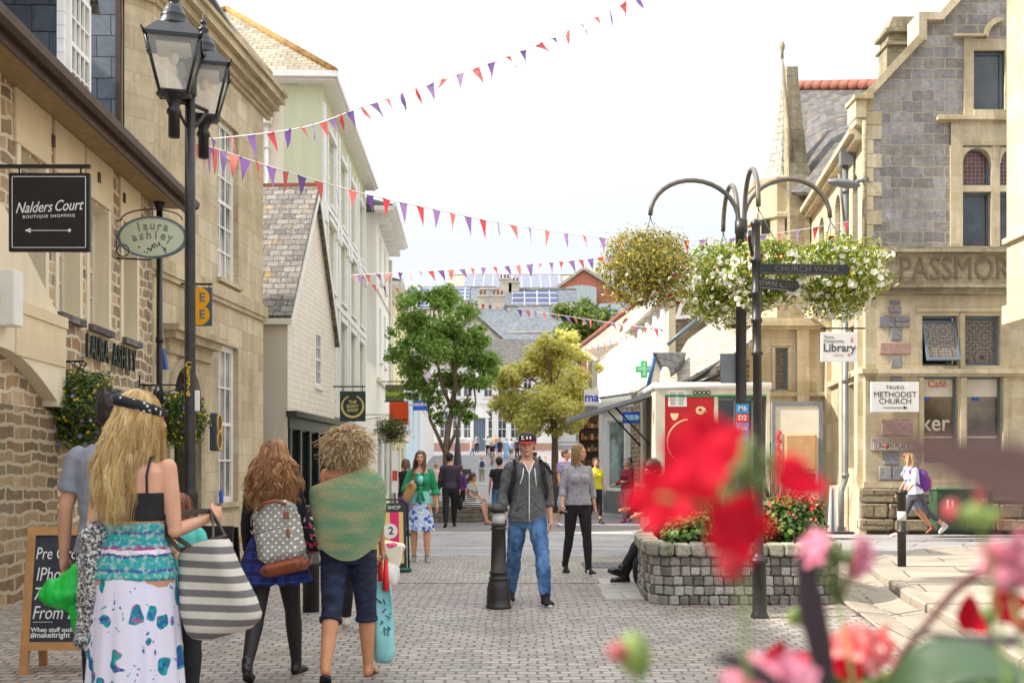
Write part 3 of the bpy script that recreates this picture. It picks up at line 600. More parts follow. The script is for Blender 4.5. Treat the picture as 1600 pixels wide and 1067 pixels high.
b=MB(Mf);b.box(0,W,-.25,0,2.75,3.1);b.tube([(.3,-.08,0),(.3,-.08,8.5)],.06,8);b.build('mouldings',M['offwhite'],ch)
s1,Mf,W=street_house('pale_blue_shop','pale blue fronted shop with an arched window behind the left tree',(-6.2,55.2),(-6.3,73.0),6.0,'pale_blue','slate_blue',[(1.5+3*k,2.6+3*k,3.6,5.2)for k in range(5)],.3,brackets=False,z0=-.1,shop=[(.6,4.0,.5,3.0),(5,9,.7,3.1)])
s2,Mf,W=street_house('slate_roof_house','low pale house with steep slate roof behind the shop signs',(-6.2,73.2),(-6.6,92.0),8.4,'white_render','slate_blue',[(1.5+3*k,2.6+3*k,5.5,7.1)for k in range(5)],.3,brackets=False,z0=0,rise=3)
# --- white building closing the street
ew=thing('white_town_house','long white town house with a pedimented door closing the end of the street','building',(-7,100,3))
Mf,W=frame((-8.5,100),(4.0,101));px2=lambda px:(px-800)*100/FPX+8.5
ops=[(px2(p)-.45,px2(p)+.45,z,z+h)for p in(694,714,731,763,785,805,825)for z,h in((4.3,2.6),(8.1,2.2))]
b=MB(Mf);wall(b,W,2.6,11.2,ops,.15);b.build('wall',M['white_render'],ew)
for o in ops:window(ew,Mf,*o,y=.04,cols=2,rows=3,fm='white',gm='glass',fw=.1,bar=.04,sill=.1,sillm='white')
dxx=px2(749);b=MB(Mf);b.box(dxx-.5,dxx+.5,-.06,-.003,3.1,6.3);dd=b.build('door',M['bluegrey'],ew)
b=MB(Mf);b.prism([(dxx-1.0,6.3),(dxx+1.0,6.3),(dxx,7.5)],-.25,-.003);b.box(dxx-.85,dxx-.55,-.2,-.003,3.1,6.3);b.box(dxx+.55,dxx+.85,-.2,-.003,3.1,6.3);b.box(dxx-1.0,dxx+1.0,-.25,-.003,6.2,6.3);b.build('pediment',M['white'],ew)
b=MB(Mf);b.box(0,W,-.12,.0,7.5,7.7);b.build('string_course',M['white'],ew)
b=MB(Mf);b.box(0,W,-.05,-.003,2.6,3.9);b.build('plinth',plain('pink_plinth',sc(180,140,128),.8),ew)
b=MB(Mf);b.add([(-.3,-.4,11.2),(W+.3,-.4,11.2),(W+.3,4,14.0),(-.3,4,14.0)],[(0,1,2,3)]);b.add([(W,0,11.2),(W,8,11.2),(W,4,14.0)],[(0,1,2)]);b.build('roof',M['slate'],ew)
# --- roofs on the hill
def hill_house(name,label,px0,px1,Y,py_ridge,py_eave,wallm,roofm,depth=8,z0=None,gable=None,yaw=0,chim=None,solarp=None):
 """roof slope faces the viewer; ridge parallel to the picture"""
 x0,x1=XX(px0,Y),XX(px1,Y);zr,ze=ZZ(py_ridge,Y+depth/2),ZZ(py_eave,Y);z0=gH(Y)-1 if z0 is None else z0
 t=thing(name,label,'building',((x0+x1)/2,Y,z0));b=MB();b.box(x0,x1,Y,Y+depth,z0,ze-.02);b.add([(x0,Y,ze-.02),(x0,Y+depth/2,zr-.05),(x0,Y+depth,ze-.02)],[(0,1,2)]);b.add([(x1,Y,ze-.02),(x1,Y+depth,ze-.02),(x1,Y+depth/2,zr-.05)],[(0,1,2)]);b.build('wall',M[wallm],t)
 b=MB();slab4(b,[(x0-.3,Y-.3,ze-.1),(x1+.3,Y-.3,ze-.1),(x1+.3,Y+depth/2,zr),(x0-.3,Y+depth/2,zr)],.15);slab4(b,[(x1+.3,Y+depth+.3,ze-.1),(x0-.3,Y+depth+.3,ze-.1),(x0-.3,Y+depth/2,zr),(x1+.3,Y+depth/2,zr)],.15);rf=b.build('roof',M[roofm],t)
 b=MB();b.tube([(x0-.3,Y+depth/2,zr+.05),(x1+.3,Y+depth/2,zr+.05)],.10,6);b.build('ridge_tiles',M['slate_pale']if 'hall' not in name else M['terracotta'],rf)
 if solarp:
  a,c,t0,t1=solarp;b=MB();
  q=lambda x,t_:Vector((x,Y-.3+(depth/2+.3)*t_,ze-.1+(zr-ze+.1)*t_+.12))
  b.quad(q(XX(a,Y),t0),q(XX(c,Y),t0),q(XX(c,Y),t1),q(XX(a,Y),t1));b.build('solar_panels',M['solar'],rf)
 for cpx,cw,ch_ in(chim or[]):
  b=MB();xc=XX(cpx,Y+depth/2);b.box(xc-cw/2,xc+cw/2,Y+depth/2-.4,Y+depth/2+.4,zr-.5,zr+ch_);b.box(xc-cw/2-.1,xc+cw/2+.1,Y+depth/2-.5,Y+depth/2+.5,zr+ch_,zr+ch_+.2);co=b.build('chimney',M['grey_render'],rf)
  b=MB();
  for k in range(int(cw/.45)):b.lathe([(.13,0),(.12,.5),(.15,.55)],(xc-cw/2+.25+.45*k,Y+depth/2,zr+ch_+.2),8)
  b.build('chimney_pots',M['terracotta'],co)
 return t,(x0,x1,Y,ze,zr)
hill_house('slate_roof_terrace','long slate roofed terrace with dark solar panels above the left tree',590,770,150,449,482,'cream_render','slate_blue',9,solarp=(598,733,.08,.97))
hill_house('big_roof_hall','wide hall roof covered in rows of solar panels high on the hill',700,900,185,430,452,'cream_render','slate_pale',16,solarp=(725,880,.1,.98))
hill_house('grey_roof_house','grey slate house with tilted solar panels and square chimney on the hill',752,900,140,452,512,'grey_render','slate_blue',9,chim=[(790,1.6,1.2),(803,1.4,.8)],solarp=(800,872,.35,.95))
hill_house('slate_roof_house','blue slate roofed house between the two street trees',752,878,118,478,530,'rubble','slate_blue',9,chim=[(756,1.2,1.0),(778,1.4,1.0)])
hill_house('white_window_house','white boarded house with a row of upper windows above the yellow tree',800,900,108,520,566,'white_render','slate_blue',7)
wg=thing('white_gable_house','white weatherboarded gable standing behind the left street tree','building',(XX(745,106),106,3))
b=MB();x0,x1=XX(700,106),XX(802,106);xm=XX(742,106);b.prism([(x0,3),(x1,3),(x1,ZZ(545,106)),(xm,ZZ(492,106)),(x0,ZZ(530,106))],106,113);b.build('wall',M['weatherboard'],wg)
b=MB();slab4(b,[(x1+.3,105.6,ZZ(547,106)),(x1+.3,113.4,ZZ(547,106)),(xm,113.4,ZZ(490,106)),(xm,105.6,ZZ(490,106))],.2);slab4(b,[(xm,105.6,ZZ(490,106)),(xm,113.4,ZZ(490,106)),(x0-.3,113.4,ZZ(532,106)),(x0-.3,105.6,ZZ(532,106))],.2);b.build('roof',M['slate'],wg)
Mw,_=frame((x0,106),(x1,106))
for p in(768,786):window(wg,Mw,XX(p,106)-x0-.4,XX(p,106)-x0+.4,ZZ(582,106),ZZ(556,106),y=-.06,cols=2,rows=2,fm='bluegrey',gm='glass',fw=.08)
rb=thing('red_brick_hall','red brick gabled hall with a curved zinc dormer on the skyline','building',(XX(900,165),165,12))
b=MB();Yb=165;b.prism([(XX(862,Yb),10),(XX(990,Yb),10),(XX(990,Yb),ZZ(470,Yb)),(XX(912,Yb),ZZ(424,Yb)),(XX(862,Yb),ZZ(458,Yb))],Yb,Yb+20);b.build('wall',M['redbrick'],rb)
b=MB();slab4(b,[(XX(858,Yb),Yb-.5,ZZ(461,Yb)),(XX(912,Yb),Yb-.5,ZZ(422,Yb)),(XX(912,Yb),Yb+20,ZZ(422,Yb)),(XX(858,Yb),Yb+20,ZZ(461,Yb))][::-1],.4);slab4(b,[(XX(912,Yb),Yb-.5,ZZ(422,Yb)),(XX(994,Yb),Yb-.5,ZZ(473,Yb)),(XX(994,Yb),Yb+20,ZZ(473,Yb)),(XX(912,Yb),Yb+20,ZZ(422,Yb))][::-1],.4);b.build('roof',M['slate_pale'],rb)
b=MB();x0,x1=XX(884,160),XX(932,160);zt,zb=ZZ(446,160),ZZ(478,160)
b.prism([(x0,zb),(x1,zb)]+[(x1-(x1-x0)*k/8,zt-.3+.35*math.sin(PI*k/8))for k in range(9)],160,168);b.build('zinc_dormer',boards('zinc',sc(176,186,190),.5,0,.35,.7),rb)
cp=thing('dark_roof_block','dark blue grey hipped roof between round tree and hanging basket','building',(XX(965,120),120,8))
b=MB();Yb=120;b.add([(XX(925,Yb),Yb,ZZ(475,Yb)),(XX(1010,Yb),Yb,ZZ(470,Yb)),(XX(985,Yb),Yb-6,ZZ(512,Yb)),(XX(970,Yb),Yb-6,ZZ(512,Yb)),(XX(925,Yb),Yb-3,ZZ(500,Yb)),(XX(1010,Yb),Yb+8,ZZ(470,Yb)),(XX(925,Yb),Yb+8,ZZ(475,Yb))],[(0,4,3,2,1),(0,1,5,6)]);b.build('roof',boards('seamed_slate',sc(96,106,120),.8,0,.5,.6),cp)
b=MB();b.box(XX(925,Yb),XX(1010,Yb),Yb+.2,Yb+8,8,ZZ(476,Yb));b.build('wall',M['grey_render'],cp)
# ================================================================ RIGHT SIDE
rh=thing('white_wall_house','white rendered shop house with sloping slate roof and orange ridge behind the yellow tree','building',(5.4,52,0))
fA,fB=(XX(932,44),44),(XX(985,34.0),34.0)
Mf,W=frame((XX(934,56),56),(XX(984,38),38));Mn,Wn=frame((XX(984,38),38),(XX(984,38)+7,38))
b=MB(Mf);b.prism([(0,0),(W,0),(W,ZZ(527,38)),(0,ZZ(565,56))],0,.3);b.M=Mn;wall(b,Wn,0,ZZ(527,38),[],0);b.build('wall',M['white_render'],rh)
b=MB();slab4(b,[P(932,566,56),P(986,525,38),P(1010,462,46),P(905,545,64)],.2);b.build('roof',M['slate_pale'],rh)
b=MB();b.tube([P(905,543,64),P(1010,461,46)],.14,8);b.tube([P(934,565,56),P(960,545,50),P(978,500,46)],.10,8);b.build('ridge_tiles',M['terracotta'],rh)
b=MB(Mf);b.tube([(.3,-.08,.2),(.3,-.08,5.6)],.07,8);b.build('downpipe',M['lead'],rh)
sp=thing('glass_shop_front','white framed shop front with green tinted glass and grey plinth','shop front',(5,33,0))
Mf,W=frame((XX(938,33.5),33.5),(XX(1003,31.0),31.0));
b=MB(Mf);ops=[(.45,1.0*W*.62,.78,2.85),(W*.68,W-.15,.78,2.85)];wall(b,W,0,3.55,ops,.12);b.box(-.05,W+.02,-.18,0,3.2,3.42);b.box(.05,.3,-.08,0,.5,3.2);b.box(W*.63,W*.67,-.06,0,.5,3.2);b.build('wall',M['white'],sp)
b=MB(Mf);b.box(.3,W,-.05,-.003,.09,.74);b.build('plinth',M['lead'],sp)
for o in ops:window(sp,Mf,*o,y=.04,cols=1,rows=1,fm='white',gm='glass_shop',fw=.05,sash=False)
b=MB(Mf);b.box(-.05,W+.02,.0,3,3.552,3.62);b.build('roof',M['lead'],sp)
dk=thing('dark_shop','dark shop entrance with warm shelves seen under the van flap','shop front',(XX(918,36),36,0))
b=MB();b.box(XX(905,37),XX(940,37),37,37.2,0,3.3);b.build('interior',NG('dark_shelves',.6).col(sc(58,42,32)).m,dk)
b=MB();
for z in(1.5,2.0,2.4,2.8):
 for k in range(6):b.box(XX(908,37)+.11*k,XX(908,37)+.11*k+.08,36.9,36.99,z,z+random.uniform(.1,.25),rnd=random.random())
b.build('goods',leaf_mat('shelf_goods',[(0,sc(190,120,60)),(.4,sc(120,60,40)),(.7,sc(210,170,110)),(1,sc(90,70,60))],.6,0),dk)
rc=thing('columned_building','bright cream building with tall half columns beside the brick gable','building',(XX(1000,34),34,0))
Mf,W=frame((XX(984,36),36),(XX(1042,33.5),33.5))
b=MB(Mf);b.prism([(0,3.0),(W,3.0),(W,ZZ(470,33.5)),(0,ZZ(522,36))],.05,.3);b.box(0,W,0.06,.3,0,3.0);b.build('wall',M['cream'],rc)
b=MB(Mf)
for k in range(5):xx=W*(.1+.2*k);b.lathe([(.13,2.9),(.11,3.1),(.10,6.6)],(xx,.02,0),10)
b.prism([(0,ZZ(522,36)-.0),(W,ZZ(470,33.5)),(W,ZZ(470,33.5)+.3),(0,ZZ(522,36)+.3)],-.25,.04)
b.build('half_columns',M['white'],rc)
ph=thing('pharmacy_cross','green pharmacy cross fixed to the cream columned front','sign',P(1006,577,32.5));b=MB();c=P(1006,577,32.4);s_=.12
b.box(c.x-s_*2,c.x+s_*2,32.3,32.42,c.z-s_*.75,c.z+s_*.75);b.box(c.x-s_*.75,c.x+s_*.75,32.29,32.43,c.z-s_*2.1,c.z+s_*2.1);b.build('cross',plain('pharmacy_green',sc(60,200,120),.4,0,.05),ph)
b=MB();b.box(c.x-s_*1.6,c.x+s_*1.6,32.27,32.285,c.z-s_*.4,c.z+s_*.4);b.box(c.x-s_*.4,c.x+s_*.4,32.265,32.286,c.z-s_*1.7,c.z+s_*1.7);b.build('inner_cross',plain('pharmacy_light',sc(150,226,180),.4,0,.05),ph)
b=MB();b.box(c.x+.24,c.x+.5,32.34,32.38,c.z-.05,c.z+.05);b.build('bracket',M['black'],ph)
bk=thing('dark_brick_gable','dark brown stone gable with white script behind the hanging baskets','building',(XX(1100,36),36,0))
b=MB();Yb=37;b.prism([(XX(1041,Yb),0),(XX(1235,Yb),0),(XX(1235,Yb),ZZ(470,Yb)),(XX(1150,Yb),ZZ(400,Yb)),(XX(1041,Yb),ZZ(470,Yb))],Yb,Yb+8);b.build('wall',stone('dark_brick',[sc(112,98,82),sc(136,120,100),sc(96,84,72)],sc(140,126,108),.3,.09,.012,.02,.6,.3),bk)
b=MB(Matrix.Translation((0,Yb,0)));b.text('Daniell',1.0,XX(1052,Yb),ZZ(484,Yb),y=-.03,ext=.04,align='LEFT',shear=.35,bold=.02);b.build('lettering',M['white'],bk)
sl=thing('slate_roof_cottage','rubble cottage with long slate roof and small blue gable behind the red van','building',(XX(1090,27),27,0))
b=MB();b.prism([(XX(1018,27),0),(XX(1175,27),0),(XX(1175,27),ZZ(560,27)),(XX(1018,27),ZZ(596,27))],27.3,33);b.build('wall',M['rubble_base'],sl)
b=MB();slab4(b,[P(1020,622,26.2),P(1150,548,26.2),P(1160,470,31),P(1075,530,31)],.12);slab4(b,[P(1100,586,26),P(1175,530,25.6),P(1175,488,29),P(1130,520,29.5)],.12);b.build('roof',M['slate_pale'],sl)
b=MB();b.tube([P(1020,628,26.0),P(1090,590,26.0),P(1150,552,26.0)],.06,8);b.tube([P(1085,600,25.8),P(1150,575,25.8)],.05,8);b.build('gutter',M['black'],sl)
b=MB();b.tube([P(1043,538,31),P(1088,500,31.2)],.06,6);b.build('flashing',M['bluegrey'],sl)
Yd=25.6;b=MB();b.prism([(XX(1017,Yd),ZZ(600,Yd)),(XX(1040,Yd),ZZ(590,Yd)),(XX(1024,Yd),ZZ(552,Yd))],Yd,Yd+.1);b.build('dormer_gable',M['cream'],sl)
b=MB();b.tube([P(1012,606,Yd-.1),P(1024,552,Yd-.1)],.05,6);b.build('bargeboard',M['blue'],sl)
b=MB();slab4(b,[P(1044,592,Yd),P(1068,575,Yd+2.5),P(1072,551,Yd+2.5),P(1024,551,Yd-.2)],.08);b.build('dormer_roof',M['slate_blue'],sl)
b=MB();b.box(XX(1002,Yd),XX(1006,Yd),Yd-.4,Yd-.34,0,ZZ(620,Yd));b.box(XX(1018,Yd),XX(1030,Yd),Yd+.9,Yd+1.0,1.0,ZZ(640,Yd));b.build('blue_trim',M['blue'],sl)
# ================================================================ LIBRARY
lb=thing('library_building','grey stone and cream library with stepped gable, stained windows and carved name band','building',(7.47,23,0))
Mf,W=frame((7.47,23),(14.5,23));k_=FPX/23;lx=lambda px:(px-1352)/k_;lz=lambda py:CAMZ+(735-py)/k_
opw={'top':(lx(1520),lx(1569),lz(173),lz(80)),'aL':(lx(1503),lx(1548),lz(290),lz(232)),'aR':(lx(1562),lx(1607),lz(290),lz(232)),'bL':(lx(1503),lx(1549),lz(393),lz(300)),'bR':(lx(1562),lx(1607),lz(393),lz(300)),
 'mL':(lx(1441),lx(1497),lz(571),lz(493)),'mR':(lx(1508),lx(1563),lz(571),lz(493)),'gL':(lx(1443),lx(1497),lz(722),lz(588)),'gR':(lx(1511),lx(1567),lz(722),lz(588))}
b=MB(Mf);up=[opw[k]for k in('aL','aR','bL','bR','top')];wall(b,W,lz(447),lz(176),up[:4]+[],.3)
tw=opw['top'];z0g=lz(176);zs_=[(0,lz(158)),(lx(1443),lz(63)),(lx(1443),lz(36)),(lx(1469),lz(36)),(lx(1505),lz(-4)),(lx(1560),lz(-98)),(lx(1644),lz(-4)),(lx(1740),lz(100)),(W,lz(150))]
b.add([(x,0,z)for x,z in[(0,z0g),(tw[0],z0g),(tw[0],lz(-35)),(lx(1505),lz(-4)),(lx(1469),lz(36)),(lx(1443),lz(36)),(lx(1443),lz(63)),(0.0,lz(158))]],[tuple(range(8))])
b.add([(x,0,z)for x,z in[(tw[0],tw[3]),(tw[1],tw[3]),(tw[1],lz(-89)),(lx(1560),lz(-98)),(tw[0],lz(-35))]],[tuple(range(5))])
b.add([(x,0,z)for x,z in[(tw[1],z0g),(W,z0g),(W,lz(150)),(lx(1644),lz(-4)),(tw[1],lz(-89))]],[tuple(range(5))])
b.quad((tw[0],0,z0g),(tw[1],0,z0g),(tw[1],0,tw[2]+0.0),(tw[0],0,tw[2]))if tw[2]>z0g else None
b.build('upper_wall',M['greystone'],lb)
b=MB(Mf)
b.box(lx(1484),opw['aL'][0]-.002,-.05,.02,lz(396),lz(190));b.box(opw['aL'][1]+.002,opw['aR'][0]-.002,-.02,.25,lz(396),lz(190));b.box(opw['aR'][1]+.002,lx(1640),-.05,.02,lz(396),lz(190))
b.box(lx(1484),lx(1640),-.049,.02,lz(228),lz(192));
for k in('aL','aR'):arch_fill(b,opw[k][0],opw[k][1],opw[k][3]-.32,opw[k][3]+.004,-.045,.2);b.box(opw[k][0],opw[k][1],-.02,.29,lz(300)+.002,lz(290)-.002)
b.box(lx(1462),lx(1660),-.14,.02,lz(190)+.005,lz(184));b.box(lx(1466),lx(1656),-.09,.02,lz(184),lz(181));b.box(lx(1464),lx(1660),-.06,.02,lz(192)+.002,lz(190)+.004)
b.box(tw[0]-.2,tw[0]-.002,-.05,.02,lz(200),lz(60));b.box(tw[1]+.002,tw[1]+.25,-.05,.02,lz(200),lz(60));b.box(tw[0]-.002,tw[1]+.002,-.049,.02,tw[3]+.002,lz(62));b.box(tw[0]-.002,tw[1]+.002,-.08,.02,lz(182),tw[2]-.002)
b.box(tw[0]-.45,tw[0]+.2,-.13,.02,lz(60)+.003,lz(56));b.prism([(tw[0]+.2+.35*(1-math.cos(PI/2*k/6)),lz(56)+.35*math.sin(PI/2*k/6))for k in range(7)][::-1]+[(tw[0]+.28+.35*(1-math.cos(PI/2*k/6)),lz(60)+.35*math.sin(PI/2*k/6)-.02)for k in range(7)],-.12,.02)
random.seed(5);z=lz(440)
while z<lz(165):
 h=.30;wq=.16+.18*(int((z-lz(440))/.3)%2)
 b.box(-.012,wq,-.035,.02,z,z+h-.012,rnd=random.random());z+=h
b.build('dressings',M['bath'],lb)
b=MB(Mf)
def cope(b,pts,wd=.16,pr=.16,back=.5):
 for(x0,z0_),(x1,z1_)in zip(pts[:-1],pts[1:]):
  pr+=.004;d=Vector((x1-x0,0,z1_-z0_));L=d.length;n=Vector((-d.z,0,d.x)).normalized()*wd
  if abs(x1-x0)<1e-6:b.box(x0-wd,x0+.01,-pr,back,min(z0_,z1_)-.06,max(z0_,z1_)+wd);continue
  b.prism([(x0,z0_),(x1,z1_),(x1+n.x,z1_+n.z),(x0+n.x,z0_+n.z)],-pr,back)
cope(b,[(lx(1357),lz(155)),(lx(1443),lz(63)),(lx(1443),lz(36)),(lx(1469),lz(36)),(lx(1505),lz(-4)),(lx(1560),lz(-98)),(lx(1644),lz(-4)),(lx(1740),lz(100))])
b.box(-.28,.12,-.18,.5,lz(158),lz(152));b.prism([(-.24,lz(186)),(-.02,lz(186)),(.0,lz(158)),(-.24,lz(158))],-.12,.45);b.prism([(-.22,lz(196)),(-.02,lz(200)),(-.02,lz(186)),(-.22,lz(186))],-.08,.4)
b.build('coping',M['bath'],lb)
b=MB();Yk=25.4;kx=lambda p:XX(p+10,Yk);kz=lambda p:ZZ(p,Yk)
b.box(kx(1376),kx(1500),Yk,Yk+.6,kz(200),kz(72));b.box(kx(1373),kx(1502),Yk-.1,Yk+.7,kz(72),kz(68));b.box(kx(1378),kx(1499),Yk,Yk+.6,kz(68),kz(52));b.box(kx(1372),kx(1503),Yk-.12,Yk+.72,kz(52),kz(47));b.prism([(kx(1377),kz(47)),(kx(1498),kz(47)),(kx(1490),kz(26)),(kx(1385),kz(26))],Yk,Yk+.6);b.box(kx(1472),kx(1540),Yk-1,Yk-.2,kz(60),kz(-60));b.build('chimney',M['bathdark'],lb)
b=MB(Mf);b.box(-.06,W,-.10,.02,lz(447),lz(397));b.box(-.16,W,-.24,.02,lz(397),lz(391));b.box(-.1,W,-.16,.02,lz(391),lz(387));b.box(-.16,W,-.26,.02,lz(452),lz(447)+.0);b.box(-.12,W,-.18,.02,lz(461),lz(452));b.build('name_band',M['bathdark'],lb)
b=MB(Mf);b.text('PASSMORE EDWARDS',.66,lx(1401),lz(423),y=-.11,ext=.03,align='LEFT',sxx=.83);b.build('carved_lettering',plain('carved_stone',sc(122,112,90),.85,0,.2,12,.3),lb)
lo=[opw['mL'],opw['mR'],opw['gL'],opw['gR']]
b=MB(Mf);wall(b,W,lz(762),lz(461),lo,.28);b.build('lower_wall',M['bath'],lb)
b=MB(Mf);b.box(-.1,W,-.13,.02,lz(584),lz(577));b.box(-.06,W,-.08,.02,lz(588)+.003,lz(584));b.box(-.05,W,-.05,.02,lz(762),lz(752))
b.box(opw['gL'][0]-.1,opw['gL'][0]-.002,-.03,.02,lz(740),lz(590));b.box(opw['gL'][1]+.04,opw['gR'][0]-.04,-.04,.24,lz(735),lz(590));b.box(opw['gR'][1]+.002,opw['gR'][1]+.1,-.03,.02,lz(740),lz(590))
b.box(opw['mL'][0]-.14,opw['mR'][1]+.14,-.05,.02,lz(487),lz(482));b.box(opw['mL'][1]+.03,opw['mR'][0]-.03,-.04,.24,lz(576),lz(490));b.build('string_course',M['bath'],lb)
random.seed(11);b=MB(Mf)
for px0,px1,py0,py1,r_ in[(1389,1407,470,476,.2),(1388,1408,478,490,.4),(1372,1396,493,512,.1),(1397,1421,493,503,.3),(1397,1421,503,512,.5),(1390,1409,513,532,.2),(1373,1422,535,554,.9),(1390,1409,556,575,.3),(1391,1410,588,597,.3),(1376,1425,655,680,.85),(1360,1390,684,704,.6),(1379,1405,706,726,.2),(1372,1392,728,750,.5),(1393,1415,728,750,.15),(1425,1440,700,724,.6)]:
 b.bbox(((lx(px0)+lx(px1))/2,-.02,(lz(py0)+lz(py1))/2),(lx(px1)-lx(px0)-.02,.06,lz(py0)-lz(py1)-.015),.012,rnd=r_)
gs=NG('inset_stone',.9);gs.col(gs.mix(.6,gs.ramp(gs.rnd(),[(0,sc(124,124,132)),(.5,sc(148,144,146)),(.8,sc(168,138,132)),(1,sc(176,140,130))]),gs.ramp(gs.noise(gs.obj,14,5,.7),[(.3,(.5,.5,.5,1)),(.7,(1.4,1.4,1.4,1))]),'MULTIPLY'));gs.bump(gs.noise(gs.obj,22,5,.7),.8,.03)
b.build('block_pattern',gs.m,lb)
random.seed(12);b=MB(Mf);b.box(-.05,W,.10,.3,-.1,lz(762))
for r_,(h0,h1)in enumerate(((0.08,.34),(.35,.66),(.67,.985))):
 x=-.14
 while x<W:
  w_=random.uniform(.5,.95);pr=.10-.02*r_
  b.bbox((x+w_/2,.02,(h0+h1)/2),(w_-.015,.2+2*pr*.5,h1-h0-.012),.035,rnd=random.random(),jit=.012);x+=w_
b.build('plinth',M['rockface'],lb)
lead=NG('stained_glass',.15);c_,f_=lead.brick(lead.uv,.085,.085,.006,off=0);lead.col(lead.mix(f_,lead.ramp(lead.vor(lead.uv,7,'F1','Color'),[(0,sc(84,36,44)),(.5,sc(110,56,60)),(1,sc(120,84,84))]),(.25,.24,.22,1)));M['stained']=lead.m
lead=NG('leaded_glass',.2);c_,f_=lead.brick(lead.uv,.07,.07,.005,off=0);rg=lead.math('FRACT',lead.math('MULTIPLY',lead.vor(lead.uv,2.2,'F1','Distance',.3),5));lead.col(lead.mix(f_,lead.ramp(rg,[(0,sc(60,52,48)),(.12,sc(70,60,54)),(.2,sc(120,106,92)),(1,sc(138,124,108))]),(.03,.03,.03,1)));M['leaded']=lead.m
M['brown_glass']=glass_mat('brown_glass',sc(96,80,64),.08,sc(140,122,98))
window(lb,Mf,*opw['top'],y=.08,cols=1,rows=1,fm='bluegrey',gm='glass',fw=.06,sash=False)
for k in('aL','aR'):window(lb,Mf,*opw[k],y=.10,cols=1,rows=1,fm='bluegrey',gm='stained',fw=.05,sash=False,label='purple leaded window under a round arch')
for k in('bL','bR'):window(lb,Mf,*opw[k],y=.12,cols=1,rows=1,fm='bluegrey',gm='glass',fw=.05,sash=False)
window(lb,Mf,*opw['mR'],y=.12,cols=1,rows=1,fm='bluegrey',gm='leaded',fw=.06,sash=False)
o=opw['mL'];b=MB(Mf);b.box(o[0],o[0]+.05,.12,.17,o[2],o[3]);b.box(o[1]-.05,o[1],.12,.17,o[2],o[3]);b.box(o[0]+.05,o[1]-.05,.12,.17,o[3]-.05,o[3]);b.box(o[0]+.05,o[1]-.05,.12,.17,o[2],o[2]+.05);wf=b.build('window',M['bluegrey'],lb,label='leaded window tilted open at its foot')
b=MB(Mf);b.box(o[0]+.05,o[1]-.05,.20,.21,o[2],o[3]);b.build('dark_opening',M['glass_dark'],wf)
Mt=Mf@Matrix.Translation((0,.12,o[3]-.10))@Matrix.Rotation(R(-20),4,'X');hh=o[3]-o[2]-.14
b=MB(Mt);b.box(o[0]+.03,o[0]+.08,-.02,.03,-hh,0);b.box(o[1]-.08,o[1]-.03,-.02,.03,-hh,0);b.box(o[0]+.08,o[1]-.08,-.02,.03,-.05,0);b.box(o[0]+.08,o[1]-.08,-.02,.03,-hh,-hh+.06);b.build('sash',M['bluegrey'],wf)
b=MB(Mt);b.box(o[0]+.06,o[1]-.06,.0,.006,-hh+.03,-.03);b.build('pane',M['leaded'],wf)
for k in('gL','gR'):window(lb,Mf,*opw[k],y=.14,cols=1,rows=1,fm='bluegrey',gm='brown_glass',fw=.045,sash=False)
b=MB(Mf)
for k in('gL','gR'):o=opw[k];b.box(o[0]+.05,o[1]-.05,.172,.176,lz(619),lz(590))
bl=b.build('blind_panel',M['offwhite'],lb)
b=MB(Mf);b.text('Café',.22,lx(1469),lz(599),y=.168,ext=.004,bold=.002);b.build('cafe_lettering',plain('cafe_orange',sc(206,100,56),.6),bl)
b=MB(Mf);b.box(lx(1447),lx(1456),.166,.171,lz(625),lz(620));b.box(lx(1524),lx(1535),.166,.171,lz(625),lz(620));b.build('blue_sticker',plain('sticker_blue',sc(30,80,180),.5),bl)
b=MB(Mf);b.text('ker',.50,lx(1466),lz(661),y=.172,ext=.004,sxx=.9,bold=.004);b.build('glass_lettering',M['offwhite'],lb)
b=MB(Mf)
for k in('gL','gR'):o=opw[k];b.box(o[0]+.05,o[1]-.05,.174,.178,lz(684),lz(681))
b.build('inner_ledge',M['offwhite'],lb)
ms=thing('church_sign','white church direction board with black arrow on the library corner','sign',Mf@Vector((lx(1396),-.08,lz(620))))
b=MB(Mf);b.bbox(((lx(1358)+lx(1433))/2,-.085,(lz(597)+lz(644))/2),(lx(1433)-lx(1358),.05,lz(597)-lz(644)),.006);b.build('board',M['white'],ms)
b=MB(Mf);xc=lx(1395.5);b.text('TRURO',.105,xc,lz(606),y=-.112,sp=1.15);b.text('METHODIST',.165,xc,lz(617),y=-.112);b.text('CHURCH',.165,xc,lz(627.5),y=-.112)
b.box(lx(1377),lx(1410),-.116,-.112,lz(637)-.006,lz(637)+.006);b.prism([(lx(1409),lz(637)-.035),(lx(1415),lz(637)),(lx(1409),lz(637)+.035)],-.116,-.112);b.build('lettering',M['black'],ms)
us=thing('street_name_plate','small framed street name plate with a red rose emblem below the church board','sign',Mf@Vector((lx(1393),-.05,lz(697))))
b=MB(Mf);b.box(lx(1363.5),lx(1423.5),-.075,-.045,lz(704),lz(690.5));b.build('plate',M['offwhite'],us)
b=MB(Mf);x0,x1,z0,z1=lx(1364),lx(1423),lz(703.5),lz(691);
for q in((x0,x1,z0,z0+.012),(x0,x1,z1-.012,z1),(x0,x0+.012,z0,z1),(x1-.012,x1,z0,z1)):b.box(q[0],q[1],-.079,-.0755,q[2],q[3])
b.text('UN ON PLACE',.155,lx(1393.5),lz(697.5),y=-.0765,bold=.001,sxx=.72);b.build('lettering',M['black'],us)
b=MB(Mf@Matrix.Translation((lx(1383.5),-.08,lz(697.5))));b.lathe([(.001,0),(.05,.002),(.05,.006),(.001,.008)],(0,0,0),10,M=Matrix.Rotation(R(90),4,'X'));b.build('emblem',plain('emblem_red',sc(170,50,50),.5),us)
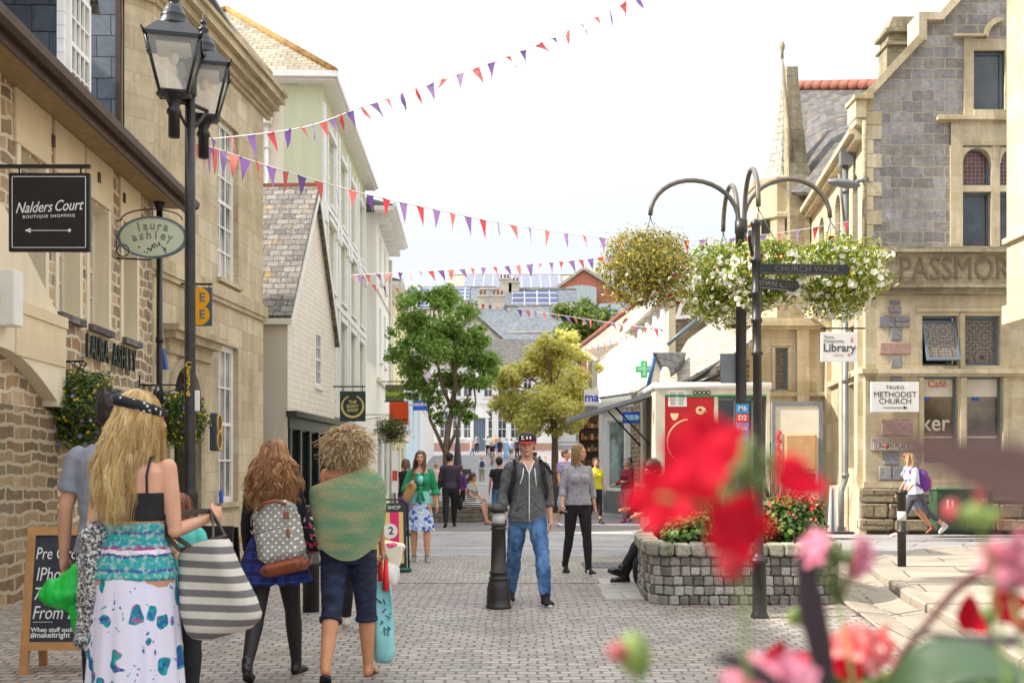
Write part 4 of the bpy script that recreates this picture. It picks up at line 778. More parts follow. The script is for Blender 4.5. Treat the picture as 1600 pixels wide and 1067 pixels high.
Ms,Ws=frame((8.45,31.3),(7.47,23));su=lambda Y:(31.3-Y)*Ws/8.3
ops=[(su(26.6),su(25.9),6.1,8.0),(su(25.5),su(24.8),6.1,8.0),(su(24.4),su(23.8),6.1,7.9),(su(29.0),su(28.2),6.1,8.0),(su(24.9),su(24.3),1.4,3.3),(su(26.2),su(25.5),1.4,3.3),(su(24.9),su(24.3),3.6,4.6)]
b=MB(Ms);wall(b,Ws,0,8.5,ops,.25)
for o in ops[:4]:arch_fill(b,o[0],o[1],o[3]-.35,o[3]+.001,.0,.2)
b.build('side_wall',M['bath'],lb)
b=MB(Ms);b.box(0,Ws+.02,-.10,.02,3.42,3.52);b.box(0,Ws+.02,-.12,.02,5.2,5.42);b.box(-.1,Ws-.1,-.32,.3,8.5,8.62);b.box(-.1,Ws-.1,-.2,.3,8.38,8.5);b.box(0,Ws+.04,-.14,.02,0,1.0)
for y_ in(23.35,25.2,27.2):b.box(su(y_)-.22,su(y_)+.12,-.12,.02,1.0,5.2)
b.build('side_mouldings',M['bath'],lb)
for o in ops:window(lb,Ms,*o,y=.1,cols=1,rows=2,fm='bluegrey',gm='brown_glass',fw=.05)
pd=[(su(23.9),-.2)];b=MB(Ms);x=su(24.15);b.tube([(x,-.2,8.2),(x,-.2,1.15),(x+.03,-.28,.95),(x+.05,-.30,.85),(x+.05,-.30,.02)],.065,10);b.box(x-.14,x+.14,-.32,-.06,8.1,8.42)
for z in(1.2,3.3,5.5,7.5):b.tube([(x,-.2,z),(x,-.2,z+.1)],.085,10)
b.build('downpipe',M['lead'],lb)
b=MB(Mf);b.tube([(-.06,-.12,8.7),(-.06,-.12,5.5)],.05,8);b.build('downpipe',M['bathdark'],lb)
b=MB();slab4(b,[P(1236,300,30),P(1356,300,25.5),P(1376,140,33),P(1248,140,37)],.12);slab4(b,[P(1376,140,33),P(1500,250,38),P(1300,250,46),P(1248,140,37)],.12);b.build('roof',M['slate'],lb)
b=MB();p0,p1=P(1249,134,37),P(1378,132,33);n=9
for k in range(n):
 a=p0.lerp(p1,k/n);c=p0.lerp(p1,(k+.97)/n);b.tube([a,c],.16,8,cap=True)
b.build('ridge_tiles',M['terracotta'],lb)
b=MB();slab4(b,[Vector((7.3,23.2,8.62)),Vector((8.2,31,8.62)),Vector((11.0,31,12.6)),Vector((11.0,23.2,12.6))][::-1],.12);slab4(b,[Vector((14.7,23.2,8.62)),Vector((14.7,31,8.62)),Vector((11.0,31,12.6)),Vector((11.0,23.2,12.6))],.12);b.build('roof',M['slate'],lb)
Yt=31.4
tg=thing('library_turret','octagonal stone turret with tall slate cone beside a coped gable and finial','tower',(XX(1205,31),31,0))
b=MB();Yg=30.2;pts=[(1237,520),(1266,520),(1266,266),(1262,258),(1248,130),(1247,104),(1229,104),(1231,180)]
b.prism([(XX(px,Yg),ZZ(py,Yg))for px,py in pts],Yg,Yg+.5);b.build('coped_gable',M['bathdark'],tg)
b=MB();b.tube([P(1238,250,Yg-.05),P(1232,200,Yg-.05),P(1224,110,Yg-.05),P(1222,90,Yg-.05)],[.06,.05,.035,.03],6)
b.lathe([(.0,0),(.05,.05),(.04,.2),(.075,.32),(.08,.4),(.05,.5),(.0,.54)],P(1222,94,Yg-.05),10);b.build('finial',M['bathdark'],tg)
cxt=XX(1222,Yt)
b=MB();b.lathe([(.94,ZZ(520,Yt)),(.94,ZZ(352,Yt)),(1.02,ZZ(350,Yt)),(1.02,ZZ(345,Yt)),(.94,ZZ(343,Yt)),(.94,ZZ(300,Yt)),(1.0,ZZ(297,Yt)),(1.03,ZZ(290,Yt)),(.7,ZZ(284,Yt))],(cxt,Yt,0),8,smooth=False,rot=PI/8);b.build('drum',M['bath'],tg)
b=MB();zz=[(292,.78),(276,.62),(250,.46),(220,.33),(190,.23),(160,.15),(130,.08),(104,.02)];b.lathe([(r_,ZZ(py,Yt))for py,r_ in zz],(cxt+.06,Yt,0),8,smooth=False,rot=PI/8);b.build('spire_roof',M['slate_pale'],tg)
b=MB()
for k,a in enumerate((-PI*.75,-PI/2,-PI*.25)):
 Mx=Matrix.Translation((cxt,Yt,0))@Matrix.Rotation(a+PI/2,4,'Z');x=.14;b.prism([(-x,ZZ(375,Yt)),(x,ZZ(375,Yt))]+[(x*math.cos(PI*j/6),ZZ(355,Yt)+.18*math.sin(PI*j/6))for j in range(7)],-.882,-.868,M=Mx)
b.build('window',M['glass_dark'],tg)
en=thing('library_porch','two storey cream stone wing with a narrow slit window left of the library','building',(XX(1225,27.5),27.5,0))
Me,We=frame((XX(1163,27.5),27.5),(XX(1290,27.5),27.5));ke=FPX/27.5;ex=lambda px:(px-1163)/ke;ez_=lambda py:CAMZ+(735-py)/ke
ops=[(ex(1211),ex(1231),ez_(609),ez_(543)),(ex(1200),ex(1240),.1,ez_(690))]
b=MB(Me);wall(b,We,0,ez_(512),ops,.25);b.build('wall',M['bath'],en)
window(en,Me,*ops[0],y=.1,cols=1,rows=1,fm='bluegrey',gm='leaded',fw=.06,sash=False);b=MB(Me);o=ops[1];b.box(o[0],o[1],.2,.24,o[2],o[3]);b.build('door',M['brownwood'],en)
b=MB(Me)
for py0,py1,pr in((516,511,.2),(511,503,.32),(503,499,.26),(619,613,.14),(540,536,.05)):b.box(-.1 if pr>.1 else ops[0][0]-.1,We+.05 if pr>.1 else ops[0][1]+.1,-pr,.02,ez_(py0),ez_(py1))
b.box(ex(1243),ex(1262),-.16,.0,0,ez_(516));b.box(ex(1163),ex(1172),-.12,.0,0,ez_(516));b.box(ops[0][0]-.08,ops[0][0]-.002,-.04,0,ops[0][2],ops[0][3]);b.box(ops[0][1]+.002,ops[0][1]+.08,-.04,0,ops[0][2],ops[0][3])
b.build('mouldings',M['bath'],en)
b=MB(Me);b.box(-.2,We+.1,-.0,4.5,ez_(499),ez_(496));b.box(-.18,-.02,0,4.4,0,ez_(512));b.build('roof',M['bathdark'],en)
b=MB(Me);b.prism([(ex(1262),ez_(499)),(ex(1290),ez_(520)),(ex(1290),ez_(498)),(ex(1262),ez_(480))],-.45,.3);b.build('canopy_moulding',M['bath'],en)
pb=thing('projecting_building','sunlit cream ashlar upper floor jutting in at the right edge','building',(XX(1573,15),15,0))
x0=XX(1573,15.0);b=MB();b.box(x0,x0+6,9.5,15,ZZ(495,15),14);b.box(x0+1.2,x0+6,9.6,14.8,0.1,ZZ(495,15)-.003);b.build('wall',M['bath'],pb)
b=MB();b.box(x0-.06,x0-.002,9.5,15.02,ZZ(382,15),ZZ(374,15));b.box(x0-.10,x0-.002,9.5,14.93,ZZ(495,15)-.12,ZZ(480,15));b.build('corbel',M['bath'],pb)
# ================================================================ STREET FURNITURE
cb=thing('utility_cabinet','green utility cabinet against the library plinth','cabinet',(XX(1510,21.8),21.8,.1));Yc=21.9;kc=Yc/FPX
b=MB();x0,x1,z1=XX(1463,Yc),XX(1552,Yc),ZZ(765,Yc);b.bbox(((x0+x1)/2,Yc+.2,(.14+z1)/2),(x1-x0,.4,z1-.14),.012);b.build('body',M['darkgreen']if 0 else plain('cabinet_green',sc(52,80,56),.5,0,.3,5,.1),cb)
b=MB();b.bbox(((x0+x1)/2,Yc+.2,z1+.02),(x1-x0+.06,.46,.05),.012);b.build('lid',plain('cabinet_lid_green',sc(80,120,84),.45,0,.2),cb)
b=MB();xm=(x0+x1)/2;b.box(x0+.03,xm-.008,Yc-.012,Yc,.2,z1-.04);b.box(xm+.008,x1-.03,Yc-.012,Yc,.2,z1-.04);b.build('door',plain('cabinet_door_green',sc(48,74,54),.45,0,.3,5),cb)
b=MB();b.box(xm-.06,xm-.03,Yc-.03,Yc-.013,.5,.62);b.build('handle',M['black'],cb)
b=MB(Matrix.Translation((0,Yc-.014,0)));b.text('41',.14,x1-.18,z1-.2,bold=.001);b.box(x0+.2,x0+.25,-.004,0,z1-.38,z1-.2);b.box(x0+.3,x0+.34,-.004,0,z1-.36,z1-.22);b.build('marking',M['offwhite'],cb)
b=MB();b.box(x0-.01,x1+.01,Yc-.01,Yc+.4,.1,.142);b.build('base',M['black'],cb)
def bollard(x,y,z,h,label,r=.075,group='black bollards',band=True):
 t=thing('bollard',label,'bollard',(x,y,z),0,group);q=lambda p:[(a*r/.075,c*h)for a,c in p]
 b=MB();b.lathe(q([(.125,0),(.125,.03),(.118,.035),(.118,.10),(.112,.20),(.095,.255),(.088,.27),(.097,.275),(.097,.29),(.084,.295),(.084,.33),(.092,.335),(.092,.35),(.078,.355),(.068,.74),(.078,.745),(.080,.755),(.066,.765),(.066,.775),(.076,.78),(.076,.79),(.064,.795),(.062,.80)]),(x,y,z),28);b.build('post',M['postblack'],t)
 b=MB();b.lathe(q([(.0635,.80),(.0635,.90)]),(x,y,z),28);b.build('reflective_band',plain('reflective_band',sc(206,204,206),.4,0,.05),t)
 b=MB();b.lathe(q([(.062,.90),(.064,.91),(.095,.915),(.098,.93),(.092,.945),(.088,.95),(.07,.968),(.045,.985),(.03,.988),(.03,.994),(.0,1.0)]),(x,y,z),28);b.build('cap',M['postblack'],t);return t
c=P(779,950,10.67);bollard(c.x,c.y,0,1.04,'black iron bollard with white reflective band in front of the young man')
def plain_bollard(x,y,z,h,label,r=.055):
 t=thing('bollard',label,'bollard',(x,y,z),0,'black bollards');b=MB();b.lathe([(r,0),(r,h*.43),(r*1.35,h*.44),(r*1.35,h*.47),(r,h*.48),(r,h*.60)],(x,y,z),20);b.lathe([(r,h*.72),(r,h*.93),(r*1.35,h*.94),(r*1.4,h*.985),(r,h)],(x,y,z),20);b.build('post',M['postblack'],t)
 b=MB();b.lathe([(r+.001,h*.60),(r+.001,h*.72)],(x,y,z),20);b.build('reflective_band',plain('reflective_band',sc(206,204,206),.4,0,.05),t)
plain_bollard(XX(1409,14.2),14.2,.10,1.0,'slim black bollard in front of the purple rucksack walker')
plain_bollard(XX(486,10.4),10.4,0,1.02,'thick black bollard half hidden between the two girls seen from behind',.08)
lp=thing('street_lamp','tall black twin street lamp with glass lanterns above the left shops','street lamp',(XX(297,10),10,0));lxp=XX(297,10)
b=MB();b.lathe([(.11,0),(.11,.5),(.09,.55),(.07,.6),(.07,1.1),(.075,1.12),(.06,1.16),(.052,1.2),(.048,3.5),(.045,4.78)],(lxp,10,0),18)
b.lathe([(.045,4.78),(.06,4.8),(.06,4.95),(.05,4.96),(.03,5.0),(.05,5.05),(.05,5.10),(.0,5.16)],(lxp,10,0),14);b.build('post',M['postblack'],lp)
b=MB();
for sx,sy in((-1,-.35),(1,.5)):
 e=Vector((lxp+sx*.12,10+sy*.3,4.70));b.tube([(lxp,10,4.45),(lxp+sx*.05,10+sy*.12,4.55),e],.014,6);b.tube([(lxp,10,4.72),e],.018,6)
b.build('bracket',M['postblack'],lp)
M['lampglass']=None
gg=NG('lantern_glass',.08,0,.6);gg.b.inputs['Base Color'].default_value=(.9,.88,.84,1);gg.b.inputs['Transmission Weight'].default_value=.0
tr=gg.N('ShaderNodeBsdfTransparent');ms_=gg.N('ShaderNodeMixShader');ms_.inputs[0].default_value=.72;gg.L(gg.b.outputs[0],ms_.inputs[1]);gg.L(tr.outputs[0],ms_.inputs[2]);gg.L(ms_.outputs[0],gg.t.nodes['Material Output'].inputs[0]);M['lampglass']=gg.m
def lantern(c,s,rot):
 Mx=Matrix.Translation(c)@Matrix.Rotation(rot,4,'Z')@Matrix.Scale(s,4)
 b=MB(Mx);w0,w1=.13,.255;z0,z1=.0,.50
 for sx in(-1,1):
  for sy in(-1,1):b.tube([(sx*w0,sy*w0,z0),(sx*w1,sy*w1,z1)],.014,6);b.tube([(sx*w1,sy*w1,z1-.01),(sx*(w1+.035),sy*(w1+.035),z1+.05)],[.02,.008],6)
 for z,w_,h in((z0,w0,.02),(z1,w1,.035)):
  for q in(0,1,2,3):b.box(-w_-.015,w_+.015,-w_-.015,-w_+.012,z-h/2,z+h/2,M=Matrix.Rotation(q*PI/2,4,'Z'))
 b.lathe([(.27*1.414,.515),(.15*1.414,.66),(.0,.67)],(0,0,0),4,smooth=False,rot=PI/4)
 b.lathe([(.155,.655),(.16,.67),(.15,.69),(.125,.75),(.13,.765),(.115,.78),(.10,.82),(.075,.87),(.05,.885),(.04,.90),(.055,.92),(.055,.94),(.035,.96),(.02,.985),(.035,1.0),(.03,1.02),(.012,1.04),(.008,1.10),(.0,1.11)],(0,0,0),18)
 b.lathe([(.0,-.42),(.055,-.42),(.055,-.2),(.07,-.19),(.07,-.16),(.05,-.12),(.08,-.05),(.17,-.01),(.17,.0),(.0,.0)],(0,0,0),16)
 o=b.build('lantern',M['black'],lp)
 b=MB(Mx);
 for q in range(4):b.add([(-w0,-w0,z0),(w0,-w0,z0),(w1,-w1,z1),(-w1,-w1,z1)],[(0,1,2,3)],M=Matrix.Rotation(q*PI/2,4,'Z'))
 b.build('glass',M['lampglass'],o)
 b=MB(Mx);b.box(-.16,.16,-.16,.16,.42,.46);b.lathe([(.03,.42),(.05,.36),(.03,.30),(.0,.29)],(0,0,0),10);b.build('lamp_unit',M['offwhite'],o)
lantern(P(272,148,9.85)+Vector((0,0,0)),.92,R(14));lantern(P(318,185,10.35),.90,R(14))
b=MB(Matrix.Translation((lxp,9.95,0)))
for k,ch in enumerate('CE376'):b.text(ch,.078,-.0,ZZ(571+11*k,10),y=-.003,ext=.003,bold=.001)
b.build('number_plate',plain('plate_yellow',sc(236,190,40),.5),lp)
b=MB(Matrix.Translation((lxp,9.995,0)));b.box(.05,.085,-.02,.02,ZZ(642,10),ZZ(610,10));b.build('notice',M['white'],lp)
def hang_sign(name,label,px0,px1,py0,py1,Y,bm,wallpx=None,bracket=True,th=.04,tilt=0,brpy=None,round_=False):
 x0,x1,z0,z1=XX(px0,Y),XX(px1,Y),ZZ(py1,Y),ZZ(py0,Y);cx,cz=(x0+x1)/2,(z0+z1)/2
 t=thing(name,label,'sign',(cx,Y,cz));Mx=Matrix.Translation((cx,Y,cz))@Matrix.Rotation(R(tilt),4,'Z')
 b=MB(Mx);hw,hh=(x1-x0)/2,(z1-z0)/2
 if round_:
  n=40;b.prism([(hw*math.cos(2*PI*k/n),hh*math.sin(2*PI*k/n))for k in range(n)],0,th)
 else:b.bbox((0,th/2,0),(2*hw,th,2*hh),.006)
 b.build('board',M[bm]if isinstance(bm,str)else bm,t)
 if bracket:
  b=MB();zb=ZZ(brpy,Y)if brpy else z1+.08;xw=XX(wallpx,Y)if wallpx is not None else x0-.3
  b.box(min(xw,x0),max(x1,xw),Y+.005,Y+th-.005,zb-.012,zb+.018)
  for xx in(x0+.12*(x1-x0),x1-.12*(x1-x0)):b.tube([(xx,Y+th/2,zb),(xx,Y+th/2,z1-.005)],.008,6)
  b.build('bracket',M['black'],t)
 return t,Mx,hw,hh
t,Mx,hw,hh=hang_sign('court_sign','black square sign with white script and an arrow at top left',13,140,270,393,9.0,'black',-120,brpy=260,tilt=0)
b=MB(Mx);
for q in((-hw+.03,hw-.03,hh-.035,hh-.03),(-hw+.03,hw-.03,-hh+.03,-hh+.035),(-hw+.03,-hw+.035,-hh+.03,hh-.03),(hw-.035,hw-.03,-hh+.03,hh-.03)):b.box(q[0],q[1],-.004,-.0005,q[2],q[3])
b.text('Nalders',.128,-.13,.035,shear=.45,sxx=.74,rot=.05,bold=.0002);b.text('Court',.128,.155,.052,shear=.45,sxx=.74,rot=.05,bold=.0002);b.text('BOUTIQUE SHOPPING',.036,0,-.035,sp=1.25,rot=.03)
b.box(-.16,.17,-.005,-.001,-.155,-.150);b.prism([(-.20,-.152),(-.15,-.172),(-.15,-.132)],-.005,-.001);b.ell((.17,-.003,-.152),(.014,.003,.014),10,6)
b.build('lettering',M['white'],t)
t,Mx,hw,hh=hang_sign('oval_sign','pale green oval sign with outlined lettering and a flower sprig',185,291,339,402,14.2,plain('pale_sage',sc(206,214,190),.5,0,.04),bracket=False,round_=True)
b=MB(Mx);n=40
for k in range(n):
 a,c=2*PI*k/n,2*PI*(k+1)/n;f=lambda r_,t_:(hw*r_*math.cos(t_),hh*r_*math.sin(t_));b.prism([f(.95,a),f(1.03,a),f(1.03,c),f(.95,c)],-.012,.05)
b.build('rim',M['bluegrey'],t)
b=MB(Mx);
def arc_text(b,s,size,R0,cz,dth,**k):
 n=len(s)
 for i,ch in enumerate(s):th=(i-(n-1)/2)*dth;b.text(ch,size,R0*math.sin(th),cz+R0*math.cos(th),rot=-th,**k)
arc_text(b,'laura',.15,.9,-.755,.10,outline=.0025);arc_text(b,'ashley',.15,.9,-.875,.105,outline=.0025)
random.seed(2)
for k in range(30):a=random.uniform(-.19,.19);zq=-.14+.04*math.sin(a*25)+random.uniform(-.03,.03);b.prism([(a+.010*math.cos(j*PI/3),zq+.010*math.sin(j*PI/3))for j in range(6)],-.005,-.001)
b.build('lettering',M['black'],t)
b=MB();zc=ZZ(370,14.2);xw=XX(180,14.2);
b.tube([(xw,14.2,zc-.32),(xw,14.2,zc+.34)],.016,6);b.tube([(xw,14.2,zc-.28),(XX(237,14.2),14.2,zc-.30)],.012,6);b.tube([(xw+.02,14.2,zc+.2)]+[(XX(237,14.2)+.40*math.cos(PI-PI*k/10),14.2,zc+.22+.14*math.sin(PI*k/10))for k in range(11)],.009,6)
for r_ in(.08,):b.tube([(xw+.1+r_*math.cos(2*PI*k/12),14.2,zc-.18+r_*math.sin(2*PI*k/12))for k in range(13)],.008,5)
b.build('bracket',M['black'],t)
t,Mx,hw,hh=hang_sign('phone_shop_sign','dark slate sign with a yellow double disc behind the lamp post',292,331,449,509,17.3,plain('slate_blue_paint',sc(74,88,104),.5),278,brpy=444)
b=MB(Mx);
for zc in(.14,-.13):b.prism([(.0+.165*math.cos(2*PI*k/24),zc+.165*math.sin(2*PI*k/24))for k in range(24)],-.006-.001*(zc>0),-.0005)
b.build('yellow_disc',plain('sign_yellow',sc(240,170,20),.5,0,.04),t);b=MB(Mx);b.text('E',.20,.045,.14,y=-.008,bold=.004);b.text('E',.20,.045,-.13,y=-.008,bold=.004);b.build('lettering',M['bluegrey'],t)
t=thing('phone_shop_badge','small dark wall plaque with yellow rim beyond the lamp post','sign',P(337,675,18.0))
b=MB();c=P(337,675,17.9);b.bbox((c.x,c.y,c.z),(.12,.3,.62),.02);b.build('board',plain('slate_blue_paint',sc(60,72,90),.5),t);b=MB()
for zz_ in(-.14,.14):b.tube([(c.x+.065,c.y+.14*math.cos(2*PI*k/16),c.z+zz_+.15*math.sin(2*PI*k/16))for k in range(17)],.014,5)
b.build('yellow_ring',plain('sign_yellow',sc(240,170,20),.5,0,.04),t)
t=thing('alarm_bell_box','blue triangular alarm box beside the arched doorway','alarm box',P(253,560,16.8));b=MB();c=P(253,561,16.6)
b.prism([(c.x-.10,c.z-.16),(c.x+.10,c.z-.16),(c.x+.045,c.z+.16),(c.x-.045,c.z+.16)],16.5,16.62);b.build('case',plain('alarm_blue',sc(30,80,160),.45,0,.06),t);b=MB();b.prism([(c.x+.035*math.cos(2*PI*k/12),c.z-.02+.035*math.sin(2*PI*k/12))for k in range(12)],16.49,16.498);b.build('badge',M['white'],t)
t,Mx,hw,hh=hang_sign('soap_shop_sign','dark green square sign with gold ring hanging from a green bar',531,571,611,658,24.0,'darkgreen',520,brpy=604)
b=MB(Mx);r_=.235
for a0,a1 in((100,440-10),):pass
n=36
for k in range(n):
 a,c=R(112+316*k/n),R(112+316*(k+1)/n);rr=lambda t_:.215+.0*t_;wd=.012+.012*math.sin(PI*k/n)
 b.prism([((r_-wd)*math.cos(a),(r_-wd)*math.sin(a)),((r_-wd)*math.cos(c),(r_-wd)*math.sin(c)),((r_+wd)*math.cos(c),(r_+wd)*math.sin(c)),((r_+wd)*math.cos(a),(r_+wd)*math.sin(a))][::1],-.006,-.001)
for s_,zc in(('THE',.09),('BODY',0),('SHOP',-.09)):b.text(s_,.095,0,zc,bold=.002)
b.build('lettering',plain('sign_gold',sc(206,180,110),.5),t)
t,Mx,hw,hh=hang_sign('shoe_shop_sign','olive green sign with lime lettering above the orange one',602,631,601,628,38,plain('olive',sc(92,98,58),.5),590,brpy=596);b=MB(Mx);b.text('hotter',.26,0,.0,bold=.004,sxx=.9);b.build('lettering',plain('lime',sc(190,210,60),.5),t)
t,Mx,hw,hh=hang_sign('navy_sign','small navy sign beside the olive one',634,643,600,624,39,plain('navy',sc(30,40,70),.5),631,brpy=596);b=MB(Mx);b.box(-hw+.01,hw-.01,-.005,-.001,-.02,.04);b.build('stripe',M['white'],t)
t,Mx,hw,hh=hang_sign('clothes_shop_sign','bright orange sign with black lettering above the hanging plants',609,638,628,663,33,plain('sign_orange',sc(244,84,20),.5,0,.03),bracket=True,wallpx=600,brpy=627);b=MB(Mx);b.text('Superdry',.145,0,-.2,bold=.004,sxx=.95);b.build('lettering',M['black'],t)
t,Mx,hw,hh=hang_sign('bank_sign','blue bank sign with white lettering among the tree leaves',645,671,625,641,45,plain('bank_blue',sc(40,90,200),.5,0,.05),bracket=False);b=MB(Mx);b.text('HALIFAX',.17,0,.03,bold=.006);b.build('lettering',M['white'],t);b=MB();b.box(XX(622,45),XX(645,45),45,45.03,ZZ(633,45),ZZ(632,45));b.build('bracket',M['black'],t)
t,Mx,hw,hh=hang_sign('baby_shop_sign','white sign with blue letters to the right of the yellow tree',913,936,609,633,31.2,'white',bracket=False);b=MB(Mx);b.text('ma',.36,0,0,bold=.010,sxx=.95);b.build('lettering',plain('letter_blue',sc(40,70,190),.5),t)
b=MB();b.box(XX(914,31.2),XX(935,31.2),31.2,31.24,ZZ(645,31.2),ZZ(634.5,31.2));lp2=b.build('lower_plate',M['lead'],t);b=MB(Matrix.Translation((0,31.2,0)));b.text('explore',.10,XX(924,31.2),ZZ(640,31.2));b.build('lower_lettering',plain('brick_red',sc(170,70,50),.5),lp2)
b=MB();b.box(XX(936,31.2),XX(945,31.2),31.21,31.24,ZZ(622,31.2),ZZ(620,31.2));b.build('bracket',M['black'],t)
t,Mx,hw,hh=hang_sign('savings_bank_sign','blue bank sign with pale discs under the van flap',973,1001,643,661,29.5,plain('bank_blue',sc(30,60,170),.5,0,.05),bracket=False)
b=MB(Mx)
for k,xx in enumerate((-.13,.0,.13)):b.prism([(xx+.085*math.cos(2*PI*j/16),.085*math.sin(2*PI*j/16))for j in range(16)],-.004-.002*k,-.001)
b.build('disc',plain('pale_cyan',sc(120,190,230),.5),t);b=MB(Mx)
for k,ch in enumerate('TSB'):b.text(ch,.12,(-.13,.0,.13)[k],0,y=-.012,bold=.002)
b.build('lettering',M['white'],t)
t,Mx,hw,hh=hang_sign('library_sign','white hanging library sign with grey lettering on the right',1283,1340,519,565,22.0,'white',1352,brpy=513)
b=MB(Mx);b.text('Truro',.085,-hw+.05,.20,align='LEFT');b.text('Community',.085,-hw+.05,.12,align='LEFT');b.text('Library',.23,0,-.02,bold=.005);b.build('lettering',plain('sign_grey',sc(84,84,90),.5),t)
b=MB(Mx);b.text('LITERACY',.05,-.03,-.16);b.prism([(.19+.03*math.cos(j*PI/4),-.16+.03*math.sin(j*PI/4))for j in range(8)],-.004,-.001);b.prism([(.22,.10),(.28,.10),(.25,.22)],-.004,-.001);b.build('emblem',plain('emblem_pink',sc(210,130,140),.5),t)
t=thing('white_wall_box','plain white box sign at the left edge above the passage arch','sign',P(5,465,10.2));b=MB();c=P(22,420,10.2);d=P(22,508,10.2);b.bbox((c.x-.3,10.3,(c.z+d.z)/2),(.6,.2,c.z-d.z),.01);b.build('case',M['white'],t)
b=MB();b.box(c.x-.9,c.x-.602,10.25,10.35,(c.z+d.z)/2-.03,(c.z+d.z)/2+.03);b.build('bracket',M['black'],t)
t=thing('wall_light','grey arm mounted street light head on the library corner','street light',P(1325,285,22.8));b=MB();b.lathe([(.0,-.34),(.10,-.28),(.16,-.05),(.13,.2),(.07,.34),(.0,.36)],(0,0,0),14,M=Matrix.Translation(P(1320,287,22.7))@Matrix.Rotation(R(-82),4,'Y'),sy=.8,sx=.6);b.build('head',M['lead'],t)
b=MB();b.tube([P(1338,284,22.7),P(1356,280,22.95)],.04,8);b.build('arm',M['lead'],t);b=MB();b.tube([P(1311,272,23.2),P(1320,350,23.3)],.03,6);b.build('bracket',M['lead'],t)
fp=thing('signpost','black iron fingerpost with three pointing arms before the flower baskets','signpost',(XX(1187,9.98),9.98,0));xf=XX(1181,9.98);xb=XX(1187,9.98)
b=MB();b.lathe([(.085,0),(.085,.02),(.066,.05),(.062,.5),(.085,.51),(.085,.545),(.060,.55),(.042,.6),(.040,2.4),(.052,2.41),(.052,2.44),(.04,2.45),(.04,2.7),(.052,2.71),(.052,2.74),(.04,2.75),(.04,2.95),(.052,2.96),(.052,2.99),(.04,3.0),(.04,3.25),(.055,3.26),(.055,3.29),(.04,3.3),(.04,3.58),(.048,3.6),(.048,3.63),(.0,3.66)],(0,0,0),20,M=Matrix(((1,0,(xf-xb)/3.6,xb),(0,1,0,9.98),(0,0,1,0),(0,0,0,1))));b.build('post',M['postblack'],fp)
def finger(px0,py0,px1,py1,h,yaw,txt,tsz):
 p=P(px0,py0,9.95);L=abs(px1-px0)*9.98/FPX/max(.3,math.cos(R(yaw)));rot=math.atan2(-(py1-py0),(px1-px0));hm=h*9.98/FPX
 Mx=Matrix.Translation(p)@Matrix.Rotation(R(yaw),4,'Z')@Matrix.Rotation(-rot if px1>px0 else PI-rot,4,'Y')
 b=MB(Mx);b.prism([(0,-hm/2),(L-.05,-hm/2),(L,0),(L-.03,hm/2),(0,hm/2)],-.012,.012);
 o=b.build('direction_arm',M['black'],fp)
 b=MB(Mx);b.box(.02,L-.06,-.016,-.0125,hm/2-.012,hm/2-.004);b.box(.02,L-.06,-.016,-.0125,-hm/2+.004,-hm/2+.012)
 if txt:b.text(txt,tsz,L*.52,0,y=-.0135,ext=.003,bold=.001,sp=1.1)
 b.build('raised_lettering',plain('worn_lettering',sc(84,78,68),.5,.2,.3),o)
finger(1186,420,1328,422,17,0,'CHURCH WALK',.075);finger(1187,442,1244,452,17,-25,'TOWN CENTRE',.06);
Mx=Matrix.Translation(P(1176,390,9.9))@Matrix.Rotation(R(-105),4,'Z');b=MB(Mx);b.prism([(0,-.06),(.55,-.06),(.6,0),(.55,.06),(0,.06)],-.012,.012);o=b.build('direction_arm',M['black'],fp);b=MB(Mx);b.box(.02,.52,-.016,-.0125,.045,.053);b.box(.02,.52,-.016,-.0125,-.053,-.045);b.box(.05,.5,.0125,.016,-.053,-.045);b.build('raised_lettering',plain('worn_lettering',sc(84,78,68),.5,.2,.3),o)
# ================================================================ TREES
M['leaf_green']=leaf_mat('leaf_green',[(0,sc(92,124,52)),(.5,sc(144,180,84)),(.85,sc(186,208,116)),(1,sc(220,230,156))],trans=.58)
M['leaf_yellow']=leaf_mat('leaf_yellow',[(0,sc(170,184,80)),(.3,sc(222,220,112)),(.7,sc(236,228,146)),(.92,sc(250,244,196)),(1,sc(238,196,80))],trans=.5)  # leaf tones raised to look sunlit; the tree itself stands in shade
M['leaf_dark']=leaf_mat('leaf_dark',[(0,sc(60,84,40)),(.6,sc(116,136,62)),(1,sc(190,196,100))])
M['bark']=plain('bark',sc(120,100,82),.9,0,.35,14,.6,30)
def blob_pts(centers,radii,n,squash=.8,surf=.35):
 centers=np.array(centers,float);radii=np.array(radii,float);w_=radii**2/np.sum(radii**2);idx=RNG.choice(len(centers),n,p=w_)
 d=RNG.normal(0,1,(n,3));d/=np.linalg.norm(d,axis=1)[:,None];r_=radii[idx]*(RNG.uniform(0,1,n)**surf)
 p=centers[idx]+d*r_[:,None]*np.array([1,1,squash]);return p,d
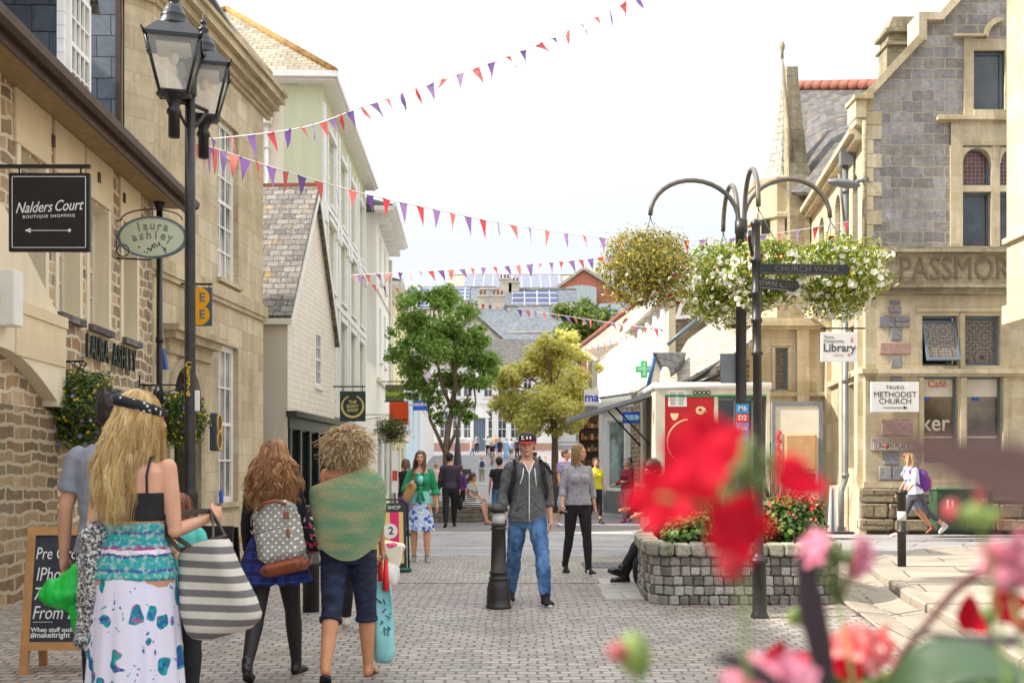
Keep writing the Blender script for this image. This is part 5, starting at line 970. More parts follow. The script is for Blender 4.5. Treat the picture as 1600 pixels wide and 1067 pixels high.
def tree(label,base,trunk,crown_blobs,n,leaf,lmat,tr=.11,forks=None,group=None,seed=1,jitter=.8):
 random.seed(seed);t=thing('tree',label,'tree',base,0,group)
 b=MB();m=len(trunk);b.tube(trunk,[tr*(1-.45*i/(m-1))for i in range(m)],10)
 top=Vector(trunk[-1])
 for f in(forks or[]):k=len(f);b.tube(f,[tr*.6*(1-.6*i/(k-1))for i in range(k)],8)
 starts=[Vector(trunk[-1]),Vector(trunk[-2])]+[Vector(f[-1])for f in(forks or[])]
 for c,r_ in crown_blobs:
  c=Vector(c);s0=min(starts,key=lambda q:(q-c).length);mid=s0.lerp(c,.5)+Vector((random.uniform(-.15,.15),random.uniform(-.15,.15),-.08));b.tube([s0,mid,c],[tr*.32,tr*.2,tr*.06],6)
  for _ in range(3):e=c+Vector((random.gauss(0,1),random.gauss(0,1),random.gauss(0,.8)))*r_*.6;b.tube([mid,mid.lerp(e,.6)+Vector((0,0,-.04)),e],[tr*.12,tr*.08,tr*.03],4)
 b.build('trunk',M['bark'],t)
 cs=[c for c,r_ in crown_blobs];rs=[r_ for c,r_ in crown_blobs]
 sub=[];sr=[]
 for c,r_ in crown_blobs:
  for _ in range(7):
   d=Vector((random.gauss(0,1),random.gauss(0,1),random.gauss(0,1))).normalized()*r_*random.uniform(.3,1.1);sub.append(tuple(Vector(c)+d));sr.append(r_*random.uniform(.35,.75))
 p,d=blob_pts(sub,sr,n,.8,.75);rn=np.clip(RNG.uniform(0,1,n)*.7+.3*(RNG.uniform(0,1,len(sub))[RNG.integers(0,len(sub),n)]),0,1)
 cloud('crown',p,d*.6+np.array([0,0,.4]),leaf,lmat,t,rnd=rn,jitter=jitter);return t
Y1=30.0;q=lambda px,py,dy=0:tuple(P(px,py,Y1+dy))
tree('leafy green street tree with a crooked trunk in the raised planter',(XX(697,Y1),Y1,0),[(XX(697,Y1),Y1,.3),q(697,700),q(700,672),q(706,640,.2),q(712,600),q(708,560)],
 [(q(640,520,.3),.55),(q(630,550,-.3),.45),(q(660,490),.6),(q(690,475,.4),.55),(q(680,462),.3),(q(715,505,-.4),.65),(q(745,530),.5),(q(760,570,.3),.42),(q(725,560,.5),.6),(q(680,545,-.5),.7),(q(650,580,.2),.5),(q(655,600),.38),(q(745,600,-.2),.38),(q(762,590),.28),(q(700,590,.4),.5),(q(672,625,-.2),.32),(q(722,640,.2),.32),(q(688,648),.22),(q(735,648),.28),(q(640,610),.25)],
 17000,.125,M['leaf_green'],.10,forks=[[q(697,712),q(684,680,.1),q(672,655),q(668,620,.2),q(662,590)],[q(698,705),q(714,672,-.1),q(722,640),q(740,600,-.2)],[q(706,640,.2),q(690,600),q(682,560)]],seed=4)
Y2=35.0;q2=lambda px,py,dy=0:tuple(P(px,py,Y2+dy))
tree('rounded yellow green street tree with sunlit leaf colours in the middle of the street',(XX(866,Y2),Y2,0),[(XX(867,Y2),Y2,0),q2(867,720),q2(867,690),q2(864,650),q2(862,610)],
 [(q2(800,640,.3),.62),(q2(795,600,-.3),.6),(q2(815,575),.62),(q2(845,555,.4),.62),(q2(880,550),.58),(q2(862,536,-.3),.4),(q2(905,580,-.4),.62),(q2(908,620),.55),(q2(895,655,.3),.6),(q2(858,600,.5),.95),(q2(840,640,-.5),.9),(q2(820,660,.2),.55),(q2(875,640,-.7),.8),(q2(855,670),.5),(q2(782,625),.35)],
 30000,.125,M['leaf_yellow'],.13,seed=9)
Y3=98.0;q3=lambda px,py,dy=0:tuple(P(px,py,Y3+dy))
tree('dense round evergreen on the hillside below the red brick hall',(XX(905,Y3),Y3,8),[q3(905,640),q3(905,580),q3(905,540)],[(q3(905,495),2.0),(q3(880,510),1.6),(q3(930,510),1.5),(q3(905,525,-1),2.0),(q3(890,540),1.4),(q3(925,535),1.3)],9000,.38,M['leaf_dark'],.25,seed=12)
def sett_planter(name,label,outline,rows,h,sett,cap,mat,capmat,loc,soil_z,flare=0,seed=1):
 random.seed(seed);t=thing(name,label,'planter',loc);b=MB();n=len(outline)
 per=[(Vector((*outline[i],0)),Vector((*outline[(i+1)%n],0)))for i in range(n)];L=sum((c-a).length for a,c in per)
 cen=sum((Vector((*o,0))for o in outline),Vector())/n
 def at(s):
  s%=L
  for a,c in per:
   l=(c-a).length
   if s<=l:d=(c-a).normalized();return a+d*s,d
   s-=l
  return per[-1][1],d
 rh=(h-cap)/rows
 for r_ in range(rows):
  k=int(L/sett);off=random.uniform(0,sett);s=off;st=L/k
  ins=(.0 if not flare else flare*(1-(r_+.5)/rows)**2)
  for i in range(k):
   wv=st*random.uniform(.86,.96);p,d=at(s+st*i);nrm=Vector((d.y,-d.x,0));p=p+nrm*ins
   Mx=Matrix.Translation((p.x,p.y,rh*(r_+.5)))@Matrix.Rotation(math.atan2(d.y,d.x),4,'Z')
   b.bbox((0,.03,0),(wv,.10,rh*random.uniform(.84,.93)),.010,M=Mx@Matrix.Rotation(random.uniform(-.05,.05),4,'Y'),rnd=random.random(),jit=.006)
 b.build('sett_wall',mat,t)
 b=MB();k=max(8,int(L/(sett*1.55)))
 for i in range(k):
  p,d=at(L*i/k);Mx=Matrix.Translation((p.x,p.y,h-cap/2))@Matrix.Rotation(math.atan2(d.y,d.x)+random.uniform(-.03,.03),4,'Z');b.bbox((0,.05,0),(L/k*.95,.22,cap*.95),.02,M=Mx,rnd=random.random(),jit=.008)
 b.build('coping',capmat,t)
 b=MB();pts=[Vector((*o,0))for o in outline];core=[(cen+(p-cen)*.986)for p in pts]
 b.add([(p.x,p.y,0)for p in core]+[(p.x,p.y,h-cap)for p in core],[tuple(range(n))[::-1]]+[(i,(i+1)%n,n+(i+1)%n,n+i)for i in range(n)]);b.build('mortar',plain('mortar_moss',sc(134,130,104),.95,0,.4,6,.4,30),t)
 b=MB();core=[(cen+(p-cen)*.93)for p in pts];b.add([(p.x,p.y,soil_z)for p in core],[tuple(range(n))]);b.build('soil',M['earth'],t);return t
gs=NG('granite_sett',.85);gs.col(gs.mix(.75,gs.ramp(gs.rnd(),[(0,sc(104,98,90)),(.5,sc(146,139,130)),(1,sc(186,180,170))]),gs.ramp(gs.noise(gs.obj,40,5,.75),[(.32,(.45,.45,.45,1)),(.68,(1.45,1.45,1.45,1))]),'MULTIPLY'));gs.bump(gs.noise(gs.obj,60,5,.7),.7,.012);M['sett']=gs.m
gs=NG('granite_sett_mossy',.9);c0=gs.mix(.75,gs.ramp(gs.rnd(),[(0,sc(132,128,112)),(1,sc(178,172,156))]),gs.ramp(gs.noise(gs.obj,30,5,.75),[(.32,(.45,.45,.45,1)),(.68,(1.4,1.4,1.4,1))]),'MULTIPLY');gs.col(gs.mix(gs.ramp(gs.noise(gs.obj,5,5,.7),[(.50,(0,0,0,1)),(.62,(.7,.7,.7,1))]),c0,sc(110,112,64)));gs.bump(gs.noise(gs.obj,45,5,.7),.8,.02);M['sett_moss']=gs.m
PX=[(1.44,11.05),(1.55,10.95),(3.15,10.95),(3.30,11.1),(3.45,11.9),(3.45,13.2),(3.2,13.9),(1.95,13.9),(1.62,13.5),(1.48,12.6),(1.42,11.5)]
pl=sett_planter('stone_planter','big mossy granite sett planter filled with flowers on the right',PX,5,.625,.100,.14,M['sett'],M['sett_moss'],(2.5,11.2,0),.52,flare=.025,seed=3)
px_=lambda a,c,r0,k=8:[(a+r0*math.cos(2*PI*i/k+PI/k),c+r0*.9*math.sin(2*PI*i/k+PI/k))for i in range(k)]
sett_planter('stone_planter','low stone planter round the left street tree where people sit',px_(XX(708,29.3),29.3,1.15),3,.50,.3,.12,plain('grey_block',sc(128,118,108),.9,0,.25,8,.5),plain('grey_coping',sc(150,142,130),.85,0,.2,8,.3),(XX(708,29.3),29.3,0),.42,seed=5)
M['geranium_leaf']=leaf_mat('geranium_leaf',[(0,sc(36,66,24)),(.5,sc(70,106,40)),(.85,sc(120,146,60)),(1,sc(110,90,50))],.55,.25)
M['petal_red']=leaf_mat('petal_red',[(0,sc(196,20,24)),(1,sc(236,50,46))],.5,.4)
M['petal_coral']=leaf_mat('petal_coral',[(0,sc(226,90,70)),(.5,sc(240,140,120)),(1,sc(246,190,170))],.5,.4)
M['petal_white']=leaf_mat('petal_white',[(0,sc(226,222,206)),(1,sc(246,244,236))],.5,.4)
M['petal_yellow']=leaf_mat('petal_yellow',[(0,sc(226,180,30)),(1,sc(246,220,70))],.5,.3)
M['petal_crimson']=leaf_mat('petal_crimson',[(0,sc(120,16,40)),(1,sc(180,30,60))],.5,.3)
M['petal_violet']=leaf_mat('petal_violet',[(0,sc(130,110,190)),(1,sc(190,176,226))],.5,.3)
def flowers(name,pts,nrm,size,mat,parent,cup=.25,**k):
 """small five-sided blossoms as one part"""
 n=len(pts);pts=np.asarray(pts,float);nr=np.asarray(nrm,float)+RNG.normal(0,.35,(n,3));nr/=np.linalg.norm(nr,axis=1)[:,None];t=np.cross(nr,RNG.normal(0,1,(n,3)));t/=np.linalg.norm(t,axis=1)[:,None];bb=np.cross(nr,t)
 sz=(size*RNG.uniform(.7,1.25,n))[:,None]*.5;V=np.empty((n,6,3));V[:,0]=pts-nr*sz*cup
 for j in range(5):a=2*PI*j/5;V[:,j+1]=pts+t*sz*math.cos(a)+bb*sz*math.sin(a)+nr*sz*cup
 base=np.arange(n)[:,None,None]*6;tri=np.array([[0,j+1,(j+1)%5+1]for j in range(5)])[None];loops=(base+tri).reshape(-1)
 return rawmesh(name,V.reshape(-1,3),loops,3,np.repeat(RNG.uniform(0,1,n),5),mat,parent,**k)
def ellpts(c,r,n,surf=.25,up=False):
 d=RNG.normal(0,1,(n,3));d/=np.linalg.norm(d,axis=1)[:,None]
 if up:d[:,2]=np.abs(d[:,2])
 rr=RNG.uniform(0,1,n)**surf;lump=1+.12*np.sin(d[:,0]*7+c[0]*3)*np.sin(d[:,1]*6+c[1])*1+.10*np.sin(d[:,2]*9+c[0]);return np.array(c)+d*np.array(r)*(rr*lump)[:,None],d
def bedding(label,c,r,nleaf,leaf,petals,npet,name='geranium_bush',cat='plant',petal_size=.035):
 t=thing(name,label,cat,(c[0],c[1],c[2]-r[2]));p,d=ellpts(c,r,nleaf,.22,False);cloud('foliage',p,d+np.array([0,-.1,.5]),leaf,M['geranium_leaf'],t,aspect=.95,jitter=.45)
 b=MB();random.seed(1)
 for _ in range(26):a=random.uniform(0,2*PI);rr=random.uniform(.2,.85);b.tube([(c[0]+.1*math.cos(a)*r[0],c[1]+.1*math.sin(a)*r[1],c[2]-r[2]),(c[0]+rr*math.cos(a)*r[0],c[1]+rr*math.sin(a)*r[1],c[2]+r[2]*random.uniform(-.3,.7))],[.008,.004],5)
 b.build('stems',plain('green_stem',sc(96,118,56),.6),t)
 for pm,k in petals:
  cl,dd=ellpts(c,tuple(x*1.07 for x in r),k,.05,True);P_=[];D_=[]
  for i in range(k):
   for _ in range(npet):v=RNG.normal(0,1,3);v/=np.linalg.norm(v);P_.append(cl[i]+v*.032+np.array([0,0,.02]));D_.append(v+np.array([0,-.3,.3]))
  flowers('blossoms',P_,D_,petal_size,M[pm],t)
 return t
bedding('low leafy geranium clump at the near left of the big planter',(XX(1075,11.4),11.45,.70),(.26,.28,.20),900,.06,[('petal_coral',6)],5)
bedding('leafy geranium bush with red and coral heads at the right of the big planter',(XX(1238,11.6),11.6,.80),(.34,.34,.33),1700,.06,[('petal_red',13),('petal_coral',16)],9)
bedding('coral flowering bedding across the back of the big planter',(XX(1160,12.6),12.7,.78),(.55,.45,.30),1500,.07,[('petal_coral',26),('petal_red',10)],8,name='bedding_plant')
def spiky(label,c,h,n,mat,seed):
 random.seed(seed);t=thing('cordyline',label,'plant',c);b=MB()
 for k in range(n):
  a=random.uniform(0,2*PI);l=h*random.uniform(.7,1.1);sp=random.uniform(.15,.65)*l;w_=random.uniform(.014,.022);dx,dy=math.cos(a),math.sin(a);pts=[]
  for j in range(7):s=j/6;pts.append(Vector((c[0]+dx*sp*s**1.3,c[1]+dy*sp*s**1.3,c[2]+l*(s-.45*s**3*(sp/l)*1.5))))
  vs=[];
  for j,p in enumerate(pts):ww=w_*(1-(j/6)**2)+.001;vs+=[p+Vector((-dy,dx,0))*ww,p-Vector((-dy,dx,0))*ww+Vector((0,0,0))]
  b.add(vs,[(2*j,2*j+1,2*j+3,2*j+2)for j in range(6)],rnd=random.random())
 b.build('leaves',mat,t)
M['spiky']=leaf_mat('cordyline_leaf',[(0,sc(70,44,36)),(.5,sc(120,90,66)),(1,sc(150,140,96))],.4,.2)
spiky('bronze spiky cordyline in the middle of the big planter',(XX(1125,12.1),12.1,.60),.95,60,M['spiky'],3);spiky('grey green spiky cordyline near the right of the big planter',(XX(1212,12.0),12.0,.60),1.0,55,leaf_mat('cordyline_grey',[(0,sc(70,76,60)),(1,sc(150,160,130))],.4,.2),4)
# ================================================================ HANGING BASKETS
def basket(label,c,r,wall=None,style='white',group='hanging flower baskets',hook=None,n=3200,rz=None):
 t=thing('hanging_basket',label,'hanging basket',c,0,group);cx,cy,cz=c;rz=rz or r*.85
 b=MB();b.lathe([(.0,-.26),(.12,-.24),(.22,-.15),(.27,0),(.25,0),(.0,-.02)],(cx,cy,cz),16);b.build('basket',M['brownwood'],t)
 p,d=ellpts(c,(r,r,rz),n,.38);lm={'white':'leaf_lime','olive':'leaf_olive','yellow':'leaf_basket'}[style]
 cloud('foliage',p,d+np.array([0,0,-.2]),.06 if style!='olive' else .045,M[lm],t,aspect=.4,jitter=.7)
 sp,sd=ellpts(c,(r*1.12,r*1.12,rz*1.12),n//5,.12);cloud('sprays',sp,sd,.05,M[lm],t,aspect=.25,jitter=.5)
 for pm,k,sz in{'white':[('petal_white',380,.072),('petal_yellow',110,.028),('petal_crimson',16,.06)],'olive':[('petal_yellow',140,.028),('petal_white',60,.055),('petal_crimson',12,.06)],'yellow':[('petal_yellow',170,.034),('petal_violet',34,.045),('petal_white',8,.05)]}[style]:
  p,d=ellpts(c,(r*1.05,r*1.05,rz*1.05),k,.08)
  if pm=='petal_white':p=p[(p[:,2]<cz+rz*(.55 if style=='white' else-.1))];d=d[:len(p)];d=(p-np.array(c));
  flowers('blossoms',p,d,sz,M[pm],t)
 if hook:
  b=MB();h=Vector(hook);b.tube([h,h+Vector((0,0,-.04))],.01,5)
  for a in(0,2.1,4.2):b.tube([h+Vector((0,0,-.03)),Vector((cx+.26*math.cos(a),cy+.26*math.sin(a),cz))],.006,4)
  b.build('chain',M['lead'],t)
 return t
M['leaf_lime']=leaf_mat('leaf_lime',[(0,sc(70,96,30)),(.4,sc(128,148,50)),(.8,sc(182,190,84)),(1,sc(214,214,120))],.5,.45)
M['leaf_olive']=leaf_mat('leaf_olive',[(0,sc(84,86,36)),(.4,sc(142,142,58)),(.8,sc(196,190,92)),(1,sc(206,150,90))],.5,.5)
M['leaf_basket']=leaf_mat('leaf_basket',[(0,sc(44,66,30)),(.5,sc(80,108,46)),(1,sc(140,158,70))],.5,.35)
Yp=12.0;xp=XX(1158,Yp);bp=thing('basket_post','black post with four curved arms carrying the flower baskets','post',(xp,Yp,.5));zj=ZZ(352,Yp)
arms=[]
b=MB()
for(tipx,tipy,topy,ty)in((1016,336,282,Yp-.1),(1297,340,280,Yp+.05),(1130,362,290,Yp+.9),(1185,322,266,Yp-.9)):
 tip=P(tipx,tipy,ty);foot=Vector((xp+(.03 if tipx>1158 else-.03),Yp+(ty-Yp)*.03,zj+.05));ztop=ZZ(topy,(ty+Yp)/2);pts=[foot+Vector((0,0,-1.0)),foot]
 for k in range(1,17):
  a=PI*k/16;s=(1-math.cos(a))/2;z=foot.z+(tip.z-foot.z)*s+(ztop-max(foot.z,tip.z)*.5-min(foot.z,tip.z)*.5)*math.sin(a);pts.append(Vector((foot.x+(tip.x-foot.x)*s,foot.y+(tip.y-foot.y)*s,z)))
 b.tube(pts,.026,10);arms.append(tip)
b.build('curved_arms',plain('arm_grey_brown',sc(104,96,88),.5,.1,.2),bp)
b=MB();b.lathe([(.14,.45),(.14,.95),(.12,1.0),(.09,1.35),(.06,1.4),(.058,zj-.1),(.07,zj-.08),(.07,zj+.05),(.0,zj+.08)],(xp,Yp,0),18);b.build('post',M['postblack'],bp)
for k_b,(z0,z1,cc,s_)in enumerate(((1.98,2.08,sc(40,150,210),'M6'),(1.88,1.975,sc(206,70,60),'D2'),(1.76,1.875,sc(40,150,210),'bus'),(1.62,1.755,sc(20,140,220),''))):
 b=MB();b.box(xp-.07,xp+.07,Yp-.07,Yp-.062,z0,z1);o=b.build('route_plate',plain('plate_colour',cc,.4,0,.05),bp);b=MB(Matrix.Translation((0,Yp-.071,0)))
 if s_:b.text(s_,.075,xp,(z0+z1)/2,bold=.001)
 else:b.box(xp-.04,xp+.02,-.003,0,1.685,1.695);b.prism([(xp+.01,1.66),(xp+.05,1.69),(xp+.01,1.72)],-.003,0)
 b.build('lettering',M['white'],o)
b=MB();b.box(xp-.22,xp+.0,Yp+.02,Yp+.06,ZZ(598,Yp),ZZ(552,Yp));b.build('back_plate',M['lead'],bp)
basket('airy olive basket with few white blooms on the left arm',tuple(P(1010,421,Yp-.1)),.50,style='olive',hook=arms[0],n=8000)
basket('dense white petunia basket on the right arm before the carved name band',tuple(P(1308,430,Yp+.05)),.52,style='white',hook=arms[1],n=5200)
basket('white and yellow flower basket hung on the far short arm',tuple(P(1130,440,Yp+.9)),.56,style='white',hook=arms[2],n=5200)
basket('bright green flower basket behind the fingerpost on the front arm',tuple(P(1200,425,Yp-.5)),.42,style='white',hook=arms[3],n=4200)
def wall_basket(label,c,r,hx,rz=None,n=3600):
 t=basket(label,c,r,style='yellow',hook=(c[0]+.02,c[1],c[2]+(rz or r)*1.02),n=n,rz=rz,group='wall baskets on the left shops')
 b=MB();x=hx;z=c[2]+(rz or r)*1.05;y=c[1];b.tube([(x,y,z-.35),(x,y,z+.2)],.012,6);b.tube([(x,y,z+.06),(c[0]+.02,y,z+.06),(c[0]+.05,y,z+.03),(c[0]+.02,y,z)],.012,6)
 for(ox,oz,r_)in((.09,.0,.05),(.19,.02,.035),(.08,-.13,.06)):b.tube([(x+ox+r_*math.cos(2*PI*k/12),y,z+oz+r_*math.sin(2*PI*k/12))for k in range(12)],.007,5)
 b.tube([(x,y,z-.3),(x+.15,y,z-.15),(c[0],y,z+.03)],.009,5);b.build('bracket',M['black'],t)
wall_basket('yellow flowered wall basket nearest the camera beside the passage hood',tuple(P(128,640,12.2)),.40,LX(12.2)+.01,.46,n=4800)
wall_basket('dark leafy yellow flowered wall basket behind the lamp post',tuple(P(282,655,15.2)),.36,LX(15.2)+.01,.40)
wall_basket('trailing olive green wall basket beyond the soap shop sign',tuple(P(612,672,32)),.50,-4.85,.38,n=3000)
# ================================================================ RED VAN
vn=thing('catering_van','white framed catering trailer with red printed rear panel and open door','food trailer',(XX(1120,16),16,0));Yv=16.0;vx=lambda p:XX(p,Yv);vz=lambda p:ZZ(p,Yv)
b=MB();X0,X1=vx(1024),vx(1203);zb,zt=.42,vz(606)
b.box(X0,X0+.14,Yv,Yv+.06,zb,zt);b.box(X1-.05,X1,Yv,Yv+.06,zb,zt);b.box(X0+.14,X1-.05,Yv+.001,Yv+.06,zt-.10,zt);b.box(X0+.14,X1-.05,Yv+.001,Yv+.06,zb,zb+.10);b.box(X0,X0+.05,Yv+.06,Yv+1.9,zb,1.15);b.box(X0,X0+.05,Yv+.06,Yv+.5,1.15,zt);b.box(X0,X0+.05,Yv+1.5,Yv+1.9,1.15,zt);b.box(X1-.05,X1,Yv+.06,Yv+1.9,zb,zt);b.box(X0,X1,Yv+1.85,Yv+1.9,zb,zt);b.box(X0,X1,Yv+.06,Yv+1.9,zb-.05,zb);b.box(vx(1116),vx(1122),Yv+.002,Yv+.05,zb+.1,zt-.1)
b.build('body',M['offwhite'],vn)
b=MB();b.tube([(X0-.02,Yv+.02,zt+.03),(X1+.02,Yv+.02,zt+.03)],.055,12);b.box(X0-.02,X1+.02,Yv+.05,Yv+1.92,zt-.02,zt+.08);b.tube([(X0,Yv+.02,zt+.03),(X0,Yv+1.9,zt+.03)],.055,10);b.build('roof',M['white'],vn)
b=MB();b.box(X0+.141,vx(1115.5),Yv+.012,Yv+.02,zb+.1,zt-.101);rp=b.build('red_panel',plain('van_red',sc(206,20,34),.35,0,.05,3,0),vn)
b=MB();b.box(X0+.14,X1-.05,Yv-.004,Yv+.0,zt-.13,zt-.10);b.build('green_stripe',plain('stripe_green',sc(40,150,80),.5),vn)
b=MB();b.box(vx(1044),vx(1073),Yv-.002,Yv+.010,vz(635),vz(609));nb=b.build('notice',M['white'],rp);b=MB()
for k in range(9):
 for c0,c1 in((1047,1057),(1060,1070)):b.box(vx(c0),vx(c1-random.random()*3),Yv-.004,Yv-.0025,vz(613+2.3*k+.7),vz(613+2.3*k))
b.build('print',M['lead'],nb)
cr=plain('print_cream',sc(236,222,170),.5,0,.04);b=MB(Matrix.Translation((0,Yv+.008,0)))
b.prism([(vx(1094)+.075*math.cos(2*PI*k/20)*(1+.15*math.cos(2*PI*k/20)),vz(641)+.06*math.sin(2*PI*k/20))for k in range(20)],-.004,0);b.prism([(vx(1099),vz(645)),(vx(1105),vz(644)),(vx(1102),vz(641))],-.004,0)
b.prism([(vx(1054)+.06*math.cos(2*PI*k/20),vz(649)+.05*math.sin(2*PI*k/20)+.02*math.cos(4*PI*k/20))for k in range(20)],-.004,0)
n=22
for k in range(n):
 a,c=R(95+150*k/n),R(95+150*(k+1)/n);b.prism([(vx(1078)+.32*math.cos(a),vz(690)+.32*math.sin(a)),(vx(1078)+.34*math.cos(a),vz(690)+.34*math.sin(a)),(vx(1078)+.34*math.cos(c),vz(690)+.34*math.sin(c)),(vx(1078)+.32*math.cos(c),vz(690)+.32*math.sin(c))][::-1],-.004,0)
b.build('print_shapes',cr,rp)
b=MB(Matrix.Translation((0,Yv+.006,0)));b.prism([(vx(1094)+.03*math.cos(2*PI*k/12),vz(640)+.022*math.sin(2*PI*k/12))for k in range(12)],-.006,-.0045);b.build('print_hole',M['blue']if 0 else plain('van_red',sc(206,20,34),.35,0,.05,3,0),rp)
b=MB()
for p_ in(1086,1093,1100,1107):b.tube([(vx(p_)+.028*math.cos(2*PI*k/12),Yv-.008,vz(613)+.028*math.sin(2*PI*k/12))for k in range(13)],.006,5)
b.build('ring_logo',M['black'],vn)
b=MB();b.box(vx(1123),vx(1175),Yv+.05,Yv+.055,1.35,zt-.16);b.build('inner_window',M['glass_dark'],vn);b=MB()
for z in(1.3,zt-.16):b.box(vx(1122),vx(1186),Yv+.03,Yv+.048,z-.02,z+.02)
for p_ in(1122,1148,1176,1185):b.box(vx(p_)-.012,vx(p_)+.012,Yv+.03,Yv+.047,1.3,zt-.16)
b.build('window_frame',M['lead'],vn)
b=MB();b.box(vx(1123),vx(1196),Yv+.06,Yv+.07,zb,1.35);b.build('inner_panel',M['brownwood'],vn)
b=MB();slab4(b,[Vector((X0-.02,Yv+.35,zt-.10)),Vector((X0-.02,Yv+1.7,zt-.10)),Vector((X0-1.25,Yv+1.7,vz(655))),Vector((X0-1.25,Yv+.35,vz(655)))][::-1],.05);b.build('side_flap',M['lead'],vn)
b=MB()
for yy in(.5,1.7):b=MB();b.tube([(X0-.02,Yv+yy,1.75),(X0-.55,Yv+yy,vz(632))],.016,6);b.build('gas_strut',M['black'],vn)
b=MB();b.box(X0-.12,X0-.005,Yv+.3,Yv+1.6,1.10,1.14);b.build('counter',M['white'],vn)
b=MB();Mx=Matrix.Translation((X1+.02,Yv-.02,0))@Matrix.Rotation(R(-8),4,'Z');b.M=Mx;dw=.72;b.box(0,dw,-.03,.02,zb+.02,vz(628));dr=b.build('open_door',M['offwhite'],vn,label='open white door with a brown paper bag and red ribbon')
b=MB(Mx);
for q_ in((0,dw,vz(628)-.05,vz(628)),(0,.05,zb,vz(628)-.05),(dw-.05,dw,zb,vz(628)-.05)):b.box(q_[0],q_[1],-.05,-.031,q_[2],q_[3])
b.box(.1,dw-.12,-.06,-.031,1.22,1.255)
b.build('door_frame',M['lead'],dr)
b=MB(Mx);b.bbox((.40,-.09,1.62),(.44,.10,.55),.03,jit=.012);b.build('paper_bag',plain('brown_paper',sc(190,150,108),.85,0,.15,9,.5,14),dr)
b=MB(Mx);b.box(.10,dw-.10,-.045,-.031,1.20,1.30);b.build('red_strip',plain('strip_red',sc(150,30,50),.5),dr);b=MB(Mx);b.box(.42,.6,-.048,-.0455,1.24,1.26);b.build('print',M['white'],dr)
b=MB(Mx);b.tube([(.10+.025*math.sin(k*1.9),-.06,1.95-.045*k)for k in range(16)],[.012+.014*abs(math.sin(k*1.3))for k in range(16)],6);b.build('ribbon',plain('ribbon_red',sc(220,30,50),.6),dr)
for sx in(X0+.25,X1-.25):
 b=MB();b.lathe([(.12,-.09),(.28,-.09),(.30,-.05),(.30,.05),(.28,.09),(.12,.09)],(0,0,0),20,M=Matrix.Translation((sx,Yv+1,.30))@Matrix.Rotation(R(90),4,'Y'));wl=b.build('wheel',plain('tyre',sc(34,34,34),.8),vn);b=MB();b.lathe([(0,-.07),(.12,-.07),(.12,.07),(0,.07)],(0,0,0),12,M=Matrix.Translation((sx,Yv+1,.30))@Matrix.Rotation(R(90),4,'Y'));b.build('rim',M['lead'],wl)
b=MB();b.lathe([(.0,.30),(.04,.29),(.07,.22),(.08,.12),(.09,.0),(.09,-.02)],(vx(1047),Yv+.5,zt+.06),14,sy=.5);b.build('roof_vent',M['cream'],vn)
# ================================================================ BOARDS ON THE PAVEMENT
chalk=NG('chalkboard',.75);chalk.col(chalk.ramp(chalk.noise(chalk.obj,4,6,.7),[(.35,sc(36,40,48)),(.7,sc(62,66,76))]));M['chalk']=chalk.m
M['pine']=plain('pine_frame',sc(186,136,84),.6,0,.2,6,.15)
def aboard(name,label,x,y,w_,h,yaw,frame_m,board_m,lean=9,fw=.055,spread=.34):
 t=thing(name,label,'board',(x,y,0),R(yaw));base=Matrix.Translation((x,y,0))@Matrix.Rotation(R(yaw),4,'Z');Mx=base@Matrix.Rotation(R(-lean),4,'X')
 b=MB(Mx);b.box(-w_/2,-w_/2+fw,-.015,.015,0,h);b.box(w_/2-fw,w_/2,-.015,.015,0,h);b.box(-w_/2+fw,w_/2-fw,-.014,.014,h-fw,h);b.box(-w_/2+fw,w_/2-fw,-.014,.014,.16,.16+fw);b.build('frame',M[frame_m],t)
 b=MB(Mx);b.box(-w_/2+fw,w_/2-fw,-.006,.006,.16+fw,h-fw);bd=b.build('panel',M[board_m]if isinstance(board_m,str)else board_m,t)
 Mb=base@Matrix.Translation((0,spread,0))@Matrix.Rotation(R(lean),4,'X');b=MB(Mb);b.box(-w_/2,-w_/2+fw,-.012,.012,0,h*.985);b.box(w_/2-fw,w_/2,-.012,.012,0,h*.985);b.box(-w_/2+fw,w_/2-fw,-.011,.011,h*.5,h*.5+fw);b.box(-w_/2+fw,w_/2-fw,-.008,.008,.2,h*.9);b.build('rear_leg_frame',M[frame_m],t)
 return t,Mx,bd
cp_=P(85,1050,7.28)
t,Mx,bd=aboard('chalkboard','pine framed chalkboard with handwritten price behind the blonde woman',XX(90,7.2),7.2,.50,.98,2,'pine','chalk',9)
b=MB(Mx);b.text('Pre Order',.115,-.19,.80,y=-.008,ext=.001,align='LEFT',shear=.15,sxx=.7);b.text('IPhone',.13,-.18,.66,y=-.008,ext=.001,align='LEFT',shear=.15,sxx=.7);b.text('7 Now',.12,-.19,.53,y=-.008,ext=.001,align='LEFT',shear=.15,sxx=.8);b.text('From £36',.125,-.19,.405,y=-.008,ext=.001,align='LEFT',shear=.2,sxx=.75)
b.box(-.18,-.05,-.010,-.007,.345,.348);b.text('When stuff sucks',.042,-.19,.295,y=-.008,ext=.001,align='LEFT',bold=.0008);b.text('#makeitright',.05,-.19,.26,y=-.008,ext=.001,align='LEFT',bold=.0008);b.build('lettering',M['white'],bd)
t,Mx,bd=aboard('black_board_sign','black pavement board with large pale letters behind the striped bag',XX(318,9.3),9.3,.44,.88,-8,'black','black',8)
b=MB(Mx);b.text('orange',.17,0,.72,y=-.016,ext=.002,bold=.002);b.box(-.18,.18,-.018,-.0155,.6,.605);b.build('lettering',M['white'],bd)
t=thing('poster_board','green framed pavement poster with pink and yellow stripes beside the curly haired woman','board',(XX(608,14.4),14.4,0));Mx=Matrix.Translation((XX(608,14.4),14.4,0))@Matrix.Rotation(R(20),4,'Z')@Matrix.Rotation(R(-5),4,'X')
b=MB(Mx)
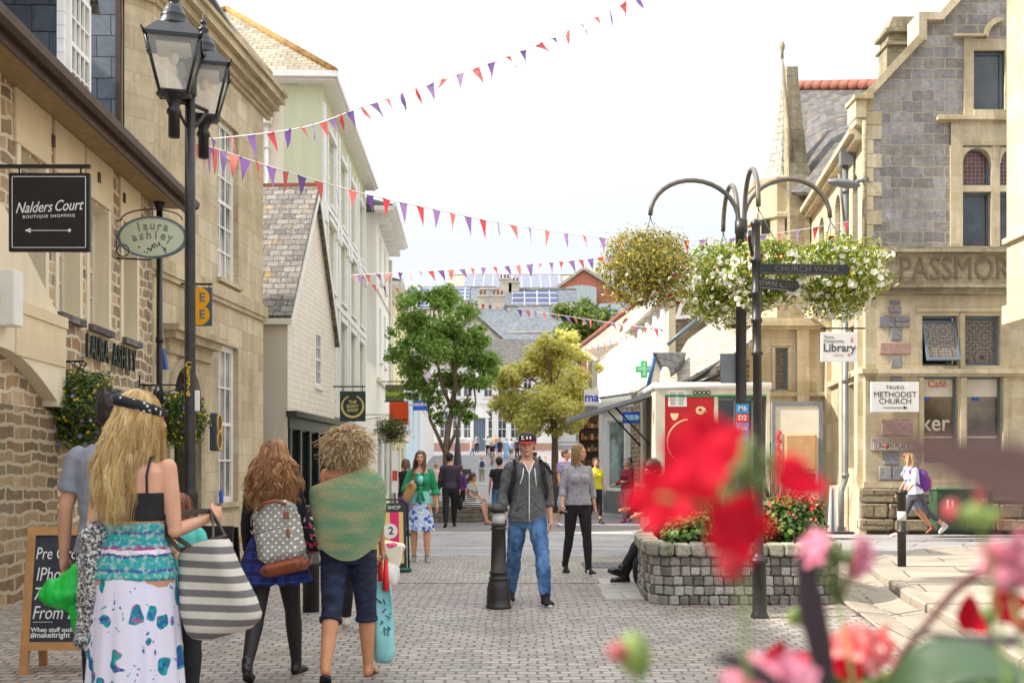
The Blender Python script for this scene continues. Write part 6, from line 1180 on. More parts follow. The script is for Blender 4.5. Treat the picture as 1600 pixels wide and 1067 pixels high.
out=[(-.24,.06),(.24,.06),(.24,.86)]+[(.24-.06*(1-math.cos(PI/2*k/5)),.86+.06*math.sin(PI/2*k/5))for k in range(6)]+[(-.24+.06*(1-math.cos(PI/2*k/5)),.86+.06*math.sin(PI/2*k/5))for k in range(5,-1,-1)]
b.prism(out,-.02,.02);b.tube([(-.27,0,.05),(-.27,0,.9),(-.2,0,.97),(.2,0,.97),(.27,0,.9),(.27,0,.05)],.014,8);b.build('frame',M['darkgreen'],t)
b=MB(Mx);b.bbox((0,.02,.03),(.56,.32,.06),.02);b.build('base',plain('base_green',sc(20,80,70),.5),t)
b=MB(Mx);b.box(-.20,.20,-.024,-.0205,.12,.80);po=b.build('poster',plain('poster_yellow',sc(226,196,120),.5,0,.05),t)
b=MB(Mx);b.box(.02,.14,-.027,-.0245,.12,.80);b.build('pink_stripe',plain('poster_pink',sc(226,30,110),.5,0,.03),po)
b=MB(Mx);b.prism([(.02+.10*math.cos(2*PI*k/20),.55+.10*math.sin(2*PI*k/20))for k in range(20)],-.031,-.0275);b.text('SHOP',.07,.08,.86,y=-.022);b.build('price_disc',M['white'],po);b=MB(Mx);b.text('2',.14,.03,.55,y=-.032,bold=.003);b.build('price',M['black'],po)
t=thing('leaning_sign','white edge on pavement sign with a rubber base by the library downpipe','sign',(XX(1300,21.5),21.5,.1));b=MB();x=XX(1298,21.5);b.prism([(x-.07,.14),(x+.10,.14),(x+.05,1.05),(x-.03,1.05)],21.4,21.46);b.build('panel',M['white'],t);b=MB();b.bbox((x+.04,21.5,.13),(.75,.45,.05),.03);b.build('base',M['black'],t);b=MB();b.prism([(x-.02,.16),(x+.04,.16),(x+.02,1.0),(x-.005,1.0)],21.39,21.399);b.build('edge',M['bluegrey'],t)
t=thing('timber_barrier','pale timber trestle barrier behind the tartan skirt girl','barrier',(XX(372,13),13,0));b=MB();Yw=12.6
slab4(b,[P(318,872,Yw),P(318,884,Yw),P(425,818,Yw+1),P(425,808,Yw+1)],.06);b.build('rail',M['pine'],t);b=MB();slab4(b,[P(345,856,Yw),P(345,866,Yw),P(425,905,Yw),P(425,893,Yw)][::-1],.05);b.build('brace',M['pine'],t);b=MB();b.box(XX(378,Yw),XX(392,Yw),Yw-.03,Yw+.03,0,.45);b.box(XX(455,Yw),XX(470,Yw),Yw-.03,Yw+.03,0,.62);b.build('foot',plain('pale_timber',sc(206,180,140),.6),t)
t=thing('notice_stand','small white notice stand outside the shops beyond the green board','sign',(XX(617,22),22,0));b=MB();b.box(XX(612,22),XX(622,22),22,22.03,.9,1.75);b.build('panel',M['white'],t);b=MB();b.tube([(XX(617,22),22.02,0),(XX(617,22),22.02,.95)],.02,8);b.lathe([(.15,0),(.15,.03),(0,.04)],(XX(617,22),22.02,0),14);b.build('stand',M['black'],t);b=MB();b.box(XX(613,22),XX(621,22),21.99,21.998,1.15,1.35);b.build('print',plain('print_red',sc(200,70,60),.5),t)
t=thing('cafe_board','small dark chalkboard standing far down the street','board',(XX(729,60),60,gH(60)));b=MB();z=gH(60);b.box(XX(722,60),XX(736,60),60,60.05,z+.1,z+1.0);b.build('panel',M['chalk'],t);b=MB();b.text('cafe',.3,XX(729,60),z+.6,y=-.002,M=Matrix.Translation((0,60,0)));b.build('chalk_writing',M['offwhite'],t)
t=thing('closed_parasol','dark folded parasol standing beyond the tree','parasol',(XX(716,50),50,gH(50)));b=MB();z=gH(50);x=XX(715,50);b.tube([(x,50,z),(x,50,z+3.3)],.03,6);b.lathe([(.05,1.2),(.20,1.4),(.12,2.4),(.04,3.2),(0,3.25)],(x,50,z),10);b.lathe([(.3,0),(.3,.08),(0,.1)],(x,50,z),12);b.build('canopy',plain('parasol_dark',sc(70,64,70),.8),t)
t=thing('soda_bottle','small blue and red plastic bottle on the tall window sill','bottle',P(346,788,19.0));b=MB();c=Vector((XX(346,19.0),18.98,.785));b.lathe([(.04,0),(.042,.02),(.04,.10),(.043,.17),(.03,.21),(.014,.24),(.014,.26),(0,.26)],c,12);b.build('bottle',plain('bottle_blue',sc(50,100,200),.25),t);b=MB();b.lathe([(.017,.262),(.017,.285),(0,.287)],c,10);b.build('cap',plain('cap_red',sc(200,50,60),.4),t)
# ================================================================ BUNTING
M['bun_red']=leaf_mat('bunting_red',[(0,sc(206,60,74)),(1,sc(240,140,132))],.7,.45);M['bun_violet']=leaf_mat('bunting_violet',[(0,sc(112,74,156)),(1,sc(180,146,202))],.7,.45)
def bunting(label,ctrl,n,fh,seed,wind=.25):
 random.seed(seed);pts=[P(*c)for c in ctrl];m=len(pts);t=thing('bunting',label,'bunting',pts[0])
 def cr(u):
  u=u*(m-1);i=min(int(u),m-2);f=u-i;p0,p1,p2,p3=pts[max(i-1,0)],pts[i],pts[i+1],pts[min(i+2,m-1)]
  return .5*((2*p1)+(-p0+p2)*f+(2*p0-5*p1+4*p2-p3)*f*f+(-p0+3*p1-3*p2+p3)*f**3)
 b=MB();b.tube([cr(k/60)for k in range(61)],.007,4);b.build('cord',M['white'],t)
 for k in range(n):
  u0=(k+.3)/n;a=cr(u0);d=(cr(min(u0+.002,1))-a).normalized();fw=fh*.66;w_=random.gauss(wind*.4,wind*.8+.1);tw=random.gauss(0,.7)+wind*1.3
  h=Vector((d.x*w_*1.0,-.35*abs(w_)+.1*random.random(),-1)).normalized()*fh*random.uniform(.85,1.1);side=(d*math.cos(tw)+Vector((0,1,0))*math.sin(tw));vs=[]
  R_=6
  for j in range(R_+1):
   s=j/R_;c=a+h*s+Vector((d.x,0,0))*wind*.5*fh*math.sin(s*2.5)*s;hw=fw*.5*(1-s)+.0005;ang=tw+s*random.gauss(0,.15)+s*wind*2;sd=d*math.cos(ang)+Vector((0,1,0))*math.sin(ang)
   vs+=[c-sd*hw,c+sd*hw+Vector((0,.02*math.sin(s*5+k),0))]
  f=MB();f.add(vs,[(2*j,2*j+1,2*j+3,2*j+2)for j in range(R_)],smooth=True,rnd=random.random());f.build('flag',M['bun_red']if k%2==0 else M['bun_violet'],t)
bunting('highest bunting string rising from the twin lamp to the top of the sky',[(306,220,11.0),(470,200,12.5),(565,168,13.4),(700,122,14.5),(850,66,15.5),(985,0,16.5),(1100,-60,17.5)],37,.235,1,.55)
bunting('long bunting string sagging from the lamp past the baskets to the library corner',[(308,224,11.2),(345,235,12),(440,266,13),(570,303,14.5),(700,332,16),(820,355,17.5),(960,373,19),(1090,375,20),(1210,365,21),(1333,345,22.4)],45,.27,2,.15)
bunting('middle bunting string crossing the sky below the long one',[(548,430,27),(640,425,26),(740,419,25),(850,411,24),(945,401,23),(1040,385,22)],31,.27,3,.3)
bunting('small bunting string passing in front of the solar roofs',[(555,440,37),(690,462,36),(760,476,35),(860,490,34),(960,505,33),(1035,514,32)],42,.27,4,.3)
bunting('pale distant bunting string just above the yellow tree',[(640,575,62),(730,585,60),(790,580,55),(880,555,47),(960,530,40),(1010,515,36)],40,.42,5,.35)
bunting('lowest far bunting string beneath the tree leaves',[(610,552,56),(640,580,58),(690,592,60),(760,600,60),(830,590,56)],24,.42,6,.35)
# ================================================================ PEOPLE
def clouds_tex(sz):
 n='wrinkle_%d'%int(sz*1000)
 if n in bpy.data.textures:return bpy.data.textures[n]
 tx=bpy.data.textures.new(n,'CLOUDS');tx.noise_scale=sz;tx.noise_depth=2;return tx
def remesh(mb,name,mat,parent,voxel,smooth=3,wr=0,wsz=.08,**tags):
 """fuse the overlapping solids of mb into one continuous skin"""
 me0=mb.mesh('tmp');ob=bpy.data.objects.new('tmp',me0);COL.objects.link(ob)
 m=ob.modifiers.new('r','REMESH');m.mode='VOXEL';m.voxel_size=voxel;m.use_smooth_shade=True
 if smooth:m=ob.modifiers.new('s','SMOOTH');m.iterations=smooth;m.factor=.5
 if wr:m=ob.modifiers.new('d','DISPLACE');m.texture=clouds_tex(wsz);m.strength=wr;m.mid_level=.5;m.texture_coords='LOCAL'
 dg=bpy.context.evaluated_depsgraph_get();me=bpy.data.meshes.new_from_object(ob.evaluated_get(dg));me.name=name
 bpy.data.objects.remove(ob);bpy.data.meshes.remove(me0)
 me.materials.clear()
 for mm in(mat if isinstance(mat,(list,tuple))else[mat]):me.materials.append(mm)
 o=bpy.data.objects.new(name,me);COL.objects.link(o);o.parent=parent;_world[o.name]=_world[parent.name];tag(o,**tags);return o
def skin(c,name='skin'):
 if name in M:return M[name]
 g=NG(name,.5);n=g.noise(g.obj,9,4);g.col(g.ramp(n,[(.3,scale_c(c,.88)),(.7,scale_c(c,1.08))]));g.b.inputs['Subsurface Weight'].default_value=.15;g.b.inputs['Subsurface Radius'].default_value=(.02,.008,.005);g.b.inputs['Subsurface Scale'].default_value=.3
 g.bump(g.noise(g.obj,60,3),.08,.003);M[name]=g.m;return g.m
SK=skin(sc(214,160,130),'skin_fair');SKT=skin(sc(200,138,100),'skin_tan')
def cloth(name,c,rough=.85,var=.15,scale=10,bump=.3,bs=120):
 return plain(name,c,rough,0,var,scale,bump,bs)
def cap(b,a,c,ra,rc,n=12,flat=False):
 a,c=Vector(a),Vector(c);d=(c-a);L=d.length;d.normalize()
 if flat:pts=[a,c];rr=[ra,rc]
 else:
  pts,rr=[],[]
  for k in range(4):t=PI/2*k/4;pts.append(a-d*ra*math.cos(t));rr.append(max(ra*math.sin(t),.001))
  for k in range(5):pts.append(a+d*L*k/4);rr.append(ra+(rc-ra)*k/4)
  for k in range(3,-1,-1):t=PI/2*k/4;pts.append(c+d*rc*math.cos(t));rr.append(max(rc*math.sin(t),.001))
 b.tube(pts,rr,n)
PROF={'m':[(.78,.10,.09,0),(.84,.155,.105,.01),(.92,.168,.118,.015),(1.0,.155,.11,.01),(1.08,.142,.098,0),(1.2,.155,.105,0),(1.32,.170,.116,0),(1.39,.172,.108,.01),(1.43,.145,.088,.015),(1.465,.095,.070,.02),(1.50,.058,.058,.02)],
  'f':[(.78,.10,.09,0),(.84,.165,.11,.015),(.91,.178,.122,.02),(1.0,.155,.108,.01),(1.10,.125,.088,0),(1.2,.135,.092,0),(1.32,.146,.104,-.005),(1.39,.148,.092,.01),(1.43,.122,.076,.015),(1.465,.078,.060,.02),(1.50,.050,.052,.02)]}
def dirv(a,out,side):a,out=R(a),R(out);return Vector((side*math.sin(out),-math.sin(a)*math.cos(out),-math.cos(a)*math.cos(out)))
class Body:
 """figure facing -y at the origin. legs/arms: {'L':(swing, bend, out), 'R':...}; swing forward is +; L is the figure's own left (+x)"""
 def __init__(s,sex='m',h=1.75,legs=None,arms=None,lean=0,head=(0,0),sit=None,bulk=1.0,twist=0,foot=None):
  s.sex,s.h,s.bulk=sex,h,bulk;k=s.k=h/1.755;legs=legs or{};arms=arms or{};s.legs={};s.arms={};s.footp=foot or{}
  low=9
  for sd,sg in(('L',1),('R',-1)):
   sw,bn,out=legs.get(sd,(3*sg,4,2));hip=Vector((sg*.088,0,0));kn=hip+dirv(sw,out,sg)*.43;an=kn+dirv(sw-bn,out*.5,sg)*.41;s.legs[sd]=[hip,kn,an];pit=s.footp.get(sd,0);low=min(low,an.z-.08-max(0,math.sin(R(-pit))*.0)-(.14*math.sin(R(pit))if pit>0 else 0))
  pz=-low if sit is None else sit/k;s.pel=Vector((0,0,pz));T=s.pel
  for sd in s.legs:s.legs[sd]=[(p+T)*k for p in s.legs[sd]]
  s.Tm=Matrix.Translation(s.pel*k)@Matrix.Rotation(R(lean),4,'X')@Matrix.Rotation(R(twist),4,'Z')@Matrix.Scale(k,4)@Matrix.Translation((0,0,-.92))
  sw_=.172 if sex=='m' else .152
  for sd,sg in(('L',1),('R',-1)):
   a=arms.get(sd,(0,12,8));sw,bn,out=a[:3];inn=a[3]if len(a)>3 else 0
   sh=s.Tm@Vector((sg*sw_*(1 if bulk<1.1 else 1.05),.012,1.412));rot=s.Tm.to_3x3().normalized();el=sh+rot@dirv(sw,out,sg)*.285*k;fd=dirv(sw+bn,out*.4-inn,sg);wr=el+rot@fd*.25*k;s.arms[sd]=[sh,el,wr,(rot@fd).normalized()]
  s.hm=s.Tm@Matrix.Translation((0,-.0,1.50))@Matrix.Rotation(R(head[0]),4,'Z')@Matrix.Rotation(R(head[1]-lean*.6),4,'X')@Matrix.Translation((0,-.012,.135))
 def torso(s,b,z0,z1,inf=0,n=20,flare=0,sq=1.0):
  pr=PROF[s.sex];zs=sorted({z0,z1,*[p[0]for p in pr if z0<p[0]<z1]});rings=[]
  for z in zs:
   rx,ry,yo=(float(np.interp(z,[p[0]for p in pr],[p[i]for p in pr]))for i in(1,2,3));f=flare*(z1-z)/(z1-z0);rings.append((z,rx*s.bulk+inf+f,ry*s.bulk+inf+f,yo))
  vs=[(rx*math.copysign(abs(math.cos(2*PI*j/n))**.85,math.cos(2*PI*j/n)),yo+ry*math.copysign(abs(math.sin(2*PI*j/n))**.85,math.sin(2*PI*j/n)),z)for z,rx,ry,yo in rings for j in range(n)]
  m=len(rings);fs=[(i*n+j,i*n+(j+1)%n,(i+1)*n+(j+1)%n,(i+1)*n+j)for i in range(m-1)for j in range(n)]+[tuple(range(n))[::-1],tuple(range((m-1)*n,m*n))]
  b.add(vs,fs,smooth=True,M=s.Tm)
  if s.sex=='f' and z1>1.3 and z0<1.25:
   for sg in(-1,1):b.ell((sg*.068,-.075-inf,1.275),(.062+inf*.6,.055+inf*.4,.062+inf*.5),M=s.Tm)
 def limb(s,b,J,radii,t0,t1,inf,flat_end=True):
  """radii at joint 0, mid, joint1, bulge, joint2"""
  k=s.k*s.bulk**.5;P_=lambda t:J[0].lerp(J[1],t)if t<=1 else J[1].lerp(J[2],t-1);Rr=lambda t:float(np.interp(t,[0,.5,1,1.3,2],radii))*k+inf
  n=max(4,int((t1-t0)*8));ts=[t0+(t1-t0)*i/n for i in range(n+1)];pts=[P_(t)for t in ts]
  if t0<.999<t1:i=min(range(len(ts)),key=lambda q:abs(ts[q]-1));pts[i]=P_(1);ts[i]=1
  b.tube(pts,[Rr(t)for t in ts],14)
  if t0==0:b.ell(tuple(J[0]),(Rr(0)-inf*.35,)*3)
  if t0<1<t1:b.ell(tuple(J[1]),(Rr(1)*1.02,)*3)
 LR=(.086,.074,.054,.058,.037);LRf=(.088,.078,.055,.057,.034);AR=(.046,.045,.037,.037,.025);ARf=(.040,.038,.031,.032,.021)
 def leg(s,b,sd,t0=0,t1=2,inf=0):s.limb(b,s.legs[sd],s.LR if s.sex=='m' else s.LRf,t0,t1,inf)
 def arm(s,b,sd,t0=0,t1=2,inf=0):s.limb(b,s.arms[sd][:3],s.AR if s.sex=='m' else s.ARf,t0,t1,inf)
 def footM(s,sd):
  an=s.legs[sd][2];pit=s.footp.get(sd,0);sg=1 if sd=='L' else-1
  return Matrix.Translation(an)@Matrix.Rotation(R(8*sg),4,'Z')@Matrix.Rotation(R(pit),4,'X')@Matrix.Scale(s.k,4)
 def foot(s,b,sd,inf=0,bare=False):
  Mx=s.footM(sd);b.ell((0,.02,-.042),(.032+inf,.038+inf,.036+inf),M=Mx)
  cap(MB2(b,Mx),(0,-.0,-.035),(0,-.12,-.058),.034+inf,.024+inf);b.ell((.0,-.12,-.06),(.042+inf,.05+inf,.019+inf),M=Mx);cap(MB2(b,Mx),(0,0,.03),(0,.01,-.03),.036+inf,.034+inf)
 def hand(s,b,sd,curl=25,fist=False,detail=True):
  sh,el,wr,d=s.arms[sd];k=s.k*(.94 if s.sex=='f' else 1);sg=1 if sd=='L' else-1
  up=Vector((sg,0,0))if abs(d.x)<.8 else Vector((0,-1,0));nn=(up-d*up.dot(d)).normalized()
  w_=d.cross(nn)*sg
  if w_.y>0 and abs(d.z)>.5:w_=-w_
  Mx=Matrix(((w_.x,-nn.x,d.x,wr.x),(w_.y,-nn.y,d.y,wr.y),(w_.z,-nn.z,d.z,wr.z),(0,0,0,1)))@Matrix.Scale(k,4)
  b2=MB2(b,Mx);b.ell((0,.0,.045),(.038,.016,.05),M=Mx);cap(b2,(0,0,-.02),(0,0,.03),.024,.026)
  if not detail:b.ell((0,.012,.115),(.030,.018,.045),M=Mx);cap(b2,(.03,.01,.03),(.045,.025,.08),.011,.009);return Mx
  for i,(x,L)in enumerate(((.029,.070),(.010,.078),(-.009,.073),(-.027,.058))):
   c0=R(curl*(1+.12*i)if not fist else 78);c1=R((curl*2.1)if not fist else 165);c2=R(curl*2.8 if not fist else 235);p=Vector((x,0,.088));
   for cc,f,r0,r1 in((c0,.46,.0092,.0085),(c1,.31,.0085,.0078),(c2,.25,.0078,.0068)):q_=p+Vector((x*.10*f,math.sin(cc),math.cos(cc)))*L*f;cap(b2,p,q_,r0,r1,8);p=q_
  t0=Vector((.030,.004,.025));t1=t0+Vector((.022,.014 if not fist else .022,.030));t2=t1+(Vector((.006,.012,.030))if not fist else Vector((-.018,.016,.026)));cap(b2,t0,t1,.0125,.0105,8);cap(b2,t1,t2,.0105,.008,8)
  return Mx
 def head(s,b,hair_cut=False,nose=1):
  Mx=s.hm;f=.95 if s.sex=='f' else 1;Ms=Mx@Matrix.Scale(f,4);b2=MB2(b,Ms)
  b.ell((0,.016,.028),(.076,.094,.088),18,12,M=Ms);b.ell((0,-.022,-.03),(.060,.068,.076),16,12,M=Ms);b.ell((0,-.058,-.090),(.027,.026,.021),M=Ms);b.ell((0,-.02,-.075),(.048,.05,.035),M=Ms)
  cap(b2,(0,-.086,.012),(0,-.103,-.026),.0085,.0125,8);b.ell((.011,-.094,-.030),(.008,.010,.007),8,6,M=Ms);b.ell((-.011,-.094,-.030),(.008,.010,.007),8,6,M=Ms)
  for sg in(-1,1):b.ell((sg*.076,.012,-.012),(.010,.019,.031),10,8,M=Ms);b.ell((sg*.038,-.062,-.022),(.022,.022,.020),M=Ms)
  b.ell((0,-.074,.030),(.052,.018,.012),M=Ms);b.ell((0,-.086,-.058),(.024,.012,.013),M=Ms)
  nk=.054 if s.sex=='m' else .046;a=s.Tm@Vector((0,.018,1.42));c=Mx@Vector((0,.022,-.06));b.tube([a,a.lerp(c,.5),c],[nk*1.15*s.k,nk*s.k,nk*s.k],14)
  s.Ms=Ms
 def face(s,root,brow=(60,40,26),lips=(176,96,88),shadow=True):
  Ms=s.Ms;b=MB()
  for sg in(-1,1):b.ell((sg*.030,-.078,.006),(.0135,.010,.0075),12,8,M=Ms)
  b.build('eye',M['eye_white'],root);b=MB()
  for sg in(-1,1):b.ell((sg*.030,-.0865,.006),(.0058,.0025,.0058),10,6,M=Ms)
  b.build('iris',M['eye_dark'],root);b=MB();b2=MB2(b,Ms)
  for sg in(-1,1):b2.tube([(sg*.014,-.0915,.022),(sg*.030,-.0915,.0265),(sg*.046,-.080,.022)],[.0028,.0034,.0015],6);b2.tube([(sg*.017,-.0875,.0095),(sg*.030,-.0895,.0142),(sg*.044,-.083,.0085)],.0017,5)
  b.build('eyebrow',cloth('brow_hair',sc(*brow)),root);b=MB();b.ell((0,-.0985,-.0565),(.021,.004,.0035),12,6,M=Ms);b.ell((0,-.0975,-.0625),(.017,.0045,.0042),12,6,M=Ms);b.build('lips',cloth('lip_colour',sc(*lips),.45),root)
class MB2:
 """view of a mesh buffer through a local matrix"""
 def __init__(s,b,Mx):s.b,s.Mx=b,Mx
 def tube(s,pts,r,n=8,**k):s.b.tube([s.Mx@Vector(p)for p in pts],[x*s.Mx.to_scale()[0]for x in r]if isinstance(r,(list,tuple))else r*s.Mx.to_scale()[0],n)
M['eye_white']=plain('eye_white',sc(226,218,210),.25,0,.03,4,0);M['eye_dark']=plain('eye_dark',sc(44,34,30),.2,0,.03,4,0)
def hair_mat(name,c0,c1,c2=None):
 g=NG(name,.42);g.col(g.ramp(g.rnd(),[(0,c0),(.6,c1),(1,c2 or c1)]));g.b.inputs['Sheen Weight'].default_value=.1;g.bump(g.noise(g.mapv(g.obj,(60,60,8)),3,3),.6,.006);return g.m
HB=hair_mat('hair_blonde',sc(176,134,80),sc(236,200,132),sc(252,236,186));HC=hair_mat('hair_curly_blonde',sc(150,110,68),sc(224,188,132),sc(250,232,190));HG=hair_mat('hair_golden_brown',sc(100,60,36),sc(172,116,66),sc(232,184,124))
HD=hair_mat('hair_dark',sc(36,28,24),sc(58,44,36));HM=hair_mat('hair_mid_brown',sc(84,58,40),sc(130,96,66));HL=hair_mat('hair_light_brown',sc(130,100,66),sc(176,144,98));HGR=hair_mat('hair_grey',sc(150,144,136),sc(190,184,176));HR=hair_mat('hair_auburn',sc(110,58,36),sc(150,86,52))
def cap_hair(body,root,mat,voxel=.008,full=1.0,name='hair',low=0,thick=0):
 """short hair as a close shell behind and above the face"""
 b=MB();Ms=body.hm@Matrix.Scale(.95 if body.sex=='f' else 1,4)
 b.ell((0,.026,.042),(.083+thick,.096+thick,.088+thick),20,14,M=Ms);b.ell((0,.045,-.0-low*.5),(.080+thick,.075+thick,.075+low),18,12,M=Ms)
 o=remesh(b,name,mat,root,voxel,1,.012,.02)
 if voxel<.015:
  p,d=blob_pts([tuple(Ms@Vector((0,.028,.043))),tuple(Ms@Vector((0,.045,-low*.5)))],[.093+thick,.078+thick],1600,1,.02);q=np.array([tuple(Ms.inverted()@Vector(x))for x in p]);k_=(q[:,1]>-.045)&(q[:,2]>-.075-low)|(q[:,2]>.088);cloud('locks',p[k_],d[k_]*.2,.026,mat,o,aspect=.16,jitter=.5)
 return o
def strands(body,root,mat,n,length,spread,wave,freq,name='hair',crown=.1,r=.0022,seg=14,back=1.0,curlr=0,volume=1.0,az=(-150,150),seed=1,rndwave=.6,zoff=0,base=True,front_len=None,side_push=None,clump=14):
 """locks that follow the skull and then fall; az is measured round the head from its back"""
 rg=random.Random(seed);Ms=body.hm@Matrix.Scale(.95 if body.sex=='f' else 1,4);V=[];F=[];RN=[];up=Vector((0,0,1));Ri=Ms.inverted()
 cz=Ms@Vector((0,.015,.03))
 if base:
  b=MB();b.ell((0,.024,.040),(.084*volume,.098*volume,.090*volume),20,14,M=Ms);b.ell((0,.045,-.02),(.080*volume,.072*volume,.09),18,12,M=Ms);cap_=remesh(b,name+'_underlayer' if name!='hair' else 'hair',mat,root,.01,1,.012,.02)
  parent=cap_;nm='locks'
 else:parent=root;nm=name
 cl=[]
 for i in range(max(6,n//clump)):cl.append((rg.uniform(*az),rg.uniform(2,75),rg.uniform(.75,1),rg.uniform(-.03,.10),rg.uniform(0,6.28),rg.uniform(0,6.28),wave*rg.uniform(1-rndwave,1+rndwave),freq*rg.uniform(.8,1.2),rg.random()))
 for i in range(n):
  k0=cl[i%len(cl)];a=R(k0[0]+rg.gauss(0,3.5));ph0=R(max(1,k0[1]+rg.gauss(0,5)));L=length*k0[2]*rg.uniform(.88,1.04);rr=1+k0[3]+rg.gauss(0,.02)
  if front_len is not None and abs(math.degrees(a))>100:L=front_len*rg.uniform(.8,1)
  dx,dy=math.sin(a),math.cos(a);p1=k0[4]+rg.gauss(0,.35);p2=k0[5]+rg.gauss(0,.35);w1=k0[6]*rg.uniform(.8,1.2);fq=k0[7];pts=[];rsp=rg.uniform(.85,1.15)
  for j in range(seg+1):
   s=j/seg*(L+.14);ph=ph0+s/.095
   if ph<PI/2*1.02:q=Vector((.087*volume*rr*math.sin(ph)*dx,.012+.100*volume*rr*math.sin(ph)*dy,.030+.092*volume*rr*math.cos(ph)));pw=Ms@q;last=(pw,s)
   else:
    q=Vector((.087*volume*rr*dx,.012+.100*volume*rr*dy,.030));base_=Ms@q;down=s-max(0,(PI/2-ph0))*.095;rad=(Ms.to_3x3()@Vector((dx,dy,0))).normalized();pw=base_-up*down+rad*spread*math.sin(min(down/max(L,.05),1)*PI*.55)*rsp
    amp=w1*min(1,down/.06);pw+=rad*amp*math.sin(down*fq+p1)+Vector((-rad.y,rad.x,0))*amp*math.cos(down*fq*(.8 if not curlr else 1)+p2)
    if side_push:pw+=Vector(side_push)*min(1,down/.25)
   pts.append(pw)
  o=len(V);rn=min(1,max(0,k0[8]*.7+rg.random()*.3));m=len(pts)
  for j,p in enumerate(pts):
   t=(pts[min(j+1,m-1)]-pts[max(j-1,0)]);t=t.normalized()if t.length>1e-7 else up;A=t.cross(Vector((dx,dy,.3)));A=A.normalized()if A.length>1e-6 else t.orthogonal().normalized();B=A.cross(t);rw=r*(1-.75*(j/(m-1))**3)
   for k in range(3):th=2*PI*k/3;V.append(p+A*math.cos(th)*rw*1.6+B*math.sin(th)*rw)
  for j in range(m-1):
   for k in range(3):F.append((o+j*3+k,o+j*3+(k+1)%3,o+(j+1)*3+(k+1)%3,o+(j+1)*3+k));RN.append(rn)
 me=bpy.data.meshes.new(nm);me.from_pydata([tuple(v)for v in V],[],F);at=me.attributes.new('rnd','FLOAT','FACE');at.data.foreach_set('value',RN);me.polygons.foreach_set('use_smooth',[True]*len(F));me.materials.append(mat)
 o_=bpy.data.objects.new(nm,me);COL.objects.link(o_);o_.parent=parent;_world[o_.name]=_world[root.name];return o_
def curls(body,root,mat,n,R0,L,seed=1,r=.0026,hel=.011,droop=.05,cen=(0,.03,.02),sc3=(1,1,1.05)):
 """springy ringlets growing outward all over the head"""
 rg=random.Random(seed);Ms=body.Ms;b=MB();b.ell((0,.026,.04),(.088,.10,.092),20,14,M=Ms);b.ell((0,.05,-.02),(.085,.075,.09),18,12,M=Ms);o=remesh(b,'hair',mat,root,.01,1,.012,.02);V=[];F=[];RN=[]
 for i in range(n):
  d=Vector((rg.gauss(0,1),rg.gauss(0,1),rg.gauss(0,1))).normalized()
  if d.y<-.35 and d.z<.55:d.y=abs(d.y)
  if d.z<-.75:d.z*=.5;d.normalize()
  A=d.orthogonal().normalized();Bv=d.cross(A);ph=rg.uniform(0,6.28);l=L*rg.uniform(.6,1.1);hr=hel*rg.uniform(.7,1.3);rn=rg.random();o_=len(V);seg=16;pts=[];side=Vector((rg.gauss(0,.5),rg.gauss(0,.5),rg.gauss(0,.3)))
  for j in range(seg+1):t=j/seg;q=Vector(cen)+Vector((d.x*sc3[0],d.y*sc3[1],d.z*sc3[2]))*(R0+l*t)+side*l*t*t+Vector((0,0,-droop*t*t))+(A*math.cos(ph+t*15)+Bv*math.sin(ph+t*15))*hr*min(1,t*4);pts.append(Ms@q)
  for j,p in enumerate(pts):
   t=(pts[min(j+1,seg)]-pts[max(j-1,0)]).normalized();a1=t.orthogonal().normalized();b1=a1.cross(t);rw=r*(1-.6*(j/seg)**2)
   for k in range(3):th=2*PI*k/3;V.append(p+a1*math.cos(th)*rw*1.5+b1*math.sin(th)*rw)
  for j in range(seg):
   for k in range(3):F.append((o_+j*3+k,o_+j*3+(k+1)%3,o_+(j+1)*3+(k+1)%3,o_+(j+1)*3+k));RN.append(rn)
 me=bpy.data.meshes.new('locks');me.from_pydata([tuple(v)for v in V],[],F);at=me.attributes.new('rnd','FLOAT','FACE');at.data.foreach_set('value',RN);me.polygons.foreach_set('use_smooth',[True]*len(F));me.materials.append(mat);c=bpy.data.objects.new('locks',me);COL.objects.link(c);c.parent=o
def person(label,px,Y,yaw,B,z=0,group=None,x=None):
 return thing('person',label,'person',(XX(px,Y)if x is None else x,Y,z),R(yaw),group)
def locb():return MB()
_I=Matrix()
def prep(root):_world[root.name+'_w']=_world[root.name];_world[root.name]=Matrix();return root
def body_skin(B,root,mat,vox,arms=('L','R'),legs=('L','R'),legt=2,hands={},feet=True,torso=True):
 b=MB();B.torso(b,.80,1.50)
 for sd in('L','R'):
  B.arm(b,sd);B.leg(b,sd);B.hand(b,sd,**hands.get(sd,{'detail':vox<.008}))
  if feet:B.foot(b,sd)
 B.head(b);return remesh(b,'body',mat,root,vox,2)
def top(B,root,mat,vox,z0=.95,z1=1.47,inf=.014,sleeve=.5,flare=.0,wr=.012,name='top',arms=('L','R'),collar=0,ainf=None):
 b=MB();B.torso(b,z0,z1,inf,flare=flare)
 for sd in arms:
  if sleeve>0:B.arm(b,sd,0,sleeve,(inf if ainf is None else ainf))
 if collar:a=B.Tm@Vector((0,.015,1.46));c=B.Tm@Vector((0,.0,1.46+collar));b.tube([a,c],[.075*B.k,.066*B.k],16)
 return remesh(b,name,mat,root,vox,2,wr,.07)
def pants(B,root,mat,vox,t1=1.95,inf=.014,z1=1.0,wr=.010,name='trousers',infs=None):
 b=MB();B.torso(b,.80,z1,inf*.8)
 for sd in('L','R'):B.leg(b,sd,0,t1,inf)
 return remesh(b,name,mat,root,vox,2,wr,.06)
